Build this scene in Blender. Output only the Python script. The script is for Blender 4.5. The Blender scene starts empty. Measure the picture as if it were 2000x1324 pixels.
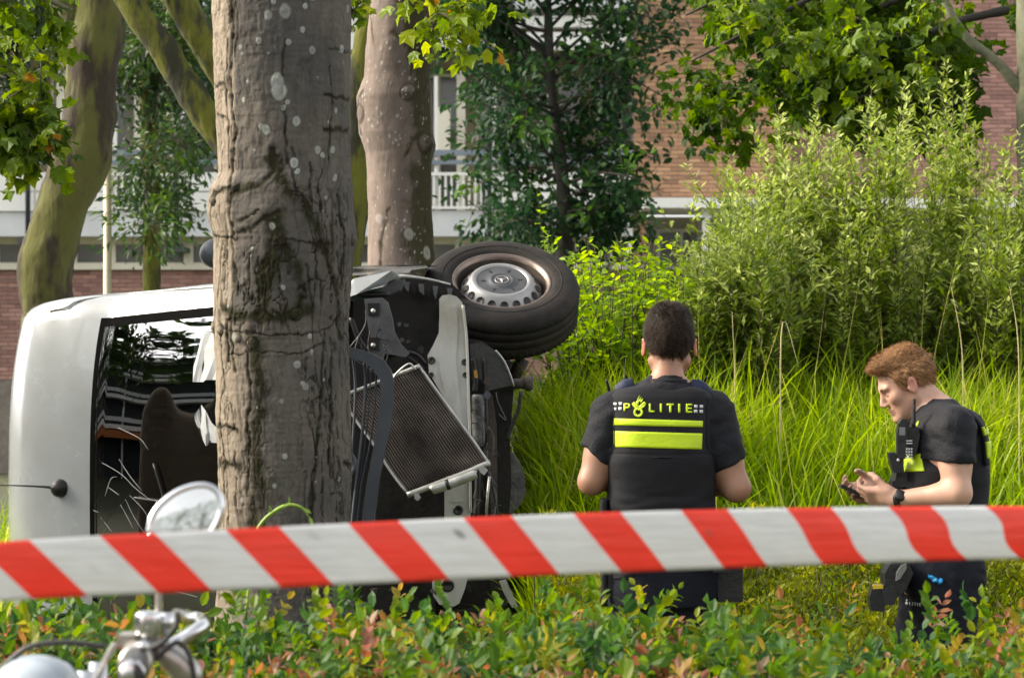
import bpy, bmesh, math, random
import numpy as np
from mathutils import Vector, Matrix
from mathutils.bvhtree import BVHTree

R = math.radians
rng = np.random.default_rng(7)
random.seed(7)
scene = bpy.context.scene
COL = scene.collection

# ------------------------------------------------------------------ camera
F, H, HY = 5555.56, 1.61, 713.0          # focal length in photo pixels, eye height, horizon row
cam = bpy.data.cameras.new("camera"); cam.lens = 100; cam.sensor_width = 36
cam.shift_y = 0.0255; cam.clip_start = 0.1; cam.clip_end = 900
cam.dof.use_dof = True; cam.dof.focus_distance = 10.4; cam.dof.aperture_fstop = 8.0
camo = bpy.data.objects.new("camera", cam); COL.objects.link(camo)
camo.location = (0, 0, H); camo.rotation_euler = (R(90), 0, 0)
scene.camera = camo

# ------------------------------------------------------------------ light
SUN_AZ, SUN_EL = R(-84), R(33)           # azimuth from +Y, clockwise seen from above
world = bpy.data.worlds.new("World"); scene.world = world; world.use_nodes = True
wn = world.node_tree.nodes; wl = world.node_tree.links
bg = wn["Background"]; sky = wn.new("ShaderNodeTexSky"); sky.sky_type = 'NISHITA'
sky.sun_disc = False; sky.sun_elevation = SUN_EL; sky.sun_rotation = SUN_AZ
sky.air_density = 1.0; sky.dust_density = 3.0; sky.ozone_density = 1.0
hs = wn.new("ShaderNodeHueSaturation"); hs.inputs["Saturation"].default_value = 0.12
wl.new(sky.outputs[0], hs.inputs["Color"]); wl.new(hs.outputs[0], bg.inputs[0])
bg.inputs[1].default_value = 0.15
sun = bpy.data.lights.new("sun", 'SUN'); sun.energy = 2.6; sun.angle = R(18); sun.color = (1.0, 0.86, 0.64)
suno = bpy.data.objects.new("sun", sun); COL.objects.link(suno)
sd = Vector((math.sin(SUN_AZ)*math.cos(SUN_EL), math.cos(SUN_AZ)*math.cos(SUN_EL), math.sin(SUN_EL)))
suno.rotation_euler = sd.to_track_quat('Z', 'Y').to_euler(); suno.location = (-20, 5, 20)
scene.view_settings.view_transform = 'Standard'; scene.view_settings.look = 'None'
scene.view_settings.gamma = 1; scene.view_settings.use_curve_mapping = False
scene.view_settings.exposure = 1.55
scene.render.engine = 'CYCLES'
scene.cycles.use_denoising = True
scene.cycles.max_bounces = 7; scene.cycles.diffuse_bounces = 3; scene.cycles.transmission_bounces = 5
scene.cycles.transparent_max_bounces = 12; scene.cycles.sample_clamp_indirect = 6

# ------------------------------------------------------------------ helpers
def P(px, py, d):
    """the point of the place that shows at photo pixel (px, py) when it stands d metres away"""
    return Vector(((px-1000)*d/F, d, H-(py-HY)*d/F))
def px2x(px, d): return (px-1000)*d/F
def py2z(py, d): return H-(py-HY)*d/F

def link(name, me, parent=None, m=None, loc=None):
    o = bpy.data.objects.new(name, me); COL.objects.link(o)
    if parent is not None: o.parent = parent
    if m is not None:
        me.materials.clear()
        for q in (m if isinstance(m, (list, tuple)) else [m]): me.materials.append(q)
    if loc is not None: o.location = loc
    return o
def tag(o, label=None, cat=None, group=None, kind=None):
    if label: o["label"] = label
    if cat: o["category"] = cat
    if group: o["group"] = group
    if kind: o["kind"] = kind
    return o
def empty(name, loc, label, cat, group=None):
    """things parent their parts; parts are modelled in world space, so the parent offset is undone"""
    o = bpy.data.objects.new(name, None); COL.objects.link(o); o.location = loc; o.empty_display_size = .1
    return tag(o, label, cat, group)
def under(o, parent):
    o.parent = parent; o.matrix_parent_inverse = Matrix.Translation(parent.location).inverted(); return o
def part(name, me, m, parent, label=None, kind=None):
    o = link(name, me, None, m)
    if parent is not None:
        root = parent
        while root.parent is not None: root = root.parent
        o.parent = parent; o.matrix_parent_inverse = Matrix.Translation(root.location).inverted() if parent is root else Matrix()
        if parent is not root: o.matrix_parent_inverse = Matrix()
    if label: o["label"] = label
    if kind: o["kind"] = kind
    return o

def np_mesh(name, V, Fc, attrs=None, smooth=False, mi=None):
    """V (n,3); Fc (m,3) or (m,4) int or a list of such arrays"""
    V = np.asarray(V, np.float32)
    if not isinstance(Fc, (list, tuple)): Fc = [Fc]
    Fc = [np.asarray(f, np.int32) for f in Fc if len(f)]
    me = bpy.data.meshes.new(name)
    me.vertices.add(len(V)); me.vertices.foreach_set("co", V.ravel())
    tot = np.concatenate([np.full(len(f), f.shape[1], np.int32) for f in Fc])
    idx = np.concatenate([f.ravel() for f in Fc])
    start = np.concatenate([[0], np.cumsum(tot)[:-1]]).astype(np.int32)
    me.loops.add(len(idx)); me.loops.foreach_set("vertex_index", idx)
    me.polygons.add(len(tot)); me.polygons.foreach_set("loop_start", start)
    if mi is not None: me.polygons.foreach_set("material_index", np.asarray(mi, np.int32))
    me.polygons.foreach_set("use_smooth", np.full(len(tot), bool(smooth)))
    me.update(calc_edges=True)
    for k, a in (attrs or {}).items():
        at = me.attributes.new(k, 'FLOAT', 'POINT'); at.data.foreach_set("value", np.asarray(a, np.float32).ravel())
    return me

def bm_mesh(name, bm, smooth=False):
    me = bpy.data.meshes.new(name); bmesh.ops.recalc_face_normals(bm, faces=bm.faces)
    if smooth:
        for f in bm.faces: f.smooth = True
    bm.to_mesh(me); bm.free(); return me

def bevel_all(bm, w, seg=2):
    es = [e for e in bm.edges if len(e.link_faces) == 2 and e.calc_face_angle(0) > .5]
    if w > 0 and es: bmesh.ops.bevel(bm, geom=es, offset=w, segments=seg, affect='EDGES', profile=.5, clamp_overlap=True)

def box_bm(bm, lo, hi, M=None):
    v = [bm.verts.new((M @ Vector((x, y, z))) if M else (x, y, z)) for x in (lo[0], hi[0]) for y in (lo[1], hi[1]) for z in (lo[2], hi[2])]
    for f in ((0,1,3,2), (4,6,7,5), (0,4,5,1), (2,3,7,6), (0,2,6,4), (1,5,7,3)): bm.faces.new([v[i] for i in f])
def boxm(name, lo, hi, bev=0.0, M=None, seg=2):
    bm = bmesh.new(); box_bm(bm, lo, hi, M); bevel_all(bm, bev, seg); return bm_mesh(name, bm)
def boxes(name, L, bev=0.0):
    bm = bmesh.new()
    for lo, hi in L: box_bm(bm, lo, hi)
    bevel_all(bm, bev, 1); return bm_mesh(name, bm)

def prism(name, pts, d, depth, bev=.004, seg=2, tilt=None):
    """a plate of real thickness: outline given as photo pixels at distance d (or per-point distances), thickness 'depth' going away"""
    bm = bmesh.new(); n = len(pts)
    dd = d if isinstance(d, (list, tuple)) else [d]*n
    a = [bm.verts.new(P(p[0], p[1], q)) for p, q in zip(pts, dd)]
    b = [bm.verts.new(v.co + Vector((0, depth, 0))) for v in a]
    bm.faces.new(a); bm.faces.new(b[::-1])
    for i in range(n): bm.faces.new([a[i], b[i], b[(i+1) % n], a[(i+1) % n]])
    bevel_all(bm, bev, seg); return bm_mesh(name, bm)

def spline(pts, n):
    """Catmull-Rom through pts (any dimension)"""
    p = np.asarray(pts, float); p = np.vstack([2*p[0]-p[1], p, 2*p[-1]-p[-2]]); m = len(p)-3
    t = np.linspace(0, m, n); i = np.clip(t.astype(int), 0, m-1); u = (t-i)[:, None]
    a, b, c, e = p[i], p[i+1], p[i+2], p[i+3]
    return .5*((2*b)+(-a+c)*u+(2*a-5*b+4*c-e)*u**2+(-a+3*b-3*c+e)*u**3)

def tube_arrays(path, rad, k=10, caps=True, flat=1.0):
    p = np.asarray(path, float); n = len(p); r = np.broadcast_to(np.asarray(rad, float), (n,))
    T = np.gradient(p, axis=0); T /= np.linalg.norm(T, axis=1)[:, None]+1e-12
    up = np.array([0, 0, 1.]) if abs(T[0][2]) < .9 else np.array([0, 1., 0])
    N = np.zeros_like(p); u = up-np.dot(up, T[0])*T[0]; u /= np.linalg.norm(u)
    for i in range(n):
        u = u-np.dot(u, T[i])*T[i]; u /= np.linalg.norm(u)+1e-12; N[i] = u
    B = np.cross(T, N); a = np.linspace(0, 2*np.pi, k, endpoint=False)
    V = p[:, None]+r[:, None, None]*(np.cos(a)[None, :, None]*N[:, None]+flat*np.sin(a)[None, :, None]*B[:, None])
    V = V.reshape(-1, 3); i, j = np.meshgrid(np.arange(n-1), np.arange(k), indexing='ij'); j2 = (j+1) % k
    Q = np.stack([i*k+j, i*k+j2, (i+1)*k+j2, (i+1)*k+j], -1).reshape(-1, 4); Tn = np.zeros((0, 3), int)
    if caps:
        c0, c1 = len(V), len(V)+1; V = np.vstack([V, p[0], p[-1]]); jj = np.arange(k)
        Tn = np.vstack([np.stack([np.full(k, c0), (jj+1) % k, jj], 1), np.stack([np.full(k, c1), (n-1)*k+jj, (n-1)*k+(jj+1) % k], 1)])
    return V, Q, Tn
def tube(name, path, rad, k=10, n=None, flat=1.0):
    if n:
        q = np.hstack([np.asarray(path, float), np.broadcast_to(np.asarray(rad, float), (len(path),))[:, None]]); q = spline(q, n); path, rad = q[:, :3], np.maximum(q[:, 3], 1e-4)
    V, Q, T = tube_arrays(path, rad, k, flat=flat); return np_mesh(name, V, [Q, T], smooth=True)
def tubes(name, L, k=8):
    Vs, Qs, Ts, o = [], [], [], 0
    for path, rad in L:
        V, Q, T = tube_arrays(path, rad, k); Vs.append(V); Qs.append(Q+o); Ts.append(T+o); o += len(V)
    return np_mesh(name, np.vstack(Vs), [np.vstack(Qs), np.vstack(Ts)], smooth=True)
def lathe(name, prof, k=48, M=Matrix(), smooth=True, shape=None):
    """prof = list of (radius, height along local Z)"""
    a = np.linspace(0, 2*np.pi, k, endpoint=False); pr = np.asarray(prof, float); n = len(pr)
    V = np.stack([pr[:, None, 0]*np.cos(a), pr[:, None, 0]*np.sin(a), np.repeat(pr[:, 1:2], k, 1)], -1).reshape(-1, 3)
    Mn = np.array(M); V = V @ Mn[:3, :3].T+Mn[:3, 3]
    i, j = np.meshgrid(np.arange(n-1), np.arange(k), indexing='ij'); j2 = (j+1) % k
    Q = np.stack([i*k+j, i*k+j2, (i+1)*k+j2, (i+1)*k+j], -1).reshape(-1, 4)
    return np_mesh(name, V, Q, smooth=smooth)

# value noise, fbm in numpy
_perm = rng.integers(0, 2**31, 4096).astype(np.int64)
_val = rng.random(4096).astype(np.float32)
def vnoise(p):
    p = np.asarray(p, np.float32); i = np.floor(p).astype(np.int64); f = p-i; f = f*f*(3-2*f); out = 0
    for dx in (0, 1):
        hx = _perm[(i[..., 0]+dx) & 4095]; wx = f[..., 0] if dx else 1-f[..., 0]
        for dy in (0, 1):
            hy = _perm[(hx+i[..., 1]+dy) & 4095]; wy = f[..., 1] if dy else 1-f[..., 1]
            for dz in (0, 1):
                out = out+wx*wy*(f[..., 2] if dz else 1-f[..., 2])*_val[(hy+i[..., 2]+dz) & 4095]
    return out*2-1
def fbm(p, o=4, g=.5):
    p = np.asarray(p, np.float32); s, a, t = 0, 1., 0
    for k in range(o): s = s+a*vnoise(p*(2**k)+17.3*k); t += a; a *= g
    return s/t
def sstep(a, b, x): t = np.clip((x-a)/(b-a), 0, 1); return t*t*(3-2*t)

# ------------------------------------------------------------------ materials
def new_mat(name):
    m = bpy.data.materials.new(name); m.use_nodes = True; n = m.node_tree.nodes; return m, n, m.node_tree.links, n["Principled BSDF"]
def mat(name, col, rough=.6, metal=0., var=.15, scale=8., bump=.0, bscale=60., spec=.5, col2=None, cover=.5, coat=0., stretch=(1, 1, 1), ior=None, hw=.15):
    """colour broken up by noise (towards col2), relief by noise"""
    m, n, l, b = new_mat(name)
    tc = n.new("ShaderNodeTexCoord"); mp = n.new("ShaderNodeMapping"); mp.inputs["Scale"].default_value = stretch
    l.new(tc.outputs["Object"], mp.inputs[0])
    nz = n.new("ShaderNodeTexNoise"); nz.inputs["Scale"].default_value = scale; nz.inputs["Detail"].default_value = 6; nz.inputs["Roughness"].default_value = .6
    l.new(mp.outputs[0], nz.inputs["Vector"])
    rp = n.new("ShaderNodeValToRGB"); c = np.array(col); c2 = np.array(col2) if col2 is not None else c*(1-var)
    rp.color_ramp.elements[0].position = max(0, cover-hw); rp.color_ramp.elements[0].color = (*c2, 1)
    rp.color_ramp.elements[1].position = min(1, cover+hw); rp.color_ramp.elements[1].color = (*(c if col2 is not None else np.minimum(c*(1+var), 1)), 1)
    l.new(nz.outputs[0], rp.inputs[0]); l.new(rp.outputs[0], b.inputs["Base Color"])
    b.inputs["Roughness"].default_value = rough; b.inputs["Metallic"].default_value = metal; b.inputs["Specular IOR Level"].default_value = spec
    b.inputs["Coat Weight"].default_value = coat
    if ior: b.inputs["IOR"].default_value = ior
    rr = n.new("ShaderNodeMapRange"); rr.inputs["To Min"].default_value = max(.02, rough-.1); rr.inputs["To Max"].default_value = min(1, rough+.1)
    l.new(nz.outputs[0], rr.inputs[0]); l.new(rr.outputs[0], b.inputs["Roughness"])
    if bump:
        n2 = n.new("ShaderNodeTexNoise"); n2.inputs["Scale"].default_value = bscale; n2.inputs["Detail"].default_value = 5
        l.new(mp.outputs[0], n2.inputs["Vector"]); bp = n.new("ShaderNodeBump"); bp.inputs["Strength"].default_value = bump; bp.inputs["Distance"].default_value = .01
        l.new(n2.outputs[0], bp.inputs["Height"]); l.new(bp.outputs[0], b.inputs["Normal"])
    return m
def leaf_mat(name, stops, trans=.45, rough=.5, spec=.35, tgain=2.0):
    """colour from the leaf's own random number; light passes through the blade"""
    m, n, l, b = new_mat(name)
    at = n.new("ShaderNodeAttribute"); at.attribute_name = "rnd"; oi = n.new("ShaderNodeObjectInfo")
    ad = n.new("ShaderNodeMath"); ad.operation = 'ADD'; ad.inputs[1].default_value = 0
    l.new(at.outputs["Fac"], ad.inputs[0])
    rp = n.new("ShaderNodeValToRGB"); e = rp.color_ramp.elements
    while len(e) < len(stops): e.new(.5)
    for i, (p_, c) in enumerate(stops): e[i].position = p_; e[i].color = (*c, 1)
    l.new(ad.outputs[0], rp.inputs[0])
    tc = n.new("ShaderNodeTexCoord"); nz = n.new("ShaderNodeTexNoise"); nz.inputs["Scale"].default_value = 45; l.new(tc.outputs["Object"], nz.inputs["Vector"])
    mr = n.new("ShaderNodeMapRange"); mr.inputs["To Min"].default_value = .7; mr.inputs["To Max"].default_value = 1.3; l.new(nz.outputs[0], mr.inputs[0])
    hv = n.new("ShaderNodeHueSaturation"); l.new(rp.outputs[0], hv.inputs["Color"]); l.new(mr.outputs[0], hv.inputs["Value"]); hv.inputs["Saturation"].default_value = 1.12
    l.new(hv.outputs[0], b.inputs["Base Color"]); b.inputs["Roughness"].default_value = rough; b.inputs["Specular IOR Level"].default_value = spec
    tr = n.new("ShaderNodeBsdfTranslucent"); h2 = n.new("ShaderNodeHueSaturation"); h2.inputs["Value"].default_value = tgain; h2.inputs["Hue"].default_value = .485
    l.new(hv.outputs[0], h2.inputs["Color"]); l.new(h2.outputs[0], tr.inputs[0])
    mx = n.new("ShaderNodeMixShader"); mx.inputs[0].default_value = trans; l.new(b.outputs[0], mx.inputs[1]); l.new(tr.outputs[0], mx.inputs[2])
    l.new(mx.outputs[0], n["Material Output"].inputs[0]); return m

# ------------------------------------------------------------------ leaves
def tmpl_simple():                                   # folded diamond, 2 triangles
    return np.array([[0, 0, 0], [-.22, .45, .05], [0, 1, -.08], [.22, .45, .05]]), np.array([[0, 1, 2], [0, 2, 3]])
def tmpl_oval(w=.28):                                # folded oval with midrib
    V = [[0, 0, 0], [-w*.8, .28, .05], [0, .3, -.01], [w*.8, .28, .05], [-w*.85, .65, .03], [0, .66, -.03], [w*.85, .65, .03], [0, 1, -.12]]
    return np.array(V), np.array([[0, 1, 2], [0, 2, 3], [1, 4, 5], [1, 5, 2], [2, 5, 6], [2, 6, 3], [4, 7, 5], [5, 7, 6]])
def tmpl_palmate():                                  # five-lobed plane or maple leaf
    a = np.array([-155, -118, -95, -62, -42, -22, 0, 22, 42, 62, 95, 118, 155])*math.pi/180
    r = np.array([.24, .40, .34, .52, .40, .43, .66, .43, .40, .52, .34, .40, .24])
    z = np.array([.02, -.05, .03, -.08, .05, .0, -.12, 0, .05, -.08, .03, -.05, .02])
    V = np.stack([r*np.sin(a), .25+r*np.cos(a), z], 1); V = np.vstack([[0, .25, 0], V]); n = len(a)
    return V, np.array([[0, i+1, i+2] for i in range(n-1)]+[[0, n, 1]])
def frames(D, N):
    """matrices whose Y is the leaf axis D and whose Z is about N"""
    D = D/(np.linalg.norm(D, axis=1)[:, None]+1e-9); X = np.cross(D, N); X /= np.linalg.norm(X, axis=1)[:, None]+1e-9
    Z = np.cross(X, D); return np.stack([X, D, Z], -1)
def leaves_mesh(name, tm, pos, D, N, size, rnd):
    TV, TF = tm; M = frames(D, N)*np.asarray(size)[:, None, None]
    V = np.einsum('nij,kj->nki', M, TV)+pos[:, None]; n, k = len(pos), len(TV)
    Fc = (TF[None]+(np.arange(n)*k)[:, None, None]).reshape(-1, TF.shape[1])
    return np_mesh(name, V.reshape(-1, 3), Fc, {"rnd": np.repeat(rnd, k)})
LEAFCACHE = {}
def leaves(parent, tm, pos, D, N, size, rnd, m, key, single=0, massname="foliage", near=None):
    """the 'single' leaves that show largest as parts of their own, all others joined in one part"""
    n = len(pos); order = np.arange(n)
    if single:
        dist = np.linalg.norm(pos-np.array([0, 0, H]), axis=1)
        vis = (np.abs(pos[:, 0]/pos[:, 1]*F) < 1010) & (np.abs(HY-662+(H-pos[:, 2])/pos[:, 1]*F) < 670)
        score = size/dist*np.where(vis, 1, .01)
        if near is not None: score = score*near
        order = np.argsort(-score); s = order[:single]; M = frames(D[s], N[s])
        for a, i in enumerate(s):
            b = int(np.clip(rnd[i], 0, .999)*24); kk = (key, b)
            if kk not in LEAFCACHE:
                me = np_mesh("leaf", tm[0], tm[1], {"rnd": np.full(len(tm[0]), (b+.5)/24)}); me.materials.append(m); LEAFCACHE[kk] = me
            o = bpy.data.objects.new("leaf", LEAFCACHE[kk]); COL.objects.link(o)
            mw = Matrix.Identity(4)
            for r_ in range(3):
                for c_ in range(3): mw[r_][c_] = M[a][r_, c_]*size[i]
                mw[r_][3] = pos[i][r_]
            o.parent = parent; o.matrix_parent_inverse = Matrix.Translation(parent.location).inverted(); o.matrix_basis = mw
        order = order[single:]
    if len(order):
        me = leaves_mesh(massname, tm, pos[order], D[order], N[order], size[order], rnd[order])
        return part(massname, me, m, parent, kind="stuff")
def rand_dir(n, up=0.):
    v = rng.normal(size=(n, 3)); v[:, 2] += up; return v/np.linalg.norm(v, axis=1)[:, None]

# ------------------------------------------------------------------ the lie of the land
def ground_h(x, y):
    x = np.asarray(x, float); y = np.asarray(y, float)
    bank = 1.15*sstep(10.4, 13.6, y-.15*(x-1))*sstep(-.12, .14, x)*(1-sstep(19, 27, y))
    return bank+.03*vnoise(np.stack([x*.8, y*.8, 0*x], -1))*sstep(9.6, 11, y)*sstep(.3, 1, x)
# ================================================================== materials of the place
M_soil = mat("soil", (.055, .045, .028), .95, var=.4, scale=6, bump=.6, bscale=30, col2=(.04, .06, .018))
M_twig = mat("twig_bark", (.07, .055, .035), .85, var=.3, scale=30, bump=.4)
M_moss = mat("mossy_bark", (.080, .080, .016), .95, hw=.055, scale=5, col2=(.030, .021, .010), cover=.52, bump=1., bscale=30, stretch=(1, 1, .35))
M_moss_thin = mat("green_moss_bark", (.095, .098, .006), .95, hw=.06, scale=8, col2=(.020, .020, .006), cover=.5, bump=1., bscale=30, stretch=(1, 1, .35))
M_darkbark = mat("dark_bark", (.035, .03, .025), .9, scale=12, bump=.8, bscale=40, stretch=(1, 1, .3))
M_pale_bark = mat("plane_bark", (.17, .17, .11), .85, scale=7, col2=(.10, .105, .06), bump=.5, bscale=30)
M_L_dark = leaf_mat("leaf_dark", [(0, (.010, .032, .014)), (.5, (.018, .052, .018)), (.85, (.032, .075, .020)), (1, (.06, .13, .02))], trans=.3, rough=.55, spec=.25)
M_L_far = leaf_mat("leaf_far_green", [(0, (.014, .035, .012)), (.6, (.03, .065, .015)), (1, (.07, .13, .02))], trans=.3)
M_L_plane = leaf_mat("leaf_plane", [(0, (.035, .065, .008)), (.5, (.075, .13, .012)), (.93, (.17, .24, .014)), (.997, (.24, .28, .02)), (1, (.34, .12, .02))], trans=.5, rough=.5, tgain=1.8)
M_L_plane_shaded = leaf_mat("leaf_plane_shaded", [(0, (.016, .040, .005)), (.5, (.042, .085, .006)), (1, (.12, .19, .008))], trans=.48, rough=.6, spec=.2, tgain=1.7)  # plane leaves in shade: the shade is put into a darker green
M_L_willow = leaf_mat("leaf_willow", [(0, (.026, .055, .008)), (.35, (.085, .14, .016)), (.7, (.18, .245, .045)), (1, (.38, .43, .18))], trans=.42, rough=.5)
M_L_bright = leaf_mat("leaf_bright", [(0, (.08, .15, .01)), (.5, (.17, .29, .015)), (1, (.32, .45, .03))], trans=.5, rough=.4)
M_L_cover = leaf_mat("leaf_cover", [(0, (.03, .045, .004)), (.5, (.12, .15, .008)), (.85, (.25, .27, .014)), (1, (.32, .30, .03))], trans=.4, rough=.5)
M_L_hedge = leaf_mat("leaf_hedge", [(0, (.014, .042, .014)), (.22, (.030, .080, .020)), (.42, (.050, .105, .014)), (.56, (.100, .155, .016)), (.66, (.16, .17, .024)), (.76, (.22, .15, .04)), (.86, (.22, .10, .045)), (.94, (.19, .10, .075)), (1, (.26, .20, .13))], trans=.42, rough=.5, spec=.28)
M_grass = leaf_mat("grass_blade", [(0, (.035, .07, .006)), (.3, (.11, .19, .010)), (.7, (.20, .30, .020)), (.9, (.31, .40, .055)), (.96, (.36, .38, .10)), (1, (.38, .31, .14))], trans=.5, rough=.5)
M_white = mat("white_panel", (.82, .81, .76), .55, var=.04, scale=1.5, bump=.1, bscale=3)
M_cream = mat("cream_paint", (.76, .71, .57), .6, var=.05, scale=2)
M_slab = mat("concrete_slab", (.64, .65, .64), .8, var=.08, scale=2, bump=.2)
M_tan = mat("tan_render", (.50, .42, .28), .8, var=.08, scale=2)
M_dkgap = mat("dark_interior", (.025, .028, .032), .7, var=.2, scale=3)
M_steel = mat("grey_blue_steel", (.20, .235, .27), .45, metal=.2, var=.1, scale=4)
M_dsteel = mat("dark_grey_steel", (.06, .07, .085), .5, metal=.2, var=.1, scale=4)
M_glass_b = mat("window_pane", (.13, .125, .11), .08, var=.3, scale=.8, spec=.8)
M_curtain = mat("curtain_cloth", (.32, .30, .26), .9, var=.15, scale=5, stretch=(6, 1, .3))
M_mortar = mat("mortar", (.20, .17, .14), .95, var=.2, scale=10, bump=.3)
def brick_mat(name, stops):
    m, n, l, b = new_mat(name); at = n.new("ShaderNodeAttribute"); at.attribute_name = "rnd"
    rp = n.new("ShaderNodeValToRGB"); e = rp.color_ramp.elements
    while len(e) < len(stops): e.new(.5)
    for i, (p_, c) in enumerate(stops): e[i].position = p_; e[i].color = (*c, 1)
    l.new(at.outputs["Fac"], rp.inputs[0]); tc = n.new("ShaderNodeTexCoord"); nz = n.new("ShaderNodeTexNoise"); nz.inputs["Scale"].default_value = 3.0
    l.new(tc.outputs["Object"], nz.inputs[0]); mr = n.new("ShaderNodeMapRange"); mr.inputs["To Min"].default_value = .75; mr.inputs["To Max"].default_value = 1.25
    l.new(nz.outputs[0], mr.inputs[0]); hv = n.new("ShaderNodeHueSaturation"); l.new(rp.outputs[0], hv.inputs["Color"]); l.new(mr.outputs[0], hv.inputs["Value"])
    l.new(hv.outputs[0], b.inputs["Base Color"]); b.inputs["Roughness"].default_value = .9; return m
M_brick_o = brick_mat("orange_brown_brick", [(0, (.25, .14, .085)), (.5, (.42, .235, .13)), (1, (.56, .34, .19))])
M_brick_p = brick_mat("pinkish_brick", [(0, (.24, .125, .105)), (.5, (.36, .19, .155)), (1, (.46, .26, .21))])

# ================================================================== ground, one sheet to the horizon
def graded(lo, hi, dense_lo, dense_hi, n_dense, n_out):
    a = dense_lo-(dense_lo-lo)*np.linspace(1, 0, n_out, endpoint=False)**2.2
    c = dense_hi+(hi-dense_hi)*np.linspace(0, 1, n_out+1)[1:]**2.2
    return np.concatenate([a, np.linspace(dense_lo, dense_hi, n_dense), c])
gx = graded(-450, 450, -4, 5, 110, 14); gy = graded(-300, 600, 2, 28, 200, 14)
X, Y = np.meshgrid(gx, gy, indexing='ij'); nx, ny = X.shape
i, j = np.meshgrid(np.arange(nx-1), np.arange(ny-1), indexing='ij'); q = i*ny+j
g = np_mesh("ground", np.stack([X, Y, ground_h(X, Y)-.0], -1).reshape(-1, 3), np.stack([q, q+ny, q+ny+1, q+1], -1).reshape(-1, 4), smooth=True)
tag(link("ground", g, None, M_soil), kind="structure")

# ================================================================== apartment building across the back, 42 m away
BD = 42.0
def bx(px0, px1, py0, py1, y0, y1): # a box whose front face shows between these photo pixels
    return (px2x(px0, BD), y0, py2z(py1, BD)), (px2x(px1, BD), y1, py2z(py0, BD))
def bricks(parent, x0, x1, z0, z1, y, m, nparts=0, vis=None, name="brick_courses"):
    bw, bh, jx, jz = .21, .050, .011, .0125; T = np.array([[a, b, c] for a in (0, 1) for b in (0, 1) for c in (0, 1)], float)
    TF = np.array([(0,1,3,2), (4,6,7,5), (0,4,5,1), (2,3,7,6), (0,2,6,4), (1,5,7,3)])
    L = []; r = 0; z = z0
    while z < z1-.02:
        x = x0-(bw+jx)*(.5 if r % 2 else 0)
        while x < x1:
            a, b = max(x, x0), min(x+bw, x1)
            if b-a > .03: L.append((a, y-random.uniform(.008, .014), z, b-a, .04, min(bh, z1-z)))
            x += bw+jx
        z += bh+jz; r += 1
    L = np.array(L); rn = np.clip(rng.normal(.5, .25, len(L)), 0, .999); idx = np.arange(len(L))
    if nparts:
        c = vis; sc = ((L[:, 0]-c[0])/c[2])**2+((L[:, 2]-c[1])/c[3])**2; idx = np.argsort(sc); s = idx[:nparts]; cache = {}
        for k in s:
            b = int(rn[k]*12); w = round(float(L[k, 3]), 2)
            if (b, w) not in cache:
                me = np_mesh("brick", T*np.array([L[k, 3], .04, L[k, 5]]), TF, {"rnd": np.full(8, (b+.5)/12)}); me.materials.append(m); cache[(b, w)] = me
            o = bpy.data.objects.new("brick", cache[(b, w)]); COL.objects.link(o); o.parent = parent; o.matrix_parent_inverse = Matrix.Translation(parent.location).inverted(); o.location = L[k, :3]
        idx = idx[nparts:]
    V = (T[None]*L[idx][:, None, 3:]+L[idx][:, None, :3]).reshape(-1, 3)
    Fc = (TF[None]+(np.arange(len(idx))*8)[:, None, None]).reshape(-1, 4)
    part(name, np_mesh(name, V, Fc, {"rnd": np.repeat(rn[idx], 8)}), m, parent, kind="stuff")

apt = empty("apartment_building", (0, BD, 0), "low apartment building across the back with white balconies and brick walls", "building")
part("wall", boxes("wall", [((-16, 44.6, 0), (px2x(1238, BD), 45, 12)), ((-16, 42.9, 3.15), (px2x(1238, BD)-.0, 44.6, 3.3))]), M_tan, apt, "tan rendered rear wall of the balconies")
# ground floor: brick, then a strip of windows under the balcony slab
part("wall", boxes("wall", [((-16, 42.45, 0), (px2x(1240, BD), 42.8, py2z(524, BD)))]), M_mortar, apt, "pinkish brick ground floor wall")
bricks(apt, -9.5, px2x(1238, BD), 1.4, py2z(526, BD), 42.45, M_brick_p)
part("window_sill", boxm("window_sill", *bx(-900, 1240, 514, 525, 42.33, 42.47), .01), M_cream, apt)
part("window_head", boxm("window_head", *bx(-900, 1240, 462, 472, 42.36, 42.6), .01), M_cream, apt)
k = -860
while k < 1200:
    w = empty_w = None
    fr = part("window", boxes("window", [bx(k, k+9, 472, 514, 42.38, 42.5), bx(k+62+5, k+62+14, 472, 514, 42.38, 42.5), bx(k+9, k+67, 472, 475, 42.40, 42.5), bx(k+9, k+67, 511, 514, 42.40, 42.5)]), M_cream, apt)
    part("pane", boxm("pane", *bx(k+9, k+67, 475, 511, 42.44, 42.46)), M_glass_b, fr)
    k += 76.4
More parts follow.
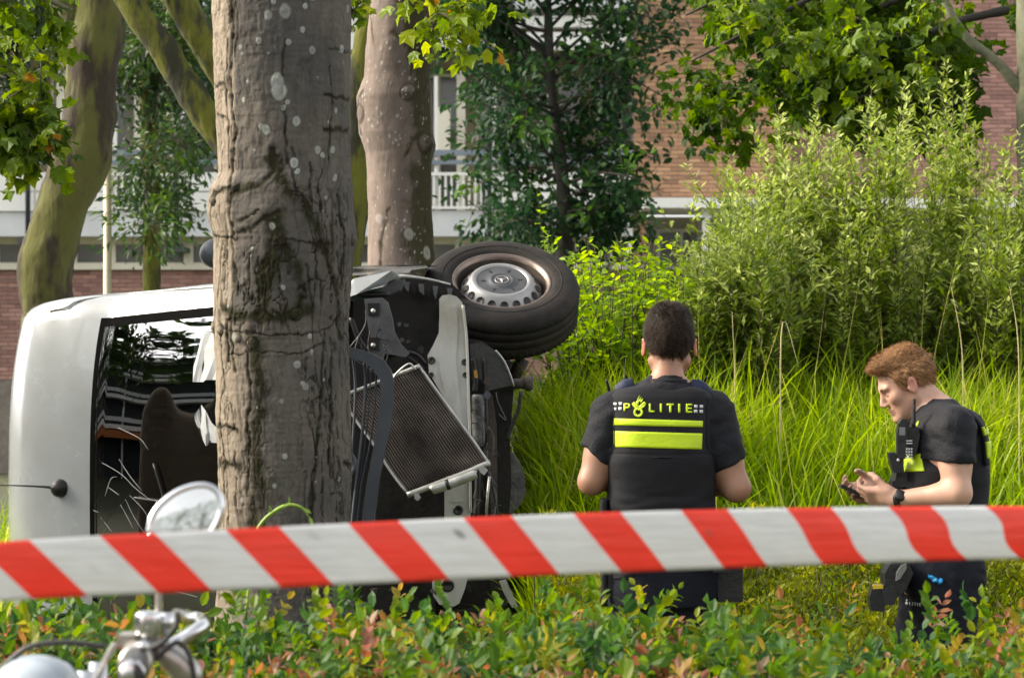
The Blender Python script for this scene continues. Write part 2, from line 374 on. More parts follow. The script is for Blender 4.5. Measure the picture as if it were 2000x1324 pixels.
# balcony slabs with light undersides, and panel parapets
for zt, zb in ((412, 464), (-25, 20), (-460, -410)):
    part("balcony_slab", boxm("balcony_slab", *bx(-900, 1236, zt, zb-2, 41.95, 44.6), .015), M_slab, apt)
for top in (338, -100, -520):
    for a in range(-830, 230, 150):
        if a == 220: continue
        for p0, p1 in ((top, top+36), (top+38.5, top+75)):
            part("panel", boxm("panel", *bx(a+1.5, a+148.5, p0, p1, 41.9, 41.94), .008), M_white, apt)
    for a, b in ((370, 520), (521, 690), (965, 1098), (1100, 1234)):
        for p0, p1 in ((top, top+36), (top+38.5, top+75)):
            part("panel", boxm("panel", *bx(a+1, b-1, p0, p1, 41.9, 41.94), .008), M_white, apt)
    for a, b in ((220, 370), (690, 965)):      # open balustrades of upright bars
        rail = part("railing", boxes("railing", [bx(a, b, top, top+6, 41.88, 41.95), bx(a, b, top+66, top+71, 41.89, 41.94)]), M_white, apt)
        q = a+6
        while q < b-4:
            part("bar", boxm("bar", *bx(q, q+4.2, top+6, top+66, 41.895, 41.925)), M_white, rail); q += 11.5
    part("handrail", boxm("handrail", *bx(-900, 1234, top-44, top-33, 41.9, 41.96), .02), M_steel, apt)
    part("handrail", boxm("handrail", *bx(-900, 1234, top-24, top-16, 41.9, 41.96), .02), M_steel, apt)
for a in (222, 354, 848, 962):
    part("post", boxm("post", *bx(a, a+7, 150, 412, 41.96, 42.0)), M_white, apt)
for a in (-420, -240, -80, 95, 250, 470, 610, 890, 1070):
    part("pillar", boxm("pillar", *bx(a, a+17, 20, 412, 42.7, 42.95), .01), M_cream, apt)
    part("pillar", boxm("pillar", *bx(a, a+17, -410, -25, 42.7, 42.95), .01), M_cream, apt)
# storey-high windows and doors at the back of the balconies
for a in range(-700, 1200, 125):
    for b0, b1 in ((120, 408), (-330, -30)):
        f = part("window", boxes("window", [bx(a, a+6, b0, b1, 44.3, 44.6), bx(a+46, a+52, b0, b1, 44.3, 44.6), bx(a+86, a+92, b0, b1, 44.3, 44.6), bx(a, a+92, b0-6, b0, 44.3, 44.6)]), M_cream, apt)
        part("pane", boxm("pane", *bx(a+6, a+46, b0, b1, 44.42, 44.45)), M_glass_b, f)
        part("pane", boxm("pane", *bx(a+52, a+86, b0, b1, 44.42, 44.45)), M_glass_b, f)
        part("curtain", boxm("curtain", *bx(a+26, a+45, b0+8, b1, 44.38, 44.40)), M_curtain, f)
for a in (848, 1030): part("screen_panel", boxm("screen_panel", *bx(a, a+30, 205, 300, 42.4, 42.45), .01), M_cream, apt)
# upper white bands above the first floor, seen between the trunks
for p0, p1 in ((30, 52), (62, 96)): part("fascia", boxm("fascia", *bx(-900, 1236, p0, p1, 42.1, 42.3), .01), M_white, apt)
# right half: orange-brown brick, canopy, white frames underneath
ox0, ox1 = px2x(1238, BD), px2x(1545, BD)
part("wall", boxes("wall", [((ox0, 42.0, py2z(392, BD)), (ox1, 45, 12)), ((ox0, 42.0, 0), (px2x(1262, BD), 42.9, py2z(392, BD)))]), M_mortar, apt, "orange-brown brick wall above the flat canopy")
bricks(apt, ox0, ox1, py2z(392, BD), 8.0, 42.0, M_brick_o, 300, (px2x(1350, BD), py2z(300, BD), 1.3, 1.0))
bricks(apt, ox0, px2x(1262, BD), 2.0, py2z(392, BD)-.02, 42.0, M_brick_o)
part("wall", boxes("wall", [((ox1+.003, 42.9, py2z(415, BD)), (14, 45.5, 12))]), M_mortar, apt, "pinkish brick wall behind the plane tree")
bricks(apt, ox1, 10.5, py2z(414, BD), 8.0, 42.9, M_brick_p)
part("canopy", boxm("canopy", *bx(1250, 2500, 395, 414, 40.9, 42.9), .02), M_white, apt)
part("wall", boxm("wall", (px2x(1262, BD)+.003, 43.4, 0), (14, 43.7, py2z(414, BD)-.003)), M_cream, apt, "cream wall under the canopy")
for a in range(1290, 2300, 118):
    f = part("window", boxes("window", [bx(a, a+7, 440, 520, 43.2, 43.4), bx(a+95, a+102, 440, 520, 43.2, 43.4), bx(a+7, a+95, 440, 446, 43.2, 43.4), bx(a+7, a+95, 514, 520, 43.2, 43.4), bx(a+48, a+53, 446, 514, 43.2, 43.4)]), M_white, apt)
    part("pane", boxm("pane", *bx(a+7, a+48, 446, 514, 43.28, 43.30)), M_glass_b, f)
    part("pane", boxm("pane", *bx(a+53, a+95, 446, 514, 43.28, 43.30)), M_glass_b, f)
    part("dark_panel", boxm("dark_panel", *bx(a, a+102, 524, 600, 43.3, 43.4)), M_dkgap, apt)
for a in (1365, 1600, 1900): part("column", boxm("column", *bx(a, a+13, 414, 640, 41.1, 41.3), .01), M_white, apt)
# rainwater pipes in front of the facade
for a, b0, b1 in ((54, 160, 470), (342, 190, 486), (950, 100, 520)):
    V, Q, T = tube_arrays([(px2x(a+6, BD), 41.75, py2z(b0-700, BD)), (px2x(a+6, BD), 41.75, py2z(b1, BD))], .038, 10)
    pp = part("downpipe", np_mesh("downpipe", V, [Q, T], smooth=True), M_dsteel, apt)
    part("pipe_foot", boxm("pipe_foot", *bx(a-12, a+24, b1-2, b1+7, 41.65, 42.36), .01), M_dsteel, pp)

# a second block stands off to the left of the picture; the windscreen mirrors it
blk = empty("apartment_building", (-34, 6, 0), "balconied apartment block off to the left, mirrored in the van windscreen", "building")
part("wall", boxm("wall", (-38, -14, 0), (-34, 30, 11.2)), M_dkgap, blk)
for zf in (2.6, 5.3, 8.0, 10.7):
    part("balcony_slab", boxm("balcony_slab", (-34, -14, zf), (-32.3, 30, zf+.35), .02), M_white, blk)
    if zf < 10: part("railing", boxm("railing", (-32.5, -14, zf+.62), (-32.42, 30, zf+1.0), .01), M_slab, blk)
for yy in range(-12, 30, 5): part("pillar", boxm("pillar", (-33.4, yy, 0), (-33.1, yy+.3, 10.7)), M_white, blk)
M_orange = mat("orange_awning", (.42, .14, .03), .8, var=.1)
part("awning", boxm("awning", (-32.9, -14, 1.9), (-31.6, 30, 2.45), .02), M_orange, blk)

# ================================================================== lamp post
lp = empty("lamp_post", (px2x(210, 22), 22, 0), "cream metal lamp post between the leaning mossy tree and the thin mossy trunk", "lamp post")
M_post = mat("cream_post_paint", (.40, .36, .24), .4, metal=.3, var=.08, scale=4)
x_ = px2x(210, 22)
part("pole", tube("pole", [(x_, 22, 0), (x_, 22, 1.0), (x_, 22, 1.02), (x_, 22, 3.6)], [.045, .045, .034, .030], 14), M_post, lp)
part("pole_head", tube("pole_head", [(x_, 22, 3.6), (x_, 22, 3.7), (x_-.05, 21.9, 3.86)], [.030, .05, .03], 12), M_post, lp)
# ================================================================== trunks with modelled bark
def bark_mat(name, base, warm, dark, moss, lich):
    """colour from the modelled relief: fissure floors are dark cork, moss sits where the 'moss' attribute says"""
    m, n, l, b = new_mat(name); tc = n.new("ShaderNodeTexCoord"); mp = n.new("ShaderNodeMapping"); mp.inputs["Scale"].default_value = (1, 1, .3); l.new(tc.outputs["Object"], mp.inputs[0])
    nz = n.new("ShaderNodeTexNoise"); nz.inputs["Scale"].default_value = 22; nz.inputs["Detail"].default_value = 8; nz.inputs["Roughness"].default_value = .7; l.new(mp.outputs[0], nz.inputs[0])
    n3 = n.new("ShaderNodeTexNoise"); n3.inputs["Scale"].default_value = 3; n3.inputs["Detail"].default_value = 3; l.new(tc.outputs["Object"], n3.inputs[0])
    def at(a): q = n.new("ShaderNodeAttribute"); q.attribute_name = a; return q.outputs["Fac"]
    def mix(f, a, c):
        q = n.new("ShaderNodeMix"); q.data_type = 'RGBA'
        l.new(f, q.inputs[0])
        for s, v in ((6, a), (7, c)):
            if isinstance(v, tuple): q.inputs[s].default_value = (*v, 1)
            else: l.new(v, q.inputs[s])
        return q.outputs[2]
    mr = n.new("ShaderNodeMapRange"); mr.inputs["From Min"].default_value = .35; mr.inputs["From Max"].default_value = .65; mr.inputs["To Max"].default_value = .28; l.new(n3.outputs[0], mr.inputs[0])
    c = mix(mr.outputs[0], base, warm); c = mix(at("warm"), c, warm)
    hv = n.new("ShaderNodeHueSaturation"); m2 = n.new("ShaderNodeMapRange"); m2.inputs["From Min"].default_value = .3; m2.inputs["From Max"].default_value = .7; m2.inputs["To Min"].default_value = .72; m2.inputs["To Max"].default_value = 1.25
    l.new(nz.outputs[0], m2.inputs[0]); l.new(m2.outputs[0], hv.inputs["Value"]); l.new(c, hv.inputs["Color"])
    c = mix(at("fiss"), hv.outputs[0], dark); c = mix(at("moss"), c, moss); c = mix(at("lich"), c, lich)
    l.new(c, b.inputs["Base Color"]); b.inputs["Roughness"].default_value = .9; b.inputs["Specular IOR Level"].default_value = .2
    bp = n.new("ShaderNodeBump"); bp.inputs["Strength"].default_value = .8; bp.inputs["Distance"].default_value = .007; l.new(nz.outputs[0], bp.inputs["Height"]); l.new(bp.outputs[0], b.inputs["Normal"])
    return m
def trunk(name, d, left, right, strokes, knobs, lichens, parent, m, nz_=900, na=300, rough=1., ymin=-250, ymax=1560, fis_mask=None, warm_f=None, rlich=.0, lsz=(1.5, 2, 2, 3, 4, 5)):
    """left/right: tables of (row, column) of the outline; strokes: cracks, creases and moss bands on the near side"""
    rows = np.linspace(ymax, ymin, nz_); L = np.interp(rows, *np.array(left, float).T); Rr = np.interp(rows, *np.array(right, float).T)
    cx = (L+Rr)/2; r = (Rr-L)/2; th = np.concatenate([np.linspace(-np.pi/2-.25, np.pi/2+.25, int(na*.8), endpoint=False), np.linspace(np.pi/2+.25, 1.5*np.pi-.25, int(na*.2), endpoint=False)])
    T_, R_ = np.meshgrid(th, rows); rr = r[:, None]; s = F/d
    arc = T_*rr                                       # pixels along the bark from the middle line
    pos = np.stack([np.sin(T_)*rr, -np.cos(T_)*rr, -R_], -1)/s   # metres, noise space
    wob = fbm(pos*14, 4)*9+fbm(pos*np.array([70, 70, 40]), 3)*3.5; wob2 = fbm(pos*14+5, 4)*9+fbm(pos*60+3, 3)*4; wmod = 1+.75*fbm(pos*20+8, 3)
    disp = np.zeros_like(arc); fiss = np.zeros_like(arc); moss = np.zeros_like(arc); lich = np.zeros_like(arc)
    front = np.cos(T_) > -.15
    # vertical fissured bark
    pf = np.stack([T_*rr/s*30, R_/s*3.2, 0*T_], -1); ridge = np.abs(fbm(pf+fbm(pos*9, 3)[..., None]*1.3, 4, .55))
    ridge0 = np.abs(fbm(np.stack([T_*rr/s*55, R_/s*9, 0*T_], -1)+fbm(pos*16, 3)[..., None]*1.5, 3, .55))
    fm = (fis_mask(arc, R_) if fis_mask else np.ones_like(arc))*rough
    crack = (1-sstep(.0, .10, ridge))*fm; disp -= crack*.007; fiss += crack*.8
    disp += fbm(pos*30, 4)*.0042*rough+fbm(pos*np.array([80, 80, 30]), 3)*.0016*rough+fbm(pos*np.array([5, 5, 3]), 3)*.011
    # fine horizontal wrinkles
    disp += fbm(np.stack([T_*rr/s*12, R_/s*90, 0*T_], -1), 3)*.0011
    for pts, w, dep, mo in strokes:
        pts = np.array(pts, float); best = np.full(arc.shape, 1e9); wv = np.zeros_like(arc)
        cxr = lambda y: np.interp(y, rows[::-1], cx[::-1]); rrr = lambda y: np.interp(y, rows[::-1], r[::-1])
        A = np.stack([np.arcsin(np.clip((pts[:, 0]-cxr(pts[:, 1]))/rrr(pts[:, 1]), -.98, .98))*rrr(pts[:, 1]), pts[:, 1]], 1)
        lo, hi = A[:, 1].min()-40, A[:, 1].max()+40; rs = (rows > lo) & (rows < hi)
        a_, y_ = (arc+wob)[rs], (R_+wob2)[rs]; b_ = np.full(a_.shape, 1e9)
        for k in range(len(A)-1):
            e = A[k+1]-A[k]; t = np.clip(((a_-A[k, 0])*e[0]+(y_-A[k, 1])*e[1])/(e@e+1e-9), 0, 1)
            b_ = np.minimum(b_, np.hypot(a_-A[k, 0]-t*e[0], y_-A[k, 1]-t*e[1])/wmod[rs])
        best[rs] = b_; f = np.exp(-(best/w)**2)*front; rag = .55+.45*sstep(-.3, .3, fbm(pos*45, 3))
        dep = dep*(.36 if w < 9 else .12); disp += -f*dep*rag*(1 if w < 9 else .4+1.2*(1-sstep(.02, .18, ridge0)))+np.exp(-((best-w*1.9)/w)**2)*abs(dep)*.25*front; fiss += f*rag*(1.15 if w < 9 else .60+.9*(1-sstep(.04, .25, ridge0)))
        moss += f*mo*1.25*sstep(-.5, .1, fbm(pos*np.array([40, 40, 14])+3, 4))
    for kx, ky, kr, kh in knobs:
        yy = ky; c_ = np.interp(yy, rows[::-1], cx[::-1]); q = np.interp(yy, rows[::-1], r[::-1]); ka = np.arcsin(np.clip((kx-c_)/q, -.99, .99))*q
        dd = np.hypot(arc-ka, R_-ky)/kr; disp += np.where(dd < 1, np.sqrt(np.clip(1-dd*dd, 0, 1)), 0)*kh*front; fiss += np.exp(-((dd-1.12)/.16)**2)*.8*front
    Lc = [(a*1., b_, c*.82, min(1, e*1.25)) for a, b_, c, e in lichens]
    for _ in range(int(rlich)): Lc.append((random.uniform(L.min(), Rr.max()), random.uniform(-200, 1100), random.choice(lsz), random.uniform(.5, 1)))
    for kx, ky, kr, ks in Lc:
        c_ = np.interp(ky, rows[::-1], cx[::-1]); q = np.interp(ky, rows[::-1], r[::-1])
        if abs(kx-c_) > q*.97: continue
        ka = np.arcsin((kx-c_)/q)*q; rs = np.abs(rows-ky) < kr*2+4; dd = np.hypot(arc[rs]-ka+wob[rs]*.25, (R_[rs]-ky+wob2[rs]*.5)*.85)/kr
        lich[rs] = np.maximum(lich[rs], (1-sstep(.8, 1.15, dd))*ks*(.75+.25*sstep(.2, .7, dd))*front[rs])
    disp += lich*.0012
    rad = rr/s+disp; Vx = px2x(cx, d)[:, None]+np.sin(T_)*rad; Vy = d-np.cos(T_)*rad; Vz = py2z(R_, d)
    # flare into the ground
    n1, n2 = Vx.shape; i, j = np.meshgrid(np.arange(n1-1), np.arange(n2), indexing='ij'); j2 = (j+1) % n2
    Q = np.stack([i*n2+j, i*n2+j2, (i+1)*n2+j2, (i+1)*n2+j], -1).reshape(-1, 4)
    warm = warm_f(arc, R_) if warm_f else np.zeros_like(arc)
    me = np_mesh(name, np.stack([Vx, Vy, Vz], -1).reshape(-1, 3), Q, {"fiss": np.clip(fiss, 0, 1).ravel(), "moss": np.clip(moss, 0, 1).ravel(), "lich": np.clip(lich, 0, 1).ravel(), "warm": np.clip(warm, 0, 1).ravel()}, smooth=True)
    return part(name, me, m, parent)

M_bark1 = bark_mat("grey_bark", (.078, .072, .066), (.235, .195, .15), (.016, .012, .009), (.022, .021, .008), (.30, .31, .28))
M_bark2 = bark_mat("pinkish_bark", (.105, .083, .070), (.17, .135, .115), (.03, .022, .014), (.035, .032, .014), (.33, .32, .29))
big = empty("tree", (px2x(550, 10.6), 10.6, 0), "thick grey-brown trunk covered in scars and lichen, in front of the overturned van", "tree")
strokes1 = [
 ([(460, -60), (463, 60), (458, 160), (466, 260), (462, 340), (458, 400)], 5, .016, .35),
 ([(472, 20), (470, 120)], 3, .008, .2), ([(452, 90), (450, 200), (455, 330)], 3, .009, .2), ([(438, 300), (432, 345)], 3, .009, .2),
 ([(568, 90), (562, 190), (566, 270), (572, 330), (600, 385), (622, 430)], 2.6, .012, .3),
 ([(548, 320), (556, 350), (575, 372), (600, 400), (625, 440), (636, 475)], 13, .016, .85),
 ([(545, 300), (543, 345), (520, 372), (490, 378), (468, 385)], 6, .012, .8),
 ([(412, 392), (440, 378), (470, 372), (500, 368)], 5, .016, .7),
 ([(466, 385), (460, 430), (462, 470), (468, 560), (462, 640), (470, 720)], 4, .012, .4),
 ([(470, 462), (505, 455), (540, 430), (552, 420)], 4, .010, .35), ([(415, 462), (440, 466), (470, 470)], 3, .009, .4),
 ([(420, 395), (412, 430), (416, 460)], 3, .008, .5),
 ([(548, 430), (556, 470), (540, 520), (530, 570), (520, 620)], 17, .013, .95),
 ([(560, 480), (585, 520), (600, 560), (598, 600)], 10, .010, .7),
 ([(440, 598), (470, 618), (520, 625), (565, 618), (608, 612)], 10, .014, .95),
 ([(640, 480), (655, 540), (664, 600), (668, 660)], 8, .010, .7), ([(668, 380), (676, 470), (672, 560)], 4, .009, .4),
 ([(436, 640), (520, 655), (600, 655), (650, 640), (668, 612)], 2.5, .007, .1), ([(460, 690), (540, 690), (600, 690), (640, 672)], 2, .005, .1),
 ([(510, 672), (515, 720), (520, 790), (508, 870), (520, 940), (512, 1010), (515, 1100)], 14, .014, .8),
 ([(498, 690), (500, 780), (494, 870), (498, 960)], 3, .010, .3),
 ([(640, 650), (634, 730), (638, 800), (622, 870), (620, 960), (622, 1060)], 3.4, .012, .35),
 ([(606, 700), (602, 740)], 2.5, .008, .2), ([(652, 700), (655, 800), (648, 900)], 3, .008, .3),
 ([(440, 660), (446, 740), (438, 820), (446, 900), (442, 980)], 3.5, .012, .3),
 ([(425, 835), (450, 832), (475, 838)], 4, .010, .8), ([(428, 905), (450, 900), (480, 910)], 7, .010, .8), ([(455, 640), (458, 700)], 5, .01, .5),
 ([(640, 196), (680, 200)], 4, .009, .6), ([(650, 108), (684, 105)], 3, .006, .4), ([(640, 265), (682, 255)], 4, .008, .5), ([(650, 140), (652, 240), (648, 330)], 2.4, .007, .2),
 ([(520, 420), (480, 440)], 3, .006, .2), ([(560, 470), (620, 480), (650, 475)], 3, .006, .3), ([(676, 900), (684, 905)], 5, .01, .6),
 ([(610, 330), (616, 370), (620, 400)], 2.5, .008, .3), ([(580, 300), (585, 350)], 2, .006, .2), ([(632, 340), (640, 420)], 2.5, .008, .3),
 ([(425, 170), (445, 172)], 3, .007, .4), ([(430, 225), (450, 240)], 3, .007, .4), ([(470, 520), (476, 580)], 3, .009, .5), ([(500, 500), (498, 590)], 3, .009, .5), ([(610, 520), (618, 600)], 3, .009, .5),
]
knobs1 = [(468, 373, 7, .010), (588, 616, 11, .018), (440, 645, 10, .014), (420, 392, 12, .014), (478, 662, 7, .010), (505, 672, 11, .007), (693, 470, 10, .010), (684, 905, 9, .010), (418, 640, 12, .010)]
lich1 = [(568, 38, 14, .5), (535, 45, 10, .5), (552, 172, 16, .75), (556, 190, 18, .75), (618, 110, 8, .6), (600, 72, 6, .9), (516, 95, 7, .6), (574, 96, 7, .6), (530, 265, 10, .85), (519, 260, 6, .6), (589, 248, 9, .9), (480, 104, 5, .5), (487, 206, 5, .8), (571, 212, 6, .7), (564, 222, 6, .7), (629, 302, 8, .8), (638, 312, 6, .8), (656, 300, 7, .9), (584, 328, 10, .85), (590, 345, 6, .8), (670, 103, 8, .8), (606, 28, 6, .8), (620, 5, 12, .7), (545, 18, 6, .7), (680, 20, 8, .5), (661, 352, 7, .7), (505, 490, 4, .9), (545, 450, 8, .5), (614, 658, 6, .9), (590, 712, 8, .7), (600, 750, 6, .8), (617, 688, 5, .6), (605, 755, 8, .5), (566, 888, 6, .8), (548, 944, 5, .8), (484, 970, 6, .5), (470, 660, 9, .5), (644, 392, 5, .6), (668, 935, 5, .9), (455, 600, 4, .9), (565, 565, 5, .8), (560, 780, 5, .5), (640, 740, 4, .6), (484, 118, 3, .6), (495, 172, 4, .6), (535, 118, 3, .6), (660, 225, 6, .8), (648, 248, 3, .7)]
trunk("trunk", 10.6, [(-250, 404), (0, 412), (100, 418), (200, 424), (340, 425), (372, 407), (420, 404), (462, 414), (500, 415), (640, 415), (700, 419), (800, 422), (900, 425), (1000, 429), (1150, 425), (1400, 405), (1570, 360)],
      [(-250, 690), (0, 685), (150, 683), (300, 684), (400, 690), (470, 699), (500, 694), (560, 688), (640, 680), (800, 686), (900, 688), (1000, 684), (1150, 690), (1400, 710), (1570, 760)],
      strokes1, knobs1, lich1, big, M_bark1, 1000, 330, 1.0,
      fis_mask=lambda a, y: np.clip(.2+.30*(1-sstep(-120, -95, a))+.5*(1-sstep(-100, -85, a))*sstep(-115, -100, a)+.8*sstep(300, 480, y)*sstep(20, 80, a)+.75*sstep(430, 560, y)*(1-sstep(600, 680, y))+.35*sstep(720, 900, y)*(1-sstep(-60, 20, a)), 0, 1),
      warm_f=lambda a, y: np.clip((1-sstep(-100, -86, a))*1.+.6*sstep(600, 680, y)*(1-sstep(-70, -30, a)), 0, 1), rlich=45)  # left strip: pale bark, its sunlit side brightened further in the colour
# fork and crown high above the picture
part("branch", tube("branch", [P(560, -230, 10.6), P(600, -420, 10.5), P(760, -700, 10.2)], [.25, .17, .08], 14, 14), M_pale_bark, big)
part("branch", tube("branch", [P(540, -230, 10.6), P(470, -460, 10.8), P(300, -760, 11.2)], [.25, .15, .07], 14, 14), M_pale_bark, big)

sec = empty("tree", (px2x(780, 13.9), 13.9, 0), "pinkish-grey trunk with healed branch knots, standing just right of the thick scarred trunk", "tree")
strokes2 = [([(838, -60), (834, 100), (836, 250), (834, 400), (838, 540)], 24, .006, .85), ([(812, 330), (816, 420), (812, 540)], 16, .004, .55), ([(812, -20), (806, 80), (818, 180)], 14, .004, .45),
 ([(800, -40), (795, 60), (812, 110), (800, 150)], 5, .012, .5), ([(838, -60), (842, 80), (846, 180), (838, 280), (842, 400), (846, 520)], 9, .010, .9),
 ([(770, 70), (800, 95), (840, 70)], 4, .010, .4), ([(790, 190), (805, 200), (830, 180), (836, 165)], 5, .012, .5), ([(792, 312), (810, 280), (828, 262)], 3.5, .012, .5),
 ([(712, 180), (702, 195), (700, 240), (708, 270)], 4, .012, .4), ([(724, 40), (730, 90)], 3, .007, .3),
 ([(830, 330), (826, 400), (838, 470), (826, 520)], 12, .006, .95), ([(800, 470), (830, 500), (845, 540)], 18, .006, .9), ([(760, 410), (748, 470), (744, 540)], 4, .006, .5),
 ([(815, 20), (820, 90), (828, 160), (820, 250)], 14, .004, .75), ([(800, 100), (835, 130), (842, 140)], 6, .006, .7), ([(780, 0), (800, 30), (830, 40)], 10, .006, .7)]
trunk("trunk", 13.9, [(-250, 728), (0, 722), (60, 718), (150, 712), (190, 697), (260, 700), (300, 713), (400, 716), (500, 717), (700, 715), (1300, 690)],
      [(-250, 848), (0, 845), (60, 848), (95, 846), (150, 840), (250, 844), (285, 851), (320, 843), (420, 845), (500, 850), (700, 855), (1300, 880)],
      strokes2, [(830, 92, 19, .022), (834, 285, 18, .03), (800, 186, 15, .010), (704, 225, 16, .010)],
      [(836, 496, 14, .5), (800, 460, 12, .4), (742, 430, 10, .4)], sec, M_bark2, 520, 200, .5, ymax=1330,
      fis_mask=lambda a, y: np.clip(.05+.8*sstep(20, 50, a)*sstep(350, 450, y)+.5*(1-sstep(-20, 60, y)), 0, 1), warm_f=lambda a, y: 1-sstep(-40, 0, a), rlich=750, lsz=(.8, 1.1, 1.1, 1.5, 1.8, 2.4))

# ------------------------------------------------------------------ simple limbs (tubes with knobbly noise)
def limb(name, pts, rad, m, parent, n=60, k=28, rough=.12, seed=0):
    """pts in world metres"""
    q = spline(np.hstack([np.array(pts, float), np.array(rad, float)[:, None]]), n)
    V, Q, T = tube_arrays(q[:, :3], q[:, 3], k, caps=True); c = np.vstack([np.repeat(q[:, :3], k, 0), q[:1, :3], q[-1:, :3]])
    r = np.concatenate([np.repeat(q[:, 3], k), q[:1, 3], q[-1:, 3]])
    nn = V-c; nn /= np.linalg.norm(nn, axis=1)[:, None]+1e-9
    V = V+nn*(fbm(V/(r.mean()*2.2)+seed, 3)*rough*1.6*r[:, None].T.ravel()*1.0)[:, None]+nn*(fbm(V*np.array([26, 26, 12])+seed, 4)*.10*np.minimum(r, .12))[:, None]
    return part(name, np_mesh(name, V, [Q, T], smooth=True), m, parent)
def PP(L, d): return [tuple(P(a, b, d)) for a, b in L]

lean = empty("tree", (px2x(90, 17), 17, 0), "leaning moss-covered trunk at the far left behind the van roof", "tree")
limb("trunk", PP([(95, 1250), (92, 700), (95, 610), (90, 530), (118, 430), (150, 330), (172, 230), (180, 130), (196, 20), (215, -150), (240, -400)], 17), [.21, .17, .165, .175, .165, .165, .165, .155, .155, .14, .11], M_moss, lean, 140, 40, .16)
limb("branch", PP([(160, 60), (140, 10), (90, -60), (20, -200)], 17), [.07, .09, .08, .05], M_moss, lean, 30, 20)

thin = empty("tree", (px2x(296, 22), 22, 0), "slim bright-mossed trunk with leafy shoots, seen just above the van roof", "tree")
limb("trunk", PP([(296, 1100), (296, 700), (296, 560), (297, 450), (295, 330), (290, 200), (288, 80), (280, -100), (270, -400)], 22), [.075, .07, .07, .066, .066, .066, .06, .05, .03], M_moss_thin, thin, 90, 24, .10)

fork = empty("tree", (px2x(640, 15.4), 15.4, 0), "mossy many-stemmed tree behind the thick trunk, its boughs arching to the upper left", "tree")
limb("trunk", PP([(650, 1250), (648, 800), (640, 600), (628, 480)], 15.4), [.16, .14, .13, .12], M_moss_thin, fork, 50, 28)
limb("branch", PP([(640, 560), (560, 420), (450, 290), (400, 220), (345, 140), (318, 95), (262, 20), (200, -80)], 15.4), [.10, .09, .085, .082, .080, .078, .072, .06], M_moss_thin, fork, 90, 28, .10)
limb("branch", PP([(640, 480), (540, 300), (430, 130), (390, 70), (340, -20), (290, -120)], 15.5), [.10, .09, .085, .085, .085, .07], M_moss_thin, fork, 80, 28, .10, 3)
limb("branch", PP([(650, 620), (690, 420), (697, 300), (700, 200), (712, 90), (735, -20), (750, -150)], 15.6), [.10, .085, .075, .07, .065, .06, .05], M_moss_thin, fork, 80, 28, .08, 5)

# ------------------------------------------------------------------ leafy crowns
def twigs_leaves(parent, starts, n_twig, tlen, per, spread, size, tm, m, key, bias=(0, 0, 0), droop=.25, single=0, shade=None, twigm=M_twig, trad=.004, upn=.8, rn=(.35, .25), mass="foliage"):
    """twigs grow from points on the boughs; leaves sit along every twig"""
    Pn, Dn, Nn, Sn, Rn, tw = [], [], [], [], [], []
    starts = np.array(starts)
    for a in range(n_twig):
        s = starts[rng.integers(len(starts))]; dr = rand_dir(1)[0]+np.array(bias); dr /= np.linalg.norm(dr)+1e-9
        L_ = tlen*rng.uniform(.5, 1.3); t = np.linspace(0, 1, 6)[:, None]; pth = s+dr*t*L_+np.array([0, 0, -1])*droop*L_*t**2
        tw.append((pth, np.linspace(trad, trad*.3, 6)))
        u = rng.uniform(.1, 1, per)**.7; c = np.stack([np.interp(u, t.ravel(), pth[:, i_]) for i_ in range(3)], 1)+rng.normal(size=(per, 3))*spread
        d_ = dr+rng.normal(size=(per, 3))*.7; d_[:, 2] -= droop*1.5; nn = rng.normal(size=(per, 3))*.55+np.array([0, -.25, upn])
        Pn.append(c); Dn.append(d_); Nn.append(nn); Sn.append(size*rng.uniform(.55, 1.2, per)); base = rng.normal(rn[0], rn[1]); Rn.append(np.clip(rng.normal(base, .13, per), 0, .999))
    part("twigs", tubes("twigs", tw, 4), twigm, parent, kind="stuff")
    leaves(parent, tm, np.vstack(Pn), np.vstack(Dn), np.vstack(Nn), np.concatenate(Sn), np.concatenate(Rn), m, key, single, mass)
def along(pts, d, n, jit=.0):
    q = spline([list(P(a, b, d)) for a, b in pts], n); return q+rng.normal(size=q.shape)*jit

# dark little tree in front of the balconies
dk = empty("tree", (px2x(1103, 26), 26, 0), "dark-leaved small tree before the white balconies and the brick wall", "tree")
limb("trunk", PP([(1106, 1000), (1104, 520), (1102, 420), (1098, 340), (1086, 240), (1074, 120), (1070, 0), (1066, -200)], 26), [.085, .075, .07, .06, .05, .042, .035, .02], M_darkbark, dk, 80, 20, .08)
starts = [P(1102, 460, 26)]
for a in range(64):
    y0 = rng.uniform(-120, 470); x0 = np.interp(y0, [-200, 0, 240, 470], [1066, 1070, 1086, 1104]); side = -1 if a % 2 else 1
    w = np.interp(y0, [-120, 100, 300, 400, 470], [270, 260, 220, 215, 140])*rng.uniform(.35, 1.0); ex = x0+side*w; rise = w*rng.uniform(.1, 1.1)
    if y0 > 330: rise *= .35
    dz = rng.uniform(-1.0, 1.0); p0, p1 = P(x0, y0, 26), P(ex, y0-rise, 26+dz); pm = p0.lerp(p1, .5)+Vector((0, rng.normal()*.1, rng.normal()*.14))
    q = spline([list(p0), list(pm), list(p1)], 12); part("branch", tube("branch", q, np.linspace(.017, .004, 12), 6), M_darkbark, dk)
    starts += [Vector(v) for v in q[4:]]
twigs_leaves(dk, [list(s) for s in starts], 740, .34, 17, .06, .095, tmpl_oval(.28), M_L_dark, "darkoval", droop=.25, rn=(.45, .3), upn=.9)

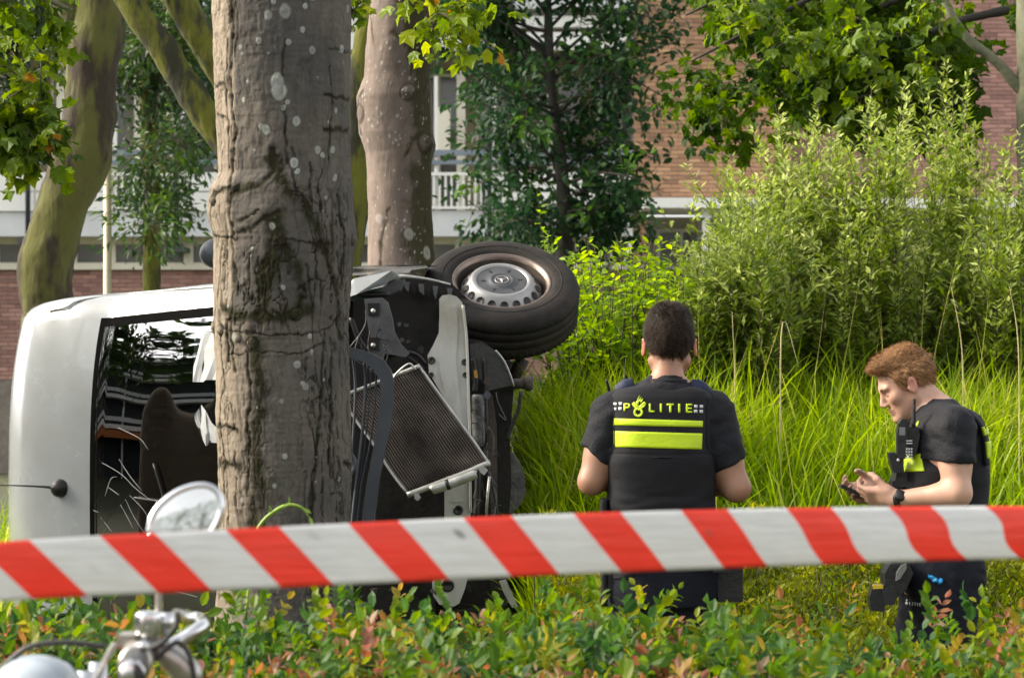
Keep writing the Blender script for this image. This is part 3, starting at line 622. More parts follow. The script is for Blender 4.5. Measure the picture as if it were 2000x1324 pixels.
# leaf screens of the trees at the back left, and shoots on the slim trunk
def crown(parent, boxes_, d, n, tl, per, size, m, key, dd=1.2, **kw):
    st = []
    for x0, x1, y0, y1, w in boxes_:
        for _ in range(w): st.append(list(P(rng.uniform(x0, x1), rng.uniform(y0, y1), d+rng.uniform(-dd, dd))))
    twigs_leaves(parent, st, n, tl, per, .05, size, kw.pop("tm", tmpl_simple()), m, key, **kw)
crown(thin, [(220, 410, -60, 140, 14), (235, 390, 140, 300, 6), (262, 345, 300, 420, 3), (270, 312, 430, 500, 1)], 22, 430, .34, 14, .085, M_L_far, "far", dd=.8, rn=(.4, .3))
far_l = empty("tree", (px2x(60, 27), 27, 0), "leafy green tree at the far left in front of the brown balcony wall", "tree")
limb("trunk", PP([(-90, 1000), (-90, 400), (-60, 200), (20, -100)], 27), [.12, .10, .09, .05], M_darkbark, far_l, 30, 16)
crown(far_l, [(-120, 130, -120, 160, 12), (-80, 100, 160, 230, 3), (120, 240, -80, 60, 4)], 27, 420, .42, 14, .11, M_L_far, "far", dd=1.0, rn=(.55, .3))
far_m = empty("tree", (px2x(470, 30), 30, 0), "dark tree whose crown fills the gaps behind the arching mossy boughs", "tree")
limb("trunk", PP([(470, 1000), (470, 400), (440, 150), (420, -100)], 30), [.14, .12, .10, .05], M_darkbark, far_m, 30, 16)
crown(far_m, [(210, 440, -80, 120, 12), (330, 440, 100, 260, 5), (640, 900, -100, -20, 5)], 30, 520, .45, 14, .10, M_L_dark, "dark", dd=1.4, rn=(.4, .3))

# plane branches hanging into the picture, upper left and beside the second trunk
hang = empty("tree", (-3.3, 9.4, 0), "plane tree left of the picture whose sunlit lobed leaves hang in at the upper left", "tree")
limb("trunk", [(-3.3, 9.4, -.05), (-3.3, 9.4, 1), (-3.25, 9.42, 2.4), (-3.3, 9.4, 4), (-3.35, 9.4, 5.2)], [.22, .19, .17, .14, .10], M_pale_bark, hang, 60, 24)
limb("branch", [(-3.25, 9.42, 3.0), (-3.1, 10.4, 3.35), tuple(P(-60, -20, 12.2)), tuple(P(60, -10, 12.5)), tuple(P(140, 20, 12.5))], [.08, .05, .03, .018, .008], M_pale_bark, hang, 40, 10)
st = along([(-60, -20), (40, -30), (150, 0)], 12.5, 14, .08).tolist()+along([(-40, 60), (30, 110), (60, 170)], 12.5, 14, .07).tolist()+along([(-30, 200), (40, 235), (95, 262)], 12.5, 10, .03).tolist()*2+along([(-40, 250), (30, 290), (60, 310)], 12.5, 8, .03).tolist()
twigs_leaves(hang, st, 95, .17, 8, .04, .090, tmpl_palmate(), M_L_plane, "plane", droop=.5, single=120, rn=(.5, .18))
st = along([(840, -30), (880, 10), (960, -10)], 13.0, 16, .05).tolist()+along([(850, 20), (890, 60), (935, 95)], 13.0, 10, .03).tolist()+along([(870, -40), (1000, -10)], 13.0, 6, .05).tolist()
limb("branch", PP([(810, -160), (850, -80), (880, -20), (905, 30), (930, 80)], 13.2), [.03, .018, .010, .006, .003], M_pale_bark, sec, 30, 8)
twigs_leaves(sec, st, 26, .12, 5, .03, .095, tmpl_palmate(), M_L_plane, "plane", droop=.7, single=90, rn=(.8, .12))
st = [list(P(rng.uniform(660, 720), rng.uniform(-60, 20), 13.4)) for _ in range(6)]
twigs_leaves(sec, st, 10, .12, 5, .03, .08, tmpl_palmate(), M_L_plane, "plane", droop=.6, rn=(.4, .2))

# plane tree at the upper right
pl = empty("tree", (px2x(2028, 16.4), 16.4, 0), "plane tree at the upper right, pale trunk at the picture edge and dark hanging leaves", "tree")
limb("trunk", PP([(2028, 1200), (2026, 700), (2020, 400), (2016, 200), (2014, 0), (2010, -300)], 16.4), [.10, .10, .095, .09, .085, .07], M_pale_bark, pl, 80, 24, .07)
limb("branch", PP([(2015, 190), (1985, 165), (1945, 120), (1900, 85), (1870, 50), (1845, 0), (1825, -80)], 16.4), [.045, .036, .030, .028, .026, .024, .02], M_pale_bark, pl, 60, 14, .06)
for a, b in (((1990, -120), (1350, 120)), ((1960, -60), (1500, 160)), ((1900, -200), (1420, -20)), ((2014, 10), (1640, 190)), ((1900, -150), (1340, 30))):
    limb("branch", PP([a, ((a[0]+b[0])/2, (a[1]+b[1])/2-40), b], 16.8), [.03, .02, .006], M_darkbark, pl, 24, 8)
st = []
for x0, x1, y0, y1, w in ((1400, 1500, -80, 60, 18), (1340, 1420, 100, 180, 12), (1370, 1450, 180, 245, 9), (1500, 1700, -60, 180, 62), (1480, 1560, 140, 190, 8), (1600, 1740, 100, 210, 22), (1700, 1860, -60, 170, 50), (1760, 1900, 100, 230, 26), (1860, 1990, -80, -30, 5)):
    for _ in range(w): st.append(list(P(rng.uniform(x0, x1), rng.uniform(y0, y1), 17.0+rng.uniform(-.5, .9))))
twigs_leaves(pl, st, 540, .22, 8, .05, .105, tmpl_palmate(), M_L_plane_shaded, "planedark", droop=.55, single=130, rn=(.4, .28))
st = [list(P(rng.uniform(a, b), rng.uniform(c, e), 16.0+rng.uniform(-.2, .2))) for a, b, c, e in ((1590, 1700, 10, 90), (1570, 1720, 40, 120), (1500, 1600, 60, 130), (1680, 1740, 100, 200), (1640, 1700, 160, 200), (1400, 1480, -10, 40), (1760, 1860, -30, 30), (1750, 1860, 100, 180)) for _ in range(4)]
twigs_leaves(pl, st, 60, .16, 6, .04, .105, tmpl_palmate(), M_L_plane, "plane", droop=.55, single=130, rn=(.55, .16), mass="lit_foliage")  # sunlit clusters: the light is put into a paler leaf colour

# unseen tree added on the left so the windscreen mirrors a dark arch
mt = empty("tree", (-6.1, 11.4, 0), "unseen brown-trunked tree added off to the left to be mirrored as a dark arch in the van windscreen", "tree")
M_brownbark = mat("brown_bark", (.12, .085, .06), .9, var=.3, scale=10, bump=.6, bscale=30)
limb("trunk", [(-6.1, 11.4, -.05), (-6.1, 11.4, 1), (-6.05, 11.35, 2.2), (-6.1, 11.1, 3.6), (-6.2, 10.9, 4.4)], [.32, .29, .26, .20, .10], M_brownbark, mt, 50, 24)
st = [[-6+rng.normal()*.8, 12.4+rng.normal()*1.2, rng.uniform(3.0, 3.9)] for _ in range(60)]+[[-5.2+rng.normal()*.4, 12.6+rng.normal()*.5, rng.uniform(2.6, 3.3)] for _ in range(30)]
twigs_leaves(mt, st, 260, .45, 14, .07, .14, tmpl_simple(), M_L_far, "far", droop=.5, rn=(.4, .3))
# ================================================================== willow shrubs on the bank
def shrub(root, base, tops, per, size, tm, m, key, sd=.035, rn=(.45, .2), tip=.3, single=0, curve=.12, leafup=.8, trad=.006, start=.12, side=3, sl=.22):
    """upright shoots from one base, each with side shoots, leaves alternate up every shoot"""
    Pn, Dn, Nn, Sn, Rn, tw = [], [], [], [], [], []
    for tp in tops:
        b = np.array(base)+np.array([rng.normal()*.12, rng.normal()*.12, 0]); tp = np.array(tp); m_ = (b+tp)/2+np.array([(tp-b)[0]*(curve+.25*rng.normal()), (tp-b)[1]*curve, -.02])
        pth = spline([b, m_, tp], 14); tw.append((pth, np.linspace(trad, trad*.25, 14))); L_ = np.linalg.norm(tp-b); base_r = rng.normal(rn[0], rn[1]*.5)
        segs = [(pth, L_, 1.)]
        for _ in range(side):
            i = rng.integers(4, 11); e = pth[i]+np.array([rng.normal()*.6, rng.normal()*.6, 1.2+rng.random()])*sl*rng.uniform(.4, 1.1); mm = (pth[i]+e)/2+rng.normal(size=3)*.02
            s_ = spline([pth[i], mm, e], 6); tw.append((s_, np.linspace(trad*.5, trad*.2, 6))); segs.append((s_, np.linalg.norm(e-pth[i]), .9))
        for s_, l_, f in segs:
            n = max(6, int(per*l_)); u = rng.uniform(start if f == 1. else .05, 1, n)**.85; tt = np.linspace(0, 1, len(s_))
            c = np.stack([np.interp(u, tt, s_[:, i]) for i in range(3)], 1); ax = s_[-1]-s_[0]; ax /= np.linalg.norm(ax)
            a = rng.uniform(0, 2*np.pi, n); o = np.stack([np.cos(a), np.sin(a), 0*a], 1); d_ = o*1.0+ax*leafup+rng.normal(size=(n, 3))*.25
            Pn.append(c+o*sd*rng.random((n, 1))*.5); Dn.append(d_); Nn.append(np.array([0, 0, 1.])-o*.5+rng.normal(size=(n, 3))*.4)
            Sn.append(size*rng.uniform(.55, 1.15, n)*(1-.35*u)); Rn.append(np.clip(base_r+tip*(u-.5)*2*.5+rng.normal(size=n)*rn[1], 0, .999))
    part("stems", tubes("stems", tw, 5), M_twig, root, kind="stuff")
    leaves(root, tm, np.vstack(Pn), np.vstack(Dn), np.vstack(Nn), np.concatenate(Sn), np.concatenate(Rn), m, key, single)
WT = (np.array([[0, 0, 0], [-.17, .4, .03], [0, 1, -.05], [.17, .4, .03]]), np.array([[0, 1, 2], [0, 2, 3]]))
will = [  # base column, distance, label, tops
 (1560, 15.0, "silvery-green willow shrub with the tall pale shoots, right of the brick wall", [(1430, 300), (1448, 330), (1470, 345), (1500, 375), (1520, 205), (1535, 230), (1552, 260), (1500, 330), (1462, 420), (1420, 470), (1580, 300), (1600, 200), (1540, 330), (1610, 270), (1590, 240)]),
 (1700, 14.6, "willow shrub with a bushy pale crown above the red-haired officer", [(1660, 270), (1690, 190), (1702, 175), (1716, 200), (1730, 230), (1745, 250), (1670, 310), (1640, 280), (1760, 220), (1775, 160), (1700, 260), (1722, 290), (1622, 330), (1650, 350), (1790, 300)]),
 (1860, 15.2, "tall willow shrub whose thin tips reach the plane tree leaves", [(1795, 130), (1810, 175), (1835, 150), (1850, 120), (1862, 155), (1880, 190), (1905, 240), (1830, 240), (1780, 260), (1890, 135), (1925, 260), (1940, 290), (1860, 280), (1820, 320)]),
 (1985, 14.4, "willow shrub at the right edge of the picture with yellow-green shoots", [(1940, 330), (1955, 300), (1975, 260), (1990, 250), (2010, 280), (2040, 300), (2070, 260), (1920, 400), (1935, 380), (1965, 360), (2000, 340), (1900, 450)]),
 (1440, 14.2, "low willow shrub beside the bright leafy bush behind the standing officer", [(1390, 430), (1410, 410), (1440, 400), (1460, 450), (1380, 480), (1490, 440), (1360, 520), (1520, 470), (1425, 500), (1470, 400)]),
]
for cx, d, lab, tops in will:
    x = px2x(cx, d); bz = float(ground_h(x, d)); w = empty("willow_shrub", (x, d, bz), lab, "shrub", "willow shrubs on the bank")
    T = []
    for tx, ty in tops:
        T.append(P(tx, ty, d+rng.uniform(-.3, .3)))
        for _ in range(3 if cx < 1600 else 1): T.append(P(tx+rng.normal()*26, ty+abs(rng.normal())*(70 if cx < 1600 else 110)+(15 if cx < 1600 else 45), d+rng.uniform(-.7, .5)))
    for _ in range(26): T.append(P(cx+rng.normal()*75, rng.uniform(430, 640), d+rng.uniform(-.9, .2)))
    shrub(w, (x, d, bz-.05), [list(t) for t in T], 84, .074, WT, M_L_willow, "willow", tip=.55, rn=(.50, .17), side=6, sl=.26, trad=.0045)

# bright broad-leaved bush behind the wheel
x = px2x(1190, 14.2); bz = float(ground_h(x, 14.2)); w = empty("leafy_bush", (x, 14.2, bz), "bright yellow-green broad-leaved bush between the upturned wheel and the dark-haired officer", "bush")
T = [P(a+rng.normal()*10, b, 14.2+rng.uniform(-.5, .3)) for a, b in ((1065, 455), (1075, 470), (1120, 480), (1135, 470), (1150, 490), (1180, 480), (1215, 460), (1225, 470), (1245, 490), (1285, 465), (1295, 470), (1270, 500), (1330, 560), (1350, 580), (1310, 540))]
T += [P(rng.uniform(1060, 1350), rng.uniform(490, 650), 14.2+rng.uniform(-.9, .4)) for _ in range(75)]
shrub(w, (x, 14.2, bz-.05), [list(t) for t in T], 30, .085, tmpl_oval(.24), M_L_bright, "bright", tip=.35, rn=(.5, .15), single=60, curve=.25, leafup=.5)
# young ash-like shoots further left between the trunks and the wheel (lower, darker)
x = px2x(1330, 15.6); bz = float(ground_h(x, 15.6)); w = empty("leafy_bush", (x, 15.6, bz), "darker bush filling the gap behind the bright bush, under the canopy", "bush")
T = [P(rng.uniform(1130, 1500), rng.uniform(500, 640), 15.6+rng.uniform(-.6, .5)) for _ in range(70)]
shrub(w, (x, 15.6, bz-.05), [list(t) for t in T], 40, .07, tmpl_simple(), M_L_far, "far", tip=.3, rn=(.7, .2), curve=.3)
x = px2x(1870, 16.2); bz = float(ground_h(x, 16.2)); w = empty("leafy_bush", (x, 16.2, bz), "dark green bush filling the shade behind the willow shrubs", "bush")
T = [P(rng.uniform(1620, 2080), rng.uniform(400, 660), 16.2+rng.uniform(-.4, .6)) for _ in range(90)]
shrub(w, (x, 16.2, bz-.05), [list(t) for t in T], 42, .075, tmpl_simple(), M_L_dark, "dark", tip=.3, rn=(.6, .2), curve=.5)

# ================================================================== tall grass on the bank
def blades(n, xs, ys, ln, wd, rn, bend=(.25, .9), seg=5, zoff=0., wind=(0, 0)):
    x = xs; y = ys; z = ground_h(x, y)-.03+zoff; az = rng.uniform(0, 2*np.pi, n); L_ = ln; be = rng.uniform(*bend, n)
    t = np.linspace(0, 1, seg+1)[None]; lean = rng.normal(size=(n, 2))*.19+np.array(wind)
    out = be[:, None]*L_[:, None]*t**2.2*.75; up = L_[:, None]*(t-.42*be[:, None]*t**2.6)
    cx = x[:, None]+np.cos(az)[:, None]*out+lean[:, :1]*t*L_[:, None]; cy = y[:, None]+np.sin(az)[:, None]*out+lean[:, 1:]*t*L_[:, None]; cz = z[:, None]+up
    w = wd[:, None]*np.array([.7, 1, .95, .75, .45, .04][:seg+1])[None]; tw = az+np.pi/2+rng.normal(size=n)*.5
    sx = np.cos(tw)[:, None]*w/2; sy = np.sin(tw)[:, None]*w/2
    A = np.stack([cx-sx, cy-sy, cz], -1); B = np.stack([cx+sx, cy+sy, cz-.0*w], -1); V = np.stack([A, B], 2).reshape(n, -1, 3); k = V.shape[1]
    q = np.array([[2*i, 2*i+1, 2*i+3, 2*i+2] for i in range(seg)]); Fc = (q[None]+(np.arange(n)*k)[:, None, None]).reshape(-1, 4)
    return V.reshape(-1, 3), Fc, np.repeat(rn, k)
Vs, Fs, Rs, o = [], [], [], 0
def addb(*a, **k):
    global o
    V, Fc, r = blades(*a, **k); Vs.append(V); Fs.append(Fc+o); Rs.append(r); o += len(V)
n = 42000; y = rng.uniform(10.95, 15.2, n); x = rng.uniform(.25, 1., n); x = .02+rng.uniform(0, 1, n)*(y*.2+.2)
clump = fbm(np.stack([x*2.2, y*2.2, 0*x], -1), 3); keep = (x > .03+.05*((y > 11.6) & (y < 13))); x, y, clump = x[keep], y[keep], clump[keep]; n = len(x)
ln = (.30+.26*rng.random(n))*(1+.4*clump); rn = np.clip(.62+clump*.35+rng.normal(size=n)*.15, .15, .97)
addb(n, x, y, ln, rng.uniform(.006, .014, n), rn, bend=(.15, 1.0), wind=(.05, 0))
n = 1500; y = rng.uniform(11, 14, n); x = .35+rng.uniform(0, 1, n)*(y*.2-.2); addb(n, x, y, rng.uniform(.5, .8, n), rng.uniform(.009, .018, n), np.clip(rng.normal(.6, .18, n), 0, .93), bend=(.15, .6))
n = 40; y = rng.uniform(11.6, 14, n); x = .5+rng.uniform(0, 1, n)*(y*.2-.2); addb(n, x, y, rng.uniform(.8, 1.2, n), rng.uniform(.003, .006, n), rng.uniform(.95, .999, n), bend=(.02, .35))
# far behind and at the left of the van
n = 5200; y = rng.uniform(15.5, 24, n); x = rng.uniform(-5.5, 5.5, n); addb(n, x, y, rng.uniform(.3, .7, n), rng.uniform(.01, .02, n), np.clip(rng.normal(.5, .2, n), 0, .97))
n = 1800; y = rng.uniform(13.5, 15.3, n); x = rng.uniform(-4.2, -2.2, n); addb(n, x, y, rng.uniform(.5, 1.3, n), rng.uniform(.01, .018, n), np.clip(rng.normal(.65, .15, n), 0, .97))
# short turf round the van and the trunks
n = 9000; y = rng.uniform(8.0, 11.4, n); x = rng.uniform(-2.6, 2.6, n); addb(n, x, y, rng.uniform(.08, .25, n), rng.uniform(.004, .008, n), np.clip(rng.normal(.4, .2, n), 0, .97))
tag(link("grass", np_mesh("grass", np.vstack(Vs), np.vstack(Fs), {"rnd": np.concatenate(Rs)}), None, M_grass), "tall bright green reed grass covering the bank behind the officers", "grass", kind="stuff")

# a few tall dry stalks one can pick out
for k, (a, b, c, e, d) in enumerate(((1527, 640, 1524, 800, 12.6), (1562, 720, 1527, 640, 12.6), (1430, 610, 1436, 760, 13.0), (1858, 560, 1880, 700, 13.0), (1972, 560, 1990, 700, 12.4), (1222, 700, 1215, 800, 12.6))):
    tx = px2x(c, d); p0 = (tx, d, float(ground_h(tx, d))); p1 = P(a, b, d)
    o_ = link("grass_stalk", tube("grass_stalk", [p0, tuple(P(c, e, d)), tuple(p1)], [.004, .003, .001], 5, 12), None, bpy.data.materials.get("dry_stalk") or mat("dry_stalk", (.42, .36, .18), .8, var=.15))
    tag(o_, ["pale dry stalk standing up out of the grass between the two officers", "bent pale straw leaning beside the stalk between the two officers", "thin dry stalk behind the dark-haired officer's shoulder",
             "thin straw rising above the red-haired officer's hair", "long straw at the right edge above the grass", "short dry stalk left of the dark-haired officer's head"][k], "grass stalk", "dry stalks in the grass")

# ================================================================== low clipped ground cover behind the officers
def cover_h(x, y): return .52+.18*fbm(np.stack([x*3, y*3, 0*x], -1), 3)+.42*sstep(10.15, 11.2, y)
n = 46000; x = rng.uniform(.12, 2.45, n); y = rng.uniform(10.0, 11.35, n); dep = rng.exponential(.05, n); z = cover_h(x, y)-dep; fr = rng.random(n) < .35; y[fr] = 10.0+rng.exponential(.04, fr.sum()); z[fr] = rng.uniform(.2, 1, fr.sum())*cover_h(x[fr], y[fr])
cov = empty("ground_cover", (1.3, 10.7, 0), "low yellow-green clipped shrubbery just behind the two officers", "low hedge")
pos = np.stack([x, y, z], 1); D = rand_dir(n, .9); N = rng.normal(size=(n, 3))*.6+np.array([0, -.4, .6])
leaves(cov, tmpl_simple(), pos, D, N, .033*rng.uniform(.6, 1.3, n), np.clip(.62+fbm(pos*6, 3)*.7+rng.normal(size=n)*.15, 0, .999), M_L_cover, "cover")
tw = []
for _ in range(420):
    xx, yy = rng.uniform(.1, 2.45), rng.uniform(10.05, 11.3); h = cover_h(xx, yy)-.02
    tw.append((spline([[xx, yy, 0], [xx+rng.normal()*.05, yy+rng.normal()*.03, h*.6], [xx+rng.normal()*.1, yy+rng.normal()*.05, h+rng.uniform(-.05, .06)]], 6), np.linspace(.005, .0015, 6)))
part("stems", tubes("stems", tw, 4), M_twig, cov, kind="stuff")

# ================================================================== the hedge across the foreground
def hedge_h(x, y):
    e = np.stack([x*2.6, y*2.6, 0*x], -1); return .942-.05*sstep(.2, 1.0, x)+.075*fbm(e, 4)+.05*sstep(-.2, -1.2, x)*sstep(6, 7.4, y)-.12*sstep(7.35, 7.75, y)-.10*(1-sstep(4.9, 5.1, y))
hd = empty("hedge", (0, 6.3, 0), "waist-high berberis-like hedge with green, orange and reddish young leaves across the foreground", "hedge")
def sprigs(ns, x, y, z, up, size, rb, nl=9, sl=.085):
    """each sprig: a short stem with leaflets up both sides and one at the tip"""
    ax = rng.normal(size=(ns, 3))*np.array([.45, .45, .25])+np.array([0, 0, up]); ax /= np.linalg.norm(ax, axis=1)[:, None]
    o = np.cross(ax, rand_dir(ns)); o /= np.linalg.norm(o, axis=1)[:, None]; Pn, Dn, Nn, Sn, Rn = [], [], [], [], []; ln = sl*rng.uniform(.6, 1.25, ns)
    for k in range(nl):
        t = (k//2+1)/((nl+1)//2); sgn = 1 if k % 2 else -1
        if k == nl-1: d = ax+o*.1; t = 1.
        else: d = o*sgn*1.+ax*.75
        Pn.append(np.stack([x, y, z], 1)+ax*(ln*t)[:, None]); Dn.append(d+rng.normal(size=(ns, 3))*.2); Nn.append(ax*.75-d*.35+rng.normal(size=(ns, 3))*.25+np.array([0, -.1, .2]))
        Sn.append(size*rng.uniform(.75, 1.2, ns)*(1.05-.3*t)); Rn.append(np.clip(rb+rng.normal(size=ns)*.05+.06*(t-.5), 0, .999))
    return map(lambda q: np.concatenate(q, 0), (Pn, Dn, Nn, Sn, Rn))
ns = 10500; y = 4.75+rng.random(ns)**.85*3.0; x = rng.uniform(-1, 1, ns)*(y*.18+.32); z = hedge_h(x, y)-rng.exponential(.045, ns)-.07
patch = fbm(np.stack([x*1.9+9, y*1.9, 0*x], -1), 3); kind = rng.random(ns)+patch*.55
rb = np.where(kind < .44, rng.normal(.26, .14, ns), np.where(kind < .76, rng.normal(.55, .08, ns), rng.normal(.82, .09, ns)))
far_ = y > 7.1; rb = np.where(far_ & (rng.random(ns) < .25), rng.normal(.40, .15, ns), rb)
a = list(sprigs(ns, x, y, z, .8, .039, rb, sl=.070))
# big glossy leaves of the far side, bigger and plain green
ns2 = 300; y2 = rng.uniform(6.4, 7.65, ns2); x2 = rng.uniform(-1, 1, ns2)*(y2*.18+.3); z2 = hedge_h(x2, y2)-.05
b_ = list(sprigs(ns2, x2, y2, z2, .7, .056, rng.normal(.36, .13, ns2), nl=7, sl=.10))
ns3 = 150; y3 = rng.uniform(5.2, 7.6, ns3); x3 = rng.uniform(-1, 1, ns3)*(y3*.18+.3); z3 = hedge_h(x3, y3)+rng.uniform(-.02, .07, ns3); d_ = list(sprigs(ns3, x3, y3, z3, 1.1, .042, np.where(rng.random(ns3) < .8, rng.normal(.42, .12, ns3), rng.normal(.8, .08, ns3)), nl=9, sl=.10))
c_ = [np.concatenate([p, q, w_], 0) for p, q, w_ in zip(a, b_, d_)]
leaves(hd, tmpl_oval(.31), *c_, M_L_hedge, "hedge", single=300)
tw = []
for i_ in range(1500):
    xx, yy = float(x[i_]), float(y[i_]); h = float(z[i_]); tw.append((spline([[xx+rng.normal()*.06, yy+rng.normal()*.06, .0 if i_ < 500 else h-.35], [xx+rng.normal()*.05, yy, h*.6 if i_ < 500 else h-.2], [xx, yy, h+.06]], 6), np.linspace(.005, .0012, 6)))
part("stems", tubes("stems", tw, 4), M_twig, hd, kind="stuff")
# inner leaves so that one cannot look through to the soil
n = 26000; y = rng.uniform(4.8, 7.7, n); x = rng.uniform(-1, 1, n)*(y*.18+.32); z = hedge_h(x, y)-.10-rng.exponential(.12, n); z = np.maximum(z, .02); pos = np.stack([x, y, z], 1)
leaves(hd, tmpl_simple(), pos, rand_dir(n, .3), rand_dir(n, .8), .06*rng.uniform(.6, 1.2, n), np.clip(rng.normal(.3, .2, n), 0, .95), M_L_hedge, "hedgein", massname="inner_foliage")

# the pale shoot standing up in front of the thick trunk
M_shoot = mat("young_shoot", (.19, .30, .03), .5, var=.15, scale=20)
sh = empty("young_shoot", tuple(P(505, 1180, 7.2)), "pale green arching shoot rising above the tape in front of the thick trunk", "shoot")
part("stem", tube("stem", PP([(480, 1210), (496, 1060), (512, 1020), (540, 996), (565, 986), (590, 992), (604, 1010)], 7.2), [.004, .004, .0045, .005, .005, .004, .001], 8, 30), M_shoot, sh)
LV, LF = tmpl_oval(.18)
for a_, b_, dx, dz, s in ((604, 1008, .4, -1, .03), (566, 984, -.1, 1, .02), (548, 994, .7, .6, .028), (530, 1003, -.2, 1, .022), (590, 992, 1, -.5, .028)):
    M_ = frames(np.array([[dx, -.2, dz]]), np.array([[0, -1, .4]]))[0]*s
    part("leaf", np_mesh("leaf", LV@M_.T+np.array(P(a_, b_, 7.2)), LF), M_shoot, sh)

# unseen belt of trees added behind the viewer to darken the mirror and chrome
bt = empty("added_tree_belt", (0, -16, 0), "unseen belt of tall leafy trees added behind the viewer to darken the mirror and chrome", "trees")
n = 9000; pos = np.stack([rng.uniform(-22, 24, n), -16+rng.normal(size=n)*1.2, rng.uniform(.2, 8.5, n)+1.2*rng.random(n)], 1)
leaves(bt, tmpl_simple(), pos, rand_dir(n), rand_dir(n, .4), .55*rng.uniform(.6, 1.3, n), np.clip(rng.normal(.5, .25, n), 0, .99), M_L_far, "belt")
for k in range(9): limb("trunk", [(-20+k*5.2, -16.5, 0), (-20+k*5.2+.2, -16.4, 3), (-20+k*5.2, -16.5, 7.5)], [.28, .22, .10], M_darkbark, bt, 14, 10)
# ================================================================== overturned delivery van, lying on its side, nose to the camera
VX, VY, VZ = .30, 11.7, 1.03
def W(u, v, w): return Vector((VX-u, VY+w, VZ+v))       # u up from its wheels, v towards its raised side, w back from its nose
van = empty("van", (-.6, 13.5, 0), "white delivery van lying on its side with smashed front against the thick tree", "van")
M_vpaint = mat("van_white_paint", (.31, .325, .335), .25, var=.03, scale=3.5, coat=.5, col2=(.275, .285, .285), cover=.42, bump=.03, bscale=3)
M_black = mat("black_plastic", (.008, .008, .009), .45, var=.3, scale=14, bump=.15)
M_dark = mat("grimy_black", (.006, .006, .006), .8, var=.5, scale=9, bump=.5, bscale=40, col2=(.019, .017, .015), cover=.62, spec=.25)
M_gplas = mat("grey_plastic", (.055, .062, .075), .42, var=.12, scale=9, bump=.1)
M_brk = mat("dusty_grey_plastic", (.085, .085, .09), .6, var=.25, scale=18, bump=.2)
M_cross = mat("stained_white_metal", (.50, .50, .47), .5, scale=7, col2=(.30, .27, .21), cover=.40, bump=.35, bscale=16, stretch=(1, 1, .5))
M_silver = mat("hubcap_silver", (.30, .295, .29), .42, metal=.5, var=.1, scale=14)
M_cap = mat("hubcap_grey", (.085, .086, .092), .45, metal=.4, var=.15, scale=16)
M_alu = mat("dull_aluminium", (.42, .42, .40), .45, metal=.6, var=.2, scale=16, bump=.2)
M_core = mat("radiator_core", (.014, .010, .008), .8, var=.3, scale=10, bump=.3)
M_tubeb = mat("radiator_tube", (.15, .125, .11), .6, metal=.4, scale=5, col2=(.035, .027, .022), cover=.50)
M_rust = mat("rusty_iron", (.07, .05, .04), .8, scale=14, col2=(.035, .03, .028), bump=.5)
M_tyre = mat("worn_rubber", (.009, .008, .0075), .75, spec=.3, scale=9, col2=(.024, .017, .013), cover=.46, bump=.25, bscale=50)
M_rim = mat("dark_steel_rim", (.06, .05, .045), .45, metal=.5, scale=10, col2=(.11, .085, .07), cover=.5)
M_lip = mat("rim_lip", (.20, .155, .13), .35, metal=.7, var=.15, scale=20)
M_seat = mat("seat_cloth", (.05, .045, .045), .9, var=.2, scale=20)
M_paper = mat("white_paper", (.38, .39, .40), .7, var=.05, scale=12, bump=.5, bscale=18)

prof = np.array([  # w, u, half width, bow
 (.06, .35, .80, .10), (.02, .62, .90, .10), (.03, .85, .94, .10), (.12, 1.02, .94, .10), (.34, 1.16, .93, .05), (.60, 1.29, .915, .08),
 (.62, 1.305, .905, .12), (.80, 1.55, .895, .12), (.98, 1.80, .875, .12), (1.13, 2.02, .855, .11), (1.24, 2.165, .842, .10),
 (1.26, 2.18, .84, .10), (1.36, 2.38, .83, .09), (1.52, 2.58, .815, .08), (1.80, 2.69, .80, .07), (2.4, 2.735, .80, .06), (4, 2.74, .80, .06), (5.7, 2.73, .79, .06), (5.9, 2.68, .75, .06)])
A = np.vstack([spline(prof[:6], 40), spline(prof[6:11], 50), spline(prof[11:], 60)])
nb = 41; b = np.linspace(-1, 1, nb); ext = [(.008, .006), (.022, .014), (.045, .035), (.062, .07), (.074, .13), (.082, .22), (.088, .36), (.09, .6)]
tan = np.gradient(A[:, :2], axis=0); tan /= np.linalg.norm(tan, axis=1)[:, None]; nin = np.stack([tan[:, 1], -tan[:, 0]], 1)     # inward: back and down
def smooth_rows(a, k=7): return np.apply_along_axis(lambda c: np.convolve(np.pad(c, k//2, 'edge'), np.ones(k)/k, 'valid'), 0, a)
nin = smooth_rows(nin); nin /= np.linalg.norm(nin, axis=1)[:, None]
rows = []
for k in range(len(A)):
    w, u, hv, bow = A[k]; L = []
    off = bow*np.abs(b)**3.0; L = [(v_, o_) for v_, o_ in zip(b*hv, off)]
    L = [(-hv-e, bow+q_) for e, q_ in ext[::-1]]+L+[(hv+e, bow+q_) for e, q_ in ext]
    rows.append([tuple(W(u+nin[k, 1]*o_, v_, w+nin[k, 0]*o_)) for v_, o_ in L])
G = np.array(rows); na_, nc = G.shape[:2]; ne = len(ext)
i, j = np.meshgrid(np.arange(na_-1), np.arange(nc-1), indexing='ij'); q = i*nc+j; Q = np.stack([q, q+1, q+nc+1, q+nc], -1)
isg = (i >= 41) & (i < 92) & (j >= ne+1) & (j < nc-1-ne-1)
core = (i >= 43) & (i < 91) & (j >= ne+2) & (j < nc-1-ne-2)
front_cut = (i < 33) & (j > ne+0)                      # smashed nose panels are gone; the loose pieces below stand there
body_f = Q[(~isg) & (~((i < 34)))]
def used(name, V, Fc, m, parent, **k):
    Fc = np.asarray(Fc); us, inv = np.unique(Fc, return_inverse=True); return part(name, np_mesh(name, V[us], inv.reshape(Fc.shape), smooth=True, **k), m, parent)
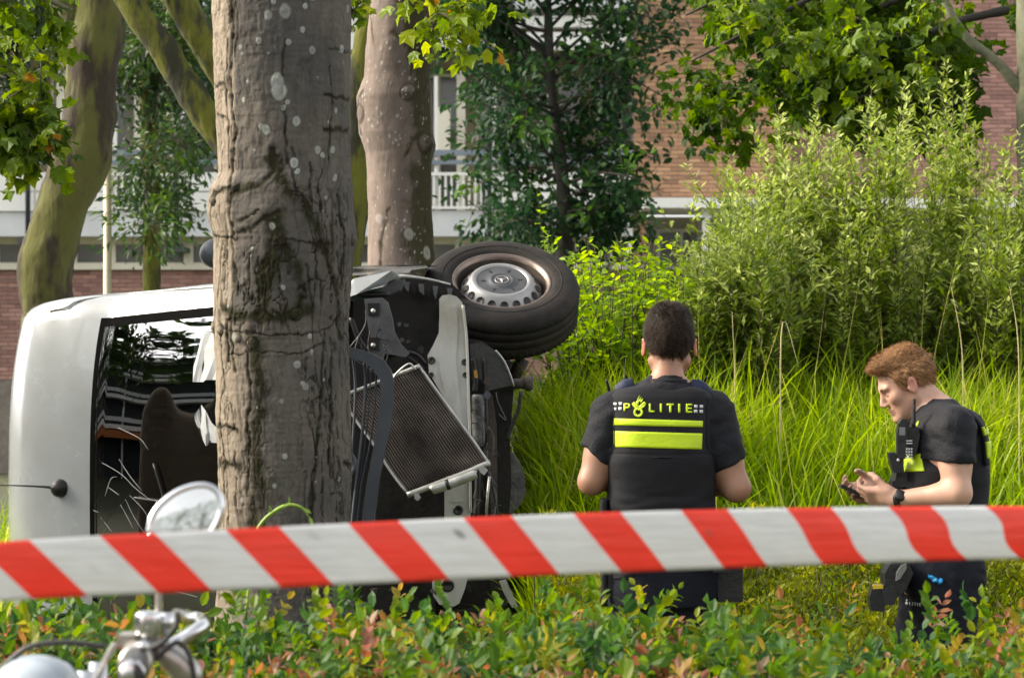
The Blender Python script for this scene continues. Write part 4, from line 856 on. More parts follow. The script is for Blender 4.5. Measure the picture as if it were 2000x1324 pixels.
GV = G.reshape(-1, 3)
body = used("body", GV, body_f, M_vpaint, van)
seal = used("windscreen_seal", GV+np.array([0, .001, 0]), Q[isg & ~core], mat("rubber_seal", (.004, .004, .004), .95, spec=.05, var=.1), van)
def glass_mat():
    m, n, l, b_ = new_mat("windscreen_glass"); fr = n.new("ShaderNodeFresnel"); fr.inputs[0].default_value = 2.25
    tr = n.new("ShaderNodeBsdfTransparent"); tr.inputs[0].default_value = (.62, .68, .64, 1); gl = n.new("ShaderNodeBsdfGlossy"); gl.inputs["Roughness"].default_value = .015
    gl.inputs["Color"].default_value = (1, 1, 1, 1); mx = n.new("ShaderNodeMixShader"); l.new(fr.outputs[0], mx.inputs[0]); l.new(tr.outputs[0], mx.inputs[1]); l.new(gl.outputs[0], mx.inputs[2])
    tc = n.new("ShaderNodeTexCoord"); nz = n.new("ShaderNodeTexNoise"); nz.inputs["Scale"].default_value = 2.2; l.new(tc.outputs["Object"], nz.inputs[0]); bp = n.new("ShaderNodeBump"); bp.inputs["Strength"].default_value = .06; bp.inputs["Distance"].default_value = .02
    l.new(nz.outputs[0], bp.inputs["Height"]); l.new(bp.outputs[0], gl.inputs["Normal"]); l.new(mx.outputs[0], n["Material Output"].inputs[0]); return m
wind = used("windscreen", GV, Q[core], glass_mat(), van)
bvh = BVHTree.FromPolygons([tuple(v) for v in GV], [tuple(int(x) for x in f) for f in Q.reshape(-1, 4)])
def on_van(px, py, off=.004):
    o = Vector((0, 0, H)); d = (P(px, py, 10)-o).normalized(); h = bvh.ray_cast(o, d)
    return h[0]-d*off if h[0] else P(px, py, 13)
# sides, floor and rear
def wu(name, pts, v0, v1, m, label=None, bev=.02):
    bm = bmesh.new(); a = [bm.verts.new(W(u, v0, w)) for w, u in pts]; c = [bm.verts.new(W(u, v1, w)) for w, u in pts]
    bm.faces.new(a); bm.faces.new(c[::-1]); n = len(pts)
    for k in range(n): bm.faces.new([a[k], c[k], c[(k+1) % n], a[(k+1) % n]])
    bevel_all(bm, bev, 2); return part(name, bm_mesh(name, bm), m, van, label)
side = [(1.0, .45), (.98, 1.35), (1.15, 1.55), (1.42, 2.0), (1.62, 2.3), (1.95, 2.52), (5.8, 2.56), (5.85, .45)]
vt = lambda u: float(np.interp(u, [.45, 1.4, 2.2, 2.55], [.95, .93, .87, .78]))
for sg in (1, -1):
    bm = bmesh.new(); sp_ = [(w, u) for w, u in side]; a = [bm.verts.new(W(u, sg*vt(u), w)) for w, u in sp_]; c = [bm.verts.new(W(u, sg*(vt(u)-.05), w)) for w, u in sp_]; bm.faces.new(a); bm.faces.new(c[::-1])
    for k in range(len(a)): bm.faces.new([a[k], c[k], c[(k+1) % len(a)], a[(k+1) % len(a)]])
    part("side_panel", bm_mesh("side_panel", bm), M_vpaint, van)
part("rear_door", boxm("rear_door", W(2.6, -.88, 5.84), W(.5, -.002, 5.88), .02), M_vpaint, van); part("rear_door", boxm("rear_door", W(2.6, .002, 5.84), W(.5, .88, 5.88), .02), M_vpaint, van)
part("underbody", boxes("underbody", [(tuple(W(.62, -.9, 1.5)), tuple(W(.34, .86, 5.8)))], .03), M_dark, van)
part("engine_bay", boxes("engine_bay", [(tuple(W(1.06, -.93, .30)), tuple(W(.38, .60, 1.0))), (tuple(W(1.2, -.93, .72)), tuple(W(.36, .78, 1.5)))], .04), M_dark, van)
part("cabin_wall", boxm("cabin_wall", W(2.5, -.86, 2.35), W(.6, .86, 2.38)), M_black, van)
part("dashboard", boxes("dashboard", [(tuple(W(1.38, -.85, .95)), tuple(W(.95, .85, 1.45)))], .06), M_black, van)
for v0 in (-.72, .2):
    s_ = part("seat", boxm("seat", W(1.0, v0, 1.65), W(.8, v0+.5, 2.2), .05), M_seat, van)
    part("backrest", boxm("backrest", W(1.72, v0+.02, 2.12), W(.95, v0+.48, 2.26), .06), M_seat, s_); part("headrest", boxm("headrest", W(1.98, v0+.12, 2.13), W(1.76, v0+.38, 2.22), .04), M_seat, s_)
Mst = Matrix.Translation(W(1.42, .42, 1.42)) @ Matrix.Rotation(R(62), 4, 'Y') @ Matrix.Rotation(R(25), 4, 'X')
part("steering_wheel", lathe("steering_wheel", [(.19+.014*math.cos(t), .014*math.sin(t)) for t in np.linspace(0, 2*np.pi, 9)], 32, Mst), M_black, van)
# bright gutter strip at the raised edge of roof and windscreen pillar
gut = [on_van(a, b_, .012) for a, b_ in ((96, 608), (110, 604), (130, 600), (160, 586), (250, 574), (340, 566), (420, 560), (520, 552))]
part("roof_gutter", tube("roof_gutter", [tuple(v) for v in gut], .005, 8, 60), M_vpaint, van)
seam = [on_van(a, b_, .001) for a, b_ in ((192, 612), (193, 700), (190, 800), (186, 900), (182, 1000), (178, 1100), (175, 1180))]
0 and part("panel_seam", tube("panel_seam", [tuple(v) for v in seam], .004, 6, 50), M_black, van)
# aerial
ab = P(118, 953, 13.05); base = on_van(118, 953, .0)
nrm = Vector((-.75, -.66, 0)); Ma = Matrix.Translation(base) @ nrm.to_track_quat('Z', 'Y').to_matrix().to_4x4()
ae = part("aerial_base", lathe("aerial_base", [(.0, .045), (.02, .042), (.034, .03), (.042, .012), (.043, -.01)], 24, Ma), M_black, van)
tip = [tuple(base+nrm*.03), tuple(base+Vector((-.05, -.01, .005))), tuple(base+Vector((-.2, .0, .012))), tuple(base+Vector((-.42, .05, .012)))]
part("aerial_rod", tube("aerial_rod", tip, [.018, .007, .0035, .002], 8, 20), M_black, ae)
# windscreen cracks and wipers
cr = [[(199, 903), (237, 926), (262, 951), (292, 975)], [(232, 896), (254, 930), (277, 958)], [(230, 835), (254, 846), (275, 858), (290, 879)], [(254, 968), (275, 989), (290, 1010)], [(235, 985), (249, 1010), (260, 1032)], [(182, 996), (192, 1000)], [(197, 1010), (218, 1038)], [(205, 968), (216, 936), (228, 930)], [(211, 951), (232, 966)], [(315, 968), (328, 975)], [(205, 1060), (225, 1130), (215, 1180)], [(260, 1150), (300, 1185)], [(245, 975), (262, 1010), (285, 1045)], [(330, 1150), (385, 1165)]]
part("crack", tubes("crack", [(spline([list(on_van(a, b_, .002)) for a, b_ in c], 12), .0006*np.sin(np.linspace(.3, 2.9, 12))+.0003) for c in cr], 4), mat("crushed_glass", (.8, .82, .82), .3), wind, kind="stuff")
for a, b_, c, e in ((330, 1010, 300, 905), (352, 985, 262, 972)):
    q_ = [tuple(on_van(a+(c-a)*t, b_+(e-b_)*t, .02)) for t in np.linspace(0, 1, 8)]; part("wiper", tube("wiper", q_, .006, 6), M_black, van)
def sheet(name, pts, lab, cat, m, off=.006):
    bm = bmesh.new(); vs = [bm.verts.new(on_van(a, b_, off+.012*math.sin(a*.3+b_*.11))) for a, b_ in pts]; f = bm.faces.new(vs); bmesh.ops.triangulate(bm, faces=[f]); bmesh.ops.subdivide_edges(bm, edges=bm.edges, cuts=2, use_grid_fill=True)
    for v in bm.verts: v.co += Vector((0, -.006*math.sin(v.co.x*90+v.co.z*60), 0))
    me = bm_mesh(name, bm); o = link(name, me, None, m); so_ = o.modifiers.new("thickness", 'SOLIDIFY'); so_.thickness = .0008; return tag(o, lab, cat)
sheet("paper_sheet", [(380, 662), (400, 650), (440, 648), (440, 742), (402, 742), (397, 746), (377, 746)], "square white paper sheet taped to the windscreen beside the trunk", "paper", M_paper)
sheet("paper_sheet", [(393, 790), (402, 802), (414, 826), (440, 850), (440, 866), (412, 864), (402, 871), (392, 850), (383, 832), (380, 812)], "torn curling piece of white paper on the windscreen under the square sheet", "paper", M_paper)
# raised-side mirror
mi = part("mirror", lathe("mirror", [(.0, .06), (.05, .055), (.085, .035), (.098, .0), (.09, -.03), (.0, -.04)], 28, Matrix.Translation(P(424, 496, 12.5)) @ Matrix.Rotation(R(90), 4, 'X') @ Matrix.Diagonal((.80, .70, 1, 1))), M_gplas, van)
part("mirror_arm", tube("mirror_arm", [tuple(P(425, 520, 12.55)), tuple(P(430, 560, 12.6))], .022, 10), M_black, mi)

# ------------------------------------------------------------------ upturned, steered front wheel
wn_ = Vector((.055, -.57, .82)).normalized(); Mw = Matrix.Translation(P(980, 549, 12.5)) @ wn_.to_track_quat('Z', 'Y').to_matrix().to_4x4()
wheel = part("wheel", lathe("wheel", [(.2, -.2), (.185, -.1), (.19, -.2)], 24, Mw), M_rim, van)
tp_ = [(.216, -.004), (.222, .006), (.245, .013), (.275, .015), (.305, .011), (.325, .001), (.338, -.014), (.3445, -.03), (.345, -.048), (.343, -.050), (.343, -.056), (.345, -.058), (.346, -.088), (.3435, -.090), (.3435, -.096), (.346, -.098), (.346, -.128), (.3435, -.130), (.3435, -.136), (.345, -.140), (.3445, -.165), (.338, -.182), (.322, -.198), (.30, -.206), (.26, -.21), (.218, -.2)]
ty = lathe("tyre", tp_, 144, Mw)
part("tyre", ty, M_tyre, wheel)
# raised ring and tread blocks
part("sidewall_ring", lathe("sidewall_ring", [(.262, .013), (.263, .0165), (.267, .0165), (.268, .013)], 96, Mw), M_tyre, wheel)
tb = []
for k in range(72):
    t = 2*math.pi*k/72; c, s_ = math.cos(t), math.sin(t)
    for h0, h1, sh_ in ((-.047, -.034, 0), (-.178, -.148, .02)):
        tb.append((spline([list(Mw @ Vector((.3425*math.cos(t+sh_), .3425*math.sin(t+sh_), h0))), list(Mw @ Vector((.3425*c, .3425*s_, h1)))], 3), .0042))
part("tread_block", tubes("tread_block", tb, 4), M_tyre, wheel, kind="stuff")
part("rim", lathe("rim", [(.198, -.012), (.196, -.03), (.188, -.05), (.186, -.075), (.178, -.082), (.17, -.075), (.10, -.06), (.0, -.06)], 72, Mw), M_rim, wheel)
part("rim_lip", lathe("rim_lip", [(.197, -.014), (.203, -.002), (.210, .004), (.217, .006), (.220, .001), (.216, -.006)], 96, Mw), M_lip, wheel)
part("hubcap", lathe("hubcap", [(.112, .003), (.118, .010), (.128, .010), (.138, .004), (.146, -.008), (.172, -.036), (.178, -.044), (.176, -.056)], 96, Mw), M_silver, wheel)
part("hubcap_centre", lathe("hubcap_centre", [(.0, .006), (.030, .006), (.040, .004), (.046, .010), (.052, .010), (.056, .003), (.085, .004), (.106, .004), (.112, .003)], 72, Mw), M_cap, wheel)
nh = 18
for k in range(nh):
    t = 2*math.pi*(k+.5)/nh; pc = Vector((.1605*math.cos(t), .1605*math.sin(t), -.022)); nrm = Vector((math.cos(t)*.72, math.sin(t)*.72, .69)).normalized()
    Mh = Mw @ Matrix.Translation(pc) @ nrm.to_track_quat('Z', 'Y').to_matrix().to_4x4()
    part("vent_hole_disc", lathe("vent_hole_disc", [(.0, .0010), (.0150, .0012), (.0165, .0026), (.0185, .0004)], 16, Mh), M_black, wheel)  # raised black disc; the dark of the hole is put into the colour
for k in range(6):
    t = math.pi/3*k+.05; Mh = Mw @ Matrix.Rotation(t, 4, 'Z') @ Matrix.Translation((.083, 0, .004)); part("slot", boxm("slot", (-.010, -.0042, -.002), (.010, .0042, .0012), .001, Mh), M_black, wheel)
bm = bmesh.new()
for k in range(3):
    t = math.pi*2/3*k+.5; c, s_ = math.cos(t), math.sin(t); p0 = bm.verts.new(Mw @ Vector((.027*c, .027*s_, .0075))); ce = bm.verts.new(Mw @ Vector((0, 0, .013)))
    for sg in (1, -1):
        q_ = bm.verts.new(Mw @ Vector((.0062*math.cos(t+sg*math.pi/3), .0062*math.sin(t+sg*math.pi/3), .0072))); bm.faces.new([ce, p0, q_] if sg > 0 else [ce, q_, p0])
part("star_emblem", bm_mesh("star_emblem", bm), M_silver, wheel)
part("emblem_ring", lathe("emblem_ring", [(.0275, .006), (.028, .009), (.031, .009), (.0315, .006)], 40, Mw), M_silver, wheel)
part("brake_and_hub", lathe("brake_and_hub", [(.0, -.10), (.14, -.10), (.15, -.13), (.12, -.2), (.06, -.24), (.05, -.36), (.0, -.36)], 32, Mw), M_rust, wheel)
part("suspension_arm", tubes("suspension_arm", [(np.array([list(P(1005, 712, 12.8)), list(P(960, 760, 12.8)), list(P(880, 800, 12.9))]), .04), (np.array([list(P(1022, 700, 12.6)), list(P(1002, 740, 12.6))]), .03)], 10), M_rust, van)

# ------------------------------------------------------------------ smashed front: everything right of the trunk
pr = lambda name, pts, d, dep, m, bev=.004, parent=van, label=None: part(name, prism(name, pts, d, dep, bev), m, parent, label)
pr("wheel_arch_liner", [(690, 560), (775, 540), (838, 543), (885, 556), (915, 585), (925, 640), (905, 720), (880, 760), (780, 760), (690, 720)], 12.35, .5, M_dark)
pr("fender", [(676, 556), (692, 544), (735, 533), (764, 529), (775, 534), (772, 544), (757, 551), (748, 560), (722, 566), (696, 575), (676, 582)], [11.8]*4+[11.9, 11.9, 11.85]+[11.75]*4, .35, M_vpaint, .008, label="bent white front wing corner")
pr("headlamp_edge", [(676, 580), (700, 572), (735, 564), (752, 560), (745, 575), (730, 580), (676, 590)], 11.85, .1, mat("headlamp_plastic", (.05, .08, .085), .1, var=.3, spec=.8))
part("wing_flange", tube("wing_flange", PP([(752, 556), (776, 543), (790, 540), (838, 546), (880, 556)], 12.2), [.010, .012, .009, .006, .005], 8, 30), M_alu, van)
pr("bracket", [(768, 548), (790, 545), (782, 566), (762, 575), (742, 574), (748, 562)], 11.95, .12, M_brk)
hb = pr("headlamp_bracket", [(711, 584), (746, 581), (757, 590), (766, 622), (770, 648), (782, 672), (800, 690), (792, 698), (752, 690), (748, 704), (728, 694), (722, 660), (716, 620)], 11.75, .07, M_brk, .006, label="torn grey headlamp bracket with two square pockets")
for yy in (604, 671):
    part("pocket", prism("pocket", [(718, yy-12), (741, yy-12), (741, yy+13), (720, yy+13)], 11.742, .02, .001), M_black, hb)  # raised black plate; the dark of the recess is put into the colour
    part("bolt", lathe("bolt", [(.0, .008), (.008, .007), (.010, 0), (.010, -.012)], 12, Matrix.Translation(P(729, yy+3, 11.735)) @ Matrix.Rotation(R(90), 4, 'X')), M_alu, hb)
for pts, d_, r_ in (([(700, 575), (760, 575)], 11.8, .012), ([(685, 620), (700, 660), (718, 688)], 11.9, .010), ([(745, 560), (700, 568), (684, 575)], 12.0, .006), ([(752, 700), (790, 688), (815, 694), (832, 712)], 11.8, .008), ([(770, 690), (800, 700), (828, 722)], 11.8, .006)):
    part("pipe", tube("pipe", PP(pts, d_), r_, 8, 12), M_black, van)
# crossmember with rolled edge, groove and stains
cm = pr("crossmember", [(858, 584), (864, 577), (878, 575), (892, 579), (902, 590), (908, 612), (911, 674), (914, 740), (916, 800), (918, 900), (919, 1020), (913, 1130), (908, 1150), (897, 1178), (886, 1184), (858, 1180), (846, 1163), (844, 1138), (866, 1100), (868, 1000), (868, 900), (872, 830), (866, 775), (850, 748), (838, 728), (835, 694), (846, 674), (857, 650), (858, 620)], 11.72, .045, M_cross, .006, label="upright stained white front crossmember")
part("raised_rib", prism("raised_rib", [(872, 600), (893, 598), (894, 650), (890, 700), (898, 780), (904, 860), (906, 980), (882, 980), (882, 860), (872, 780), (858, 720), (864, 660)], 11.714, .02, .005), M_cross, cm)
part("rolled_edge", tube("rolled_edge", PP([(904, 596), (911, 660), (914, 740), (917, 850), (919, 1000)], 11.715), .006, 8, 40), M_cross, cm)
for hx, hy, hr in ((895, 996, 9), (874, 1143, 12), (852, 1157, 4), (843, 704, 7), (842, 732, 5), (908, 707, 6), (909, 732, 5), (896, 930, 4)):
    part("bolt_hole", lathe("bolt_hole", [(.0, .001), (hr*.55/474, .001), (hr*.6/474, .004), (hr/474, .005), (hr*1.1/474, 0)], 18, Matrix.Translation(P(hx, hy, 11.718)) @ Matrix.Rotation(R(90), 4, 'X')), M_black if hr > 8 else M_rust, cm)
# radiator
rd = 11.5
ra = pr("radiator", [(664, 776), (819, 715), (955, 904), (797, 966)], [rd, rd+.02, rd-.05, rd-.10], .03, M_core, .002, label="loose radiator hanging askew with bent fins")
A0, A1, B0, B1 = np.array(P(664, 776, rd-.006)), np.array(P(819, 715, rd+.014)), np.array(P(797, 966, rd-.106)), np.array(P(955, 904, rd-.056))
nt = 34; tubeV = None
for k in range(nt+1):
    t = k/nt; p0, p1 = A0+(A1-A0)*t, B0+(B1-B0)*t; n_ = 14; q_ = p0+(p1-p0)*np.linspace(0, 1, n_)[:, None]
    q_ = q_+fbm(np.stack([np.full(n_, t*5.), np.linspace(0, 4, n_), 0*q_[:, 0]], 1), 3)[:, None]*np.array([.003, -.006, .003])*(1.6 if t < .8 else .6)
    V, Qq, Tt = tube_arrays(q_, .0034 if k not in (0, nt) else .006, 5); part("cooling_tube", np_mesh("cooling_tube", V, [Qq, Tt], smooth=True), M_tubeb if k not in (0, nt) else M_alu, ra)
for k in range(4):
    pass
part("end_tank", tube("end_tank", [tuple(B0+(B1-B0)*-.01), tuple(B0+(B1-B0)*.5+np.array([0, 0, -.002])), tuple(B1+(B1-B0)*.012)], .012, 10, 20), M_alu, ra)
part("end_tank", tube("end_tank", [tuple(A0), tuple(A1+(A1-A0)*.01)], .009, 10, 20), M_alu, ra)
rc = part("receiver_bottle", tube("receiver_bottle", PP([(842, 957), (846, 955), (872, 947), (925, 927), (929, 925)], 11.36), [.012, .020, .020, .019, .010], 14, 24), M_alu, ra)
part("clamp", tube("clamp", PP([(871, 947.5), (878, 945)], 11.36), .0215, 14), M_black, rc)
part("tab", prism("tab", [(808, 962), (816, 960), (822, 972), (816, 978), (810, 974)], 11.36, .008), M_alu, ra); part("tab", prism("tab", [(934, 914), (944, 910), (953, 918), (946, 928), (938, 922)], 11.38, .01), M_alu, ra)
part("pipe_hook", tube("pipe_hook", PP([(765, 742), (776, 728), (792, 714), (802, 711), (811, 722)], 11.45), .0045, 8, 24), M_alu, ra)
# hanging grille frame with blades
gr = pr("grille", [(600, 668), (680, 677), (722, 688), (748, 702), (763, 722), (769, 745), (768, 790), (762, 835), (752, 880), (742, 930), (733, 1000), (722, 1080), (700, 1085), (708, 1000), (718, 930), (730, 870), (738, 820), (744, 770), (742, 742), (728, 720), (706, 706), (680, 698), (600, 690)], 11.3, .06, M_gplas, .007, label="loose grey grille surround")
for pts, w_ in (([(735, 716), (733, 780), (722, 870), (705, 950), (694, 1060)], .007), ([(712, 708), (714, 760), (706, 860), (694, 960), (686, 1040)], .011), ([(690, 702), (694, 760), (690, 850), (682, 950)], .009), ([(723, 722), (722, 780), (712, 870), (698, 960), (690, 1040)], .005)):
    part("blade", tube("blade", PP(pts, 11.36), w_, 8, 30, flat=.6), M_gplas, gr)
Mb_ = Matrix.Translation(P(668, 905, 11.28)) @ Matrix.Rotation(R(90), 4, 'X')
part("badge", lathe("badge", [(.0, .0), (.044, .0), (.047, .008), (.053, .010), (.058, .006), (.06, -.01)], 36, Mb_), M_gplas, gr)
pr("bumper_backing", [(610, 700), (688, 700), (735, 730), (730, 860), (700, 1010), (690, 1120), (610, 1120)], 11.5, .1, M_black)
# engine side: shield, servo, hoses
pr("splash_shield", [(917, 662), (941, 665), (963, 681), (982, 701), (994, 727), (1004, 753), (1001, 790), (996, 860), (999, 940), (994, 1010), (992, 1180), (960, 1190), (950, 1010), (948, 900), (938, 780), (918, 740)], 11.95, .12, M_dark, .01)
pr("shield_flap", [(918, 672), (942, 668), (968, 686), (984, 706), (1003, 752), (974, 758), (952, 764), (938, 740), (922, 744)], 11.85, .03, mat("scuffed_grey_shield", (.055, .055, .055), .8, scale=10, col2=(.03, .028, .026), bump=.5), .005)
part("shield_rim", tube("shield_rim", PP([(968, 684), (984, 704), (995, 728), (1004, 754)], 11.84), .004, 6, 12), M_alu, van)
pr("support_bracket", [(950, 770), (962, 772), (970, 830), (972, 1010), (960, 1012), (952, 900)], 11.9, .05, M_rust)
part("cylinder_unit", tube("cylinder_unit", PP([(934, 770), (934, 782), (935, 860), (936, 872)], 11.85), [.022, .028, .028, .018], 14, 16), mat("dirty_grey_metal", (.16, .17, .18), .5, metal=.3, scale=20, col2=(.04, .04, .04), bump=.4), van)
part("hose", tubes("hose", [(spline(PP(p_, 11.85), 16), r_) for p_, r_ in (([(924, 700), (930, 735), (928, 765)], .012), ([(930, 880), (934, 940), (930, 1010)], .014), ([(945, 700), (948, 760), (950, 850)], .010), ([(952, 905), (962, 950), (974, 1010)], .0045), ([(940, 880), (950, 905), (953, 960)], .004), ([(1018, 764), (1012, 800), (998, 835), (990, 860)], .008))], 8), M_black, van)
part("strut", tube("strut", PP([(956, 930), (952, 970), (950, 1010)], 11.7), .006, 6), M_alu, van)
ht = part("tow_hook", tube("tow_hook", PP([(988, 751), (1018, 749), (1026, 749)], 11.9), [.022, .022, .024], 14), M_rust, van)
part("flange", tube("flange", PP([(1025, 749), (1034, 748), (1041, 748)], 11.9), [.032, .034, .026], 16), M_rust, ht)
pr("lower_fairing", [(994, 884), (1002, 884), (1016, 905), (1025, 930), (1027, 964), (1018, 984), (1000, 1002), (990, 1002)], 12.0, .12, mat("dusty_fairing", (.12, .115, .11), .75, scale=16, col2=(.05, .048, .045), bump=.5), .012)
pr("yellow_tag", [(925, 724), (931, 722), (934, 738), (927, 738)], 11.83, .01, mat("orange_tag", (.5, .25, .03), .6), .001)
part("debris", prism("debris", [(975, 1135), (988, 1132), (1003, 1165), (1012, 1184), (1000, 1186), (985, 1160)], 11.5, .02, .002), M_alu, van)
pr("bumper_remnant", [(690, 1100), (850, 1100), (850, 1200), (990, 1180), (995, 1330), (600, 1330), (620, 1120)], 11.9, .3, M_dark, .01)
# the two other wheels one could see from the side, and the lower front wheel
for u_, v_, w_ in ((.345, .82, 4.6), (.345, -.78, 4.6), (.345, -.75, .95)):
    Mq = Matrix.Translation(W(u_, v_+(.10 if v_ > 0 else -.10), w_)) @ (Matrix() if v_ > 0 else Matrix.Rotation(R(180), 4, 'X'))
    o = part("wheel", lathe("wheel", [(.2, -.2), (.185, -.1)], 24, Mq), M_rim, van); part("tyre", lathe("tyre", tp_, 64, Mq), M_tyre, o)
    part("rim", lathe("rim", [(.216, .004), (.203, 0), (.196, -.03), (.178, -.08), (.10, -.06), (.0, -.06)], 48, Mq), M_rim, o); part("hubcap", lathe("hubcap", [(.0, .006), (.112, .003), (.128, .010), (.146, -.008), (.178, -.044)], 48, Mq), M_silver, o)

# loose wires, torn liner shreds and small broken bits in the opened front
r_ = random.Random(5)
for k in range(26):
    a, b_ = r_.uniform(700, 760), r_.uniform(600, 740)
    if k % 2: a, b_ = r_.uniform(918, 990), r_.uniform(690, 960)
    L_ = [(a+r_.uniform(-22, 22)*i_*.5, b_+i_*r_.uniform(14, 34)) for i_ in range(4)]
    part("wire", tube("wire", PP(L_, r_.uniform(11.68, 11.8)), r_.choice([.0016, .0022, .003]), 5, 14), r_.choice([M_black, M_black, M_brk, M_rust]), van)
for k in range(30):
    a, b_ = r_.choice([(r_.uniform(700, 850), r_.uniform(590, 700)), (r_.uniform(920, 995), r_.uniform(700, 1000)), (r_.uniform(700, 990), r_.uniform(1110, 1190))]); s_ = r_.uniform(3, 9)
    pr("broken_bit", [(a+s_*math.cos(t)*r_.uniform(.5, 1.3), b_+s_*math.sin(t)*r_.uniform(.4, 1.2)) for t in np.linspace(0, 5.6, 6)], r_.uniform(11.7, 11.95), r_.uniform(.01, .05), r_.choice([M_black, M_dark, M_brk, M_gplas, M_rust]), .001)
for k in range(9):
    a = 775+k*14; pr("liner_shred", [(a, 548+k*2), (a+11, 549+k*2), (a+9+r_.uniform(-3, 3), 566+k*3+r_.uniform(0, 10)), (a+2, 560+k*3)], 12.3, .01, M_brk if k % 2 else M_dark, .001)
# ================================================================== people: one continuous surface each, from blended volumes
class Field:
    def __init__(s, lo, hi, h):
        s.h = h; s.lo = np.array(lo, float); s.n = np.ceil((np.array(hi)-s.lo)/h).astype(int)+1; s.D = np.full(s.n, .5, np.float32)
        s.ax = [s.lo[i]+h*np.arange(s.n[i]) for i in range(3)]
    def region(s, c, r, m):
        a = np.clip(np.floor((np.array(c)-r-m-s.lo)/s.h).astype(int), 0, s.n); b = np.clip(np.ceil((np.array(c)+r+m-s.lo)/s.h).astype(int)+1, 0, s.n)
        sl = tuple(slice(x, y) for x, y in zip(a, b)); g = np.stack(np.meshgrid(*[s.ax[i][sl[i]] for i in range(3)], indexing='ij'), -1) if all(b > a) else None
        return sl, g
    def add(s, prim, k=.02, grow=0.):
        f, c, r = prim; sl, g = s.region(c, r, k+.03+grow)
        if g is None: return
        d = f(g)-grow; A_ = s.D[sl]; h_ = np.clip(k-np.abs(A_-d), 0, None)/max(k, 1e-6); s.D[sl] = np.minimum(A_, d)-h_*h_*k*.25
    def cut(s, prim, k=.006):
        f, c, r = prim; sl, g = s.region(c, r, k+.01)
        if g is None: return
        d = -f(g); A_ = s.D[sl]; h_ = np.clip(k-np.abs(A_-d), 0, None)/max(k, 1e-6); s.D[sl] = np.maximum(A_, d)+h_*h_*k*.25
    def keep(s, fn):
        g = np.stack(np.meshgrid(*s.ax, indexing='ij'), -1); s.D = np.maximum(s.D, fn(g).astype(np.float32))
    def warp(s, fn):
        m = np.abs(s.D) < .04; idx = np.argwhere(m); p = s.lo+idx*s.h; s.D[m] += fn(p).astype(np.float32)
    def mesh(s, name):
        D = s.D; D[0], D[-1], D[:, 0], D[:, -1], D[:, :, 0], D[:, :, -1] = .5, .5, .5, .5, .5, .5
        n = np.array(D.shape)-1; cor = [(a, b_, c) for a in (0, 1) for b_ in (0, 1) for c in (0, 1)]
        S = D < 0; cs = lambda o, M: M[o[0]:o[0]+n[0], o[1]:o[1]+n[1], o[2]:o[2]+n[2]]
        cnt = sum(cs(o, S).astype(np.int8) for o in cor); act = (cnt > 0) & (cnt < 8); ids = np.full(n, -1, np.int64); idx = np.argwhere(act); ids[act] = np.arange(len(idx))
        P_ = np.zeros((len(idx), 3)); W_ = np.zeros(len(idx)); val = {o: D[idx[:, 0]+o[0], idx[:, 1]+o[1], idx[:, 2]+o[2]].astype(float) for o in cor}
        for o in cor:
            for ax in range(3):
                if o[ax]: continue
                q_ = list(o); q_[ax] = 1; q_ = tuple(q_); a, b_ = val[o], val[q_]; m = (a < 0) != (b_ < 0); t = np.where(m, a/(a-b_+1e-12), 0)
                e = np.zeros((len(idx), 3)); e[:] = o; e[:, ax] = t; P_ += e*m[:, None]; W_ += m
        V = s.lo+(idx+P_/W_[:, None])*s.h; F_ = []
        for ax in range(3):
            u, v = (ax+1) % 3, (ax+2) % 3; A_ = np.moveaxis(S, (ax, u, v), (0, 1, 2)); I_ = np.moveaxis(ids, (ax, u, v), (0, 1, 2))
            a, b_ = A_[:-1, 1:-1, 1:-1], A_[1:, 1:-1, 1:-1]; m = np.argwhere(a != b_); sg = a[tuple(m.T)]
            i_, j_, k_ = m[:, 0], m[:, 1]+1, m[:, 2]+1; f = np.stack([I_[i_, j_-1, k_-1], I_[i_, j_, k_-1], I_[i_, j_, k_], I_[i_, j_-1, k_]], 1)
            F_.append(np.where(sg[:, None], f, f[:, ::-1]))
        F_ = np.vstack(F_); F_ = F_[(F_ >= 0).all(1)]; return np_mesh(name, V, F_, smooth=True), V, F_
def xf(M, p):
    Mi = np.array(M.inverted()); return p @ Mi[:3, :3].T+Mi[:3, 3]
I4 = Matrix.Identity(4)
def cap(a, b, ra, rb, M=I4):
    a, b = np.array(M @ Vector(a)), np.array(M @ Vector(b)); e = b-a; L2 = e@e+1e-12
    def f(p): q_ = p-a; t = np.clip((q_@e)/L2, 0, 1); return np.linalg.norm(q_-t[..., None]*e, axis=-1)-(ra+(rb-ra)*t)
    return f, (a+b)/2, np.sqrt(L2)/2+max(ra, rb)
def ell(c, r, M=I4, rot=None):
    r = np.array(r, float); Mt = M @ Matrix.Translation(c) @ (rot or I4)
    def f(p): q_ = xf(Mt, p); k0 = np.linalg.norm(q_/r, axis=-1); k1 = np.linalg.norm(q_/(r*r), axis=-1)+1e-9; return k0*(k0-1)/k1
    return f, np.array(Mt.translation), r.max()
def rbox(c, hf, rd, M=I4, rot=None):
    hf = np.array(hf, float); Mt = M @ Matrix.Translation(c) @ (rot or I4)
    def f(p): q_ = np.abs(xf(Mt, p))-hf+rd; return np.linalg.norm(np.maximum(q_, 0), axis=-1)+np.minimum(q_.max(-1), 0)-rd
    return f, np.array(Mt.translation), np.linalg.norm(hf)
